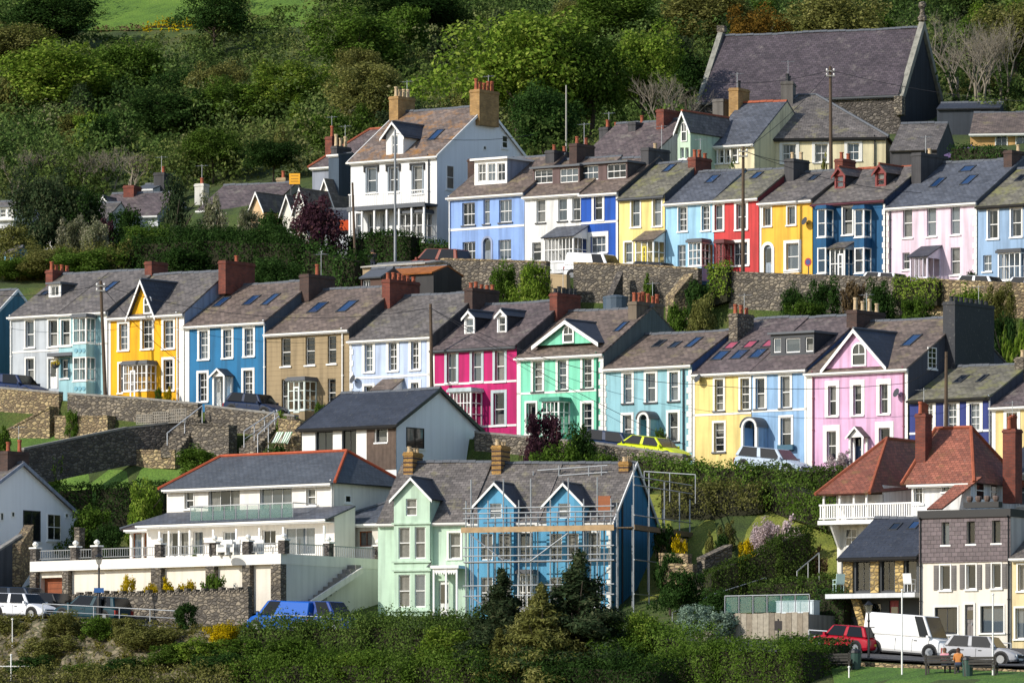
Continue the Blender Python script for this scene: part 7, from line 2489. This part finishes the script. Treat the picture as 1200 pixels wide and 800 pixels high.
# ---- left middle gardens
for lab, px, pyt, q, w, kd, fm in (
    ('big dark conifer at left above terrace roofs', 52, 196, 446, 92, 'pine', 'round'),
    ('tall dark spreading tree beside white cottage at left', 95, 216, 448, 70, 'dark', 'round'),
    ('dark cypress in front of long purple roof', 205, 203, 444, 56, 'pine', 'cypress'),
    ('copper purple tree left of villa hedge', 368, 229, 439, 66, 'copper', 'round'),
    ('olive tree in front of white dormered house', 12, 262, 440, 60, 'olive', 'round'),
    ('green bush below blue shed at left', 20, 300, 428, 80, 'mid', 'round'),
    ('olive green tree at left above roof of aqua house', 60, 288, 428, 80, 'olive', 'round'),
    ('green tree before hillside white house', 150, 240, 443, 48, 'dark', 'round'),
    ('small red-leaved tree before hillside white house', 122, 250, 441, 26, 'copper', 'round'),
    ('white blossom tree by long purple roof', 248, 228, 446, 40, 'white', 'round'),
    ('white blossom bush near gabled cottages', 290, 240, 444, 36, 'white', 'round'),
    ('pale blossom tree before white cottage at left', 112, 252, 437, 36, 'white', 'round'),
    ('second pale blossom tree before white cottage windows', 85, 254, 437, 34, 'white', 'round'),
    ('green tree before leftmost gabled cottage', 318, 246, 440, 44, 'dark', 'round'),
    ('rounded dark green tree in hedge above blue house', 250, 258, 436, 80, 'dark', 'round'),
    ('rounded green tree in hedge above yellow house', 175, 262, 436, 80, 'mid', 'round'),
    ('dark tree in hedge above brown house roof', 320, 262, 434, 80, 'dark', 'round'),
    ('dark leafy tree behind yellow house chimney', 215, 285, 428, 70, 'dark', 'round'),
    ('dark leafy tree behind grey house chimney', 105, 290, 428, 90, 'mid', 'round'),
    ('dark leafy bush behind blue house chimney', 320, 300, 424, 80, 'dark', 'round'),
    ('yellowish bush beside dark pole left of villa', 402, 295, 432, 30, 'olive', 'round'),
    ):
    plant(lab, px, pyt, q, w * 1.1, kd, fm, trunk=.06, group='garden trees left of villa')
hedge('long dark evergreen hedge above yellow and blue house roofs', [(140, 280, 335, 430), (230, 274, 335, 430), (345, 278, 338, 430)], 2.5, 'dark', .17, 90, jit=.5)
hedge('olive hedge above grey and aqua house roofs at left', [(-20, 300, 340, 429), (60, 296, 340, 429), (145, 290, 338, 429)], 2.5, 'olive', .17, 90, jit=.5)
hedge('dark hedge running to the wooden pole left of villa', [(345, 285, 340, 430), (410, 300, 340, 430)], 2.0, 'dark', .17, 90, jit=.4)
hedge('tall clipped dark hedge before villa', [(402, 278, 315, 441), (440, 270, 312, 441), (476, 272, 308, 441)], 2.0, 'dark', .14, 120)
hedge('dark hedge at the foot of villa gable', [(490, 280, 308, 442), (524, 285, 306, 442)], 1.0, 'dark', .14, 120)
hedge('dark hedge before tan house', [(1112, 171, 190, 458), (1172, 172, 190, 458)], 1.0, 'dark', .15, 90)
# ---- upper street wall plants
for lab, px, pyt, q, w, kd in (
    ('large bright green shrub against upper wall under periwinkle house', 592, 308, 430, 44, 'mid'), ('large bright green bush hanging over magenta house roof', 624, 304, 430, 52, 'lime'),
    ('dark shrub under blue gate', 816, 322, 431, 30, 'dark'), ('grey-green bush in the garden behind aqua house', 824, 348, 424, 46, 'olive'), ('green bush in the garden behind mint house chimney', 792, 354, 424, 34, 'mid'),
    ('dark round bush under mustard house', 930, 330, 430, 40, 'dark'), ('dark leafy bush under teal house', 965, 326, 430, 50, 'dark'), ('green bush below dark bushes behind box dormer', 940, 350, 425, 60, 'mid'),
    ('grey twiggy bush under teal house', 1000, 322, 430, 30, 'brown'), ('dark bush left of bright hedge on upper street', 1030, 328, 430, 44, 'dark'), ('green bush under bright hedge behind pink house', 1075, 345, 426, 50, 'mid'),
    ('bright green bush by white hatchback on upper wall', 1138, 330, 431, 46, 'lime'), ('olive bush on brown wall at right', 1172, 332, 430, 40, 'olive'), ('dark tree behind tall slate chimney at right', 1176, 362, 420, 44, 'dark'),
    ('green tree over navy house chimney at right edge', 1194, 362, 416, 40, 'lime'), ('small fern clump on the long upper wall', 760, 320, 432.4, 22, 'mid'), ('small clipped bush by white hatchback before pale pink house', 1138, 316, 438.4, 18, 'dark'),
    ('bushy plant on roof edge before cream house wing', 862, 188, 446, 44, 'mid'), ('spiky bush before cream hipped house', 958, 186, 446, 36, 'olive')):
    plant(lab, px, pyt, q, w, kd, trunk=0, group='garden shrubs of the upper street')
hedge('bright yellow-green hedge along upper street below teal house', [(1044, 325, 350, 432), (1095, 327, 350, 432)], 1.2, 'lime', .13, 130)
hedge('ivy mass hanging on upper wall by blue gate', [(829, 310, 352, 432.2), (850, 308, 345, 432.2)], .8, 'lime', .15, 130, 'ivy', cat='ivy')
# ---- middle street gardens
for lab, px, pyt, q, w, kd in (
    ('dark copper and green shrub before mint house', 636, 476, 390.5, 60, 'copper'), ('green shrub at the foot of mint house', 655, 508, 389, 70, 'mid'), ('dark shrub beside copper shrub', 680, 498, 391, 50, 'dark'),
    ('green shrub behind scaffolding top', 705, 525, 389, 50, 'mid'), ('small climbing plant on aqua house wall', 774, 496, 399.2, 14, 'mid'),
    ('yellow flowering plant before yellow house', 197, 452, 399, 14, 'yel'), ('dark potted shrub before yellow house', 186, 453, 398.8, 12, 'mid'), ('potted shrub beside brown house bay', 374, 468, 398.6, 16, 'mid'),
    ('pale green shrub on wall below brown house', 335, 482, 392.4, 36, 'lime'), ('bright green shrub over the left lawn', 57, 524, 382, 40, 'lime'), ('green mound right of the left lawn', 232, 520, 388.5, 62, 'mid'),
    ('bright round shrub beside terrace house roof', 168, 564, 379, 50, 'lime'), ('dark leafy shrub behind terrace wing', 105, 590, 377, 60, 'mid'), ('green shrub between gatepost and terrace', 125, 606, 376, 44, 'dark'),
    ('green shrub at left edge below golden wall', 4, 498, 388, 30, 'mid'), ('dark shrub beside bungalow steps', 330, 520, 386, 40, 'dark'), ('small bush at foot of second retaining wall', 84, 476, 392.4, 20, 'mid'),
    ('flowering rose bush before pink house', 985, 527, 395, 30, 'pinkf'), ('green shrub before pink house door', 1022, 534, 395, 26, 'mid')):
    plant(lab, px, pyt, q, w, kd, trunk=0, group='garden shrubs of the middle street')
hedge('broad trimmed hedge below the left lawn', [(48, 570, 625, 378), (110, 567, 612, 381), (190, 563, 600, 383)], 1.6, 'dark', .13, 130)
hedge('mixed green hedge along middle street above scaffolding', [(735, 535, 572, 391.5), (800, 541, 572, 391.5), (880, 548, 575, 391.5)], 2.0, 'mid', .14, 130, jit=.3)
hedge('mixed green hedge before pale blue house', [(880, 546, 578, 391.5), (946, 549, 582, 391.5)], 2.0, 'hedge', .14, 130, jit=.3)
hedge('clipped hedge along middle street before pink house', [(952, 545, 585, 391.5), (1035, 550, 600, 391.5)], 1.5, 'hedge', .13, 140, jit=.15)
hedge('tangled shrub bank below middle street hedge', [(768, 562, 600, 388), (830, 570, 600, 387.5), (890, 566, 592, 388.5)], 2.0, 'olive', .14, 130, jit=.4)
hedge('dark shrubs on the bank left of red-roofed house', [(890, 560, 590, 389.5), (960, 580, 612, 387), (995, 600, 640, 384)], 2.0, 'mid', .15, 120, jit=.5)
hedge('tall dark clipped hedge curving down the garden', [(838, 668, 700, 374), (870, 652, 700, 375.5), (915, 627, 700, 377), (955, 614, 690, 379)], 2.4, 'hedge', .11, 190, jit=.12)
hedge('low clipped hedge under dark tall hedge', [(878, 684, 712, 372), (935, 676, 708, 373), (990, 672, 705, 373.5)], 1.5, 'hedge', .12, 140)
hedge('small clipped hedge beside stone-piered house', [(955, 690, 735, 370), (985, 692, 735, 370)], 1.2, 'dark', .12, 140)
for lab, px, pyt, q, w, kd in (
    ('pink blossom bush on the grass bank, left half', 898, 604, 384, 46, 'pinkf'), ('pink blossom bush spilling over dark hedge', 924, 604, 384, 36, 'pinkf'), ('bright yellow shrub in front of pink blossom', 876, 630, 381, 24, 'gorse'),
    ('round clipped dark shrub on grass bank', 846, 620, 382, 20, 'dark'), ('round clipped shrub beside the dark round one', 832, 622, 382, 18, 'olive'), ('yellow shrub behind scaffolding at right', 795, 625, 379, 26, 'gorse'),
    ('dark shrub behind scaffolding end', 780, 605, 381, 36, 'dark'), ('small spiky palm on the grass bank', 852, 608, 384, 22, 'olive'),
    ('dark shrub under the garden terraces', 800, 664, 371, 60, 'dark'), ('dark leafy shrub in shade right of blue gable', 785, 640, 375, 40, 'dark'), ('dark leafy shrub under handrail', 840, 690, 369, 60, 'dark'),
    ('grey-green rounded bush below handrail', 815, 706, 365, 54, 'grey'), ('second grey-green bush right of the first', 848, 712, 365.5, 40, 'grey'), ('twiggy brown bush right of dark hedge', 955, 640, 380, 36, 'brown'),
    ('small yellow-green tree on terrace planting', 149, 672, 363.6, 24, 'yel'), ('yellow flower bush behind coping wall, left', 178, 678, 363.8, 26, 'yel'), ('yellow flower bush behind coping wall, middle', 200, 676, 363.8, 30, 'gorse'), ('orange-yellow flower bush behind coping wall, right', 222, 678, 363.8, 26, 'yel'),
    ('round green shrub against white terrace wall', 250, 665, 363.8, 30, 'mid'), ('green pot plants on the terrace', 230, 640, 369, 20, 'mid')):
    plant(lab, px, pyt, q, w, kd, trunk=0, group='garden shrubs of the lower houses')
# ---- front planting below the lower street
hedge('long leafy hedge along the bottom below pale green house', [(282, 728, 830, 353.5), (350, 724, 830, 353.5), (420, 722, 830, 353), (500, 722, 830, 353), (590, 722, 830, 353)], 3.0, 'hedge', .12, 230, jit=.45)
hedge('leafy shrub bank at the bottom centre right', [(690, 722, 830, 353), (745, 732, 830, 353), (800, 745, 835, 352)], 3.0, 'mid', .12, 220, jit=.5)
hedge('big dense green hedge at the bottom right of centre', [(745, 770, 840, 349.5), (830, 752, 840, 350), (930, 752, 840, 349.5)], 3.0, 'mid', .11, 240, jit=.35)
hedge('clipped hedge before red car', [(912, 746, 810, 354), (975, 748, 806, 354)], 2.0, 'dark', .12, 150)
hedge('rough shrub mass along the bottom edge under the long hedge', [(270, 775, 850, 347.5), (360, 768, 850, 347.5), (470, 772, 850, 347), (560, 765, 850, 347)], 3.0, 'mid', .13, 200, jit=.6)
hedge('shadowy shrub mass along the bottom edge under the pines', [(555, 770, 850, 346.8), (650, 772, 850, 346.5), (760, 778, 850, 346.5)], 3.0, 'dark', .13, 200, jit=.6)
hedge('low weeds and brambles along the bottom left edge', [(-30, 790, 850, 347.5), (90, 786, 850, 347.5), (180, 790, 850, 347.5), (275, 778, 850, 347.5)], 2.0, 'olive', .12, 200, jit=.5)
for lab, px, pyt, q, w, kd, fm in (
    ('dark feathery pine at bottom centre, left of the pair', 588, 664, 351, 170, 'pine', 'pine'), ('tall dark feathery pine before blue end house', 678, 645, 351.5, 215, 'pine', 'pine'), ('olive brown conifer at the bottom between pines', 634, 682, 349, 180, 'olive', 'pine'),
    ('brownish conifer at the bottom edge', 585, 735, 348.5, 80, 'olive', 'pine')):
    plant(lab, px, pyt, q, w, kd, fm, trunk=.12, group='conifers below the lower street')
for lab, px, pyt, q, w, kd in (
    ('yellow gorse bush at bottom left of hedge', 262, 726, 354, 44, 'gorse'), ('yellow-green bush under gorse', 240, 748, 352, 70, 'lime'), ('dark bush in front of gorse at bottom left', 285, 745, 352, 60, 'mid'), ('dark green upright shrub by lower street railing', 218, 702, 356.4, 36, 'dark'),
    ('round grassy bush on rock face at left', 75, 716, 354, 60, 'olive'), ('grassy bush at top of rock face', 115, 720, 354, 50, 'mid'), ('green weeds at the bottom of rock face', 100, 775, 350.5, 60, 'mid'), ('dark weeds at the bottom left corner', 40, 768, 350.5, 70, 'dark'),
    ('low bush on rock face under railing', 150, 722, 354, 50, 'olive'), ('wide olive bush high on the rock face', 180, 730, 353.5, 80, 'olive'), ('dark bramble at the foot of rock face', 150, 770, 350.5, 80, 'dark'), ('bright bush low on rock face left of gorse', 205, 752, 351.5, 70, 'mid'),
    ('tall leafy bush at bottom below the gorse', 262, 760, 350.3, 90, 'dark'), ('tangled dry bush in the middle of rock face', 60, 745, 352, 70, 'olive'), ('scrubby bush on rock face at the left edge', 8, 720, 354.5, 50, 'olive'), ('lime bush at foot of hedge', 420, 760, 350, 90, 'lime'), ('bright leafy bush in front of pale green house', 520, 735, 351.5, 90, 'lime'),
    ('leafy bush at bottom below blue vans', 340, 745, 351, 80, 'mid'), ('dark leafy bush at the bottom beside pine', 720, 740, 351, 60, 'mid'), ('pale leafy bush below blue end house', 752, 718, 354, 60, 'lime'), ('flowering ground cover by timber wall', 828, 738, 360, 40, 'white')):
    plant(lab, px, pyt, q, w, kd, trunk=0, group='shrubs below the lower street')
bare('pale dead branches at the bottom centre', 740, 770, 350, 40, 71)
# grass tufts over the rock face
V_, R_ = [], []
for i in range(420):
    px = NR.uniform(-20, 300); q = NR.uniform(350.5, 357)
    P = gp(px, q); r0 = NR.uniform(.12, .4)
    V, rv = cloud([(0, 0, .1, r0, r0, r0 * .8)], 34, .16, .3, 2.6, .6); V_.append(V + np.array([list(P)]) + np.array([[0, -.25, .18]])); R_.append(rv)
stuff(link('bank_grass', leafmesh('bank_grass', np.concatenate(V_), np.concatenate(R_), leafmat('4a4c20', '6a6830', '8a8050'))), 'rough grass and weeds growing over the stone bank', 'grass')
# flowers in the hanging basket
V, rv = cloud([(0, 0, .22, .3, .3, .25)], 200, .1)
link('flowers', leafmesh('flowers', V, rv, LM['gorse']), BASKET)
# ------------------------------------------------------------------ people
def clothmat(stops):
    """clothing by height on the body: (height, colour) from the feet up"""
    k = NT('clothed_figure')
    tc = k.n('TexCoord'); sp = k.n('SeparateXYZ'); k.l(tc.outputs['Object'], sp.inputs[0])
    dv = k.n('Math', operation='DIVIDE'); dv.inputs[1].default_value = 2.0; k.l(sp.outputs[2], dv.inputs[0])
    col = k.ramp(dv.outputs[0], [(z / 2.0, srgb(c)) for z, c in stops])
    col.node.color_ramp.interpolation = 'CONSTANT'
    k.l(col, k.b.inputs['Base Color']); k.set(Roughness=.85)
    return k.m
def person(label, P, rz, stops, hair, seated=False, raised=False, hood=False):
    root = thing('person', label, 'person', P, rz)
    V, E, Rr = [], [], []
    def v(p, r, par=None):
        V.append(p); Rr.append(r)
        if par is not None: E.append((par, len(V) - 1))
        return len(V) - 1
    dz = -.42 if seated else 0
    pel = v((0, 0, .95 + dz), .15)
    wa = v((0, 0, 1.12 + dz), .135, pel); ch = v((0, .01, 1.34 + dz), .16, wa); nk = v((0, 0, 1.5 + dz), .06, ch)
    hd = v((0, -.01, 1.6 + dz), .095, nk); v((0, -.015, 1.7 + dz), .09, hd); v((0, -.11, 1.6 + dz), .022, hd)
    for s in (-1, 1):
        sh = v((s * .19, 0, 1.42 + dz), .065, ch)
        if raised:
            el = v((s * .27, -.16, 1.22 + dz), .05, sh); wr = v((s * .1, -.26, 1.48 + dz), .035, el); pm = v((s * .06, -.24, 1.55 + dz), .034, wr); fd = (0, .1, 1)
        elif seated:
            el = v((s * .25, -.06, 1.16 + dz), .05, sh); wr = v((s * .17, -.3, 1.08 + dz), .035, el); pm = v((s * .15, -.38, 1.06 + dz), .034, wr); fd = (0, -1, -.15)
        else:
            el = v((s * .27, .02, 1.14 + dz), .05, sh); wr = v((s * .28, -.06, .9 + dz), .035, el); pm = v((s * .28, -.08, .82 + dz), .034, wr); fd = (0, -.2, -1)
        for k in range(5):
            off = (k - 2) * .016; ln = (.045, .07, .078, .072, .055)[k]
            f1 = v((V[pm][0] + off + fd[0] * ln * .6, V[pm][1] + fd[1] * ln * .6, V[pm][2] + fd[2] * ln * .6), .009, pm)
            v((V[f1][0], V[f1][1] + fd[1] * ln * .5 - .012, V[f1][2] + fd[2] * ln * .4), .007, f1)
        hp = v((s * .1, 0, .9 + dz), .095, pel)
        if seated:
            kn = v((s * .13, -.45, .52), .065, hp); an = v((s * .13, -.48, .1), .045, kn)
        else:
            kn = v((s * .11, -.02, .5), .065, hp); an = v((s * .11, .02, .1), .045, kn)
        v((s * .12, V[an][1] - .14, .04), .04, an)
    me = bpy.data.meshes.new('body'); me.from_pydata(V, E, [])
    o = bpy.data.objects.new('body', me); COL.objects.link(o); o.parent = root
    sk = o.modifiers.new('skin', 'SKIN'); sk.use_smooth_shade = True
    for i, r in enumerate(Rr):
        me.skin_vertices[0].data[i].radius = (r, r)
    me.skin_vertices[0].data[0].use_root = True
    sb = o.modifiers.new('sub', 'SUBSURF'); sb.levels = 1; sb.render_levels = 2
    me.materials.append(clothmat(stops))
    hm = MB(); z = 1.64 + dz
    n = 10
    for i in range(5):
        a0, a1 = math.pi * .55 * i / 5, math.pi * .55 * (i + 1) / 5
        for k in range(n):
            b0, b1 = 2 * math.pi * k / n, 2 * math.pi * (k + 1) / n
            pt = lambda a, b: (.108 * math.sin(a) * math.cos(b), .02 + .115 * math.sin(a) * math.sin(b), z + .125 * math.cos(a) - (.08 if math.sin(b) > .2 and a > 1 else 0))
            hm.quad(pt(a0, b0), pt(a0, b1), pt(a1, b1), pt(a1, b0))
    hm.build('hair', plain(hair, .9), root, True)
    for s in (-1, 1):
        em = MB(); em.lathe([(.012, 0), (.012, .004)], 0, 0, 6); e = em.build('eye', BLACK, root); e.location = (s * .035, -.104, 1.625 + dz); e.rotation_euler = (R(90), 0, 0)
    return root
sk = 'b98a6e'
p = person('person in dark jacket holding a camera up beside villa hedge', gp(437, 436.4), -R(10), [(0, '22252c'), (.12, '2a2f3c'), (.95, '1f2126'), (1.46, sk)], '2a1f18', raised=True)
cm = MB(); cm.box(-.08, .08, -.34, -.26, 1.53, 1.64); cm.lathe([(.04, 0), (.04, .02)], 0, -.36, 8); q = cm.build('camera', BLACK, p)
for i, (px, top, hair) in enumerate(((1107, 'c98a96', '6a4a34'), (1123, 'b8763a', '4a2e1e'))):
    P = gp(px, 353.3); P.y -= .1
    person(('person in pink top seated on dark bench', 'person in orange top seated on dark bench')[i], P, R(180 - 20), [(0, '2a2f3c'), (.5, '35405a'), (.62, top), (1.05, sk)], hair, seated=True)
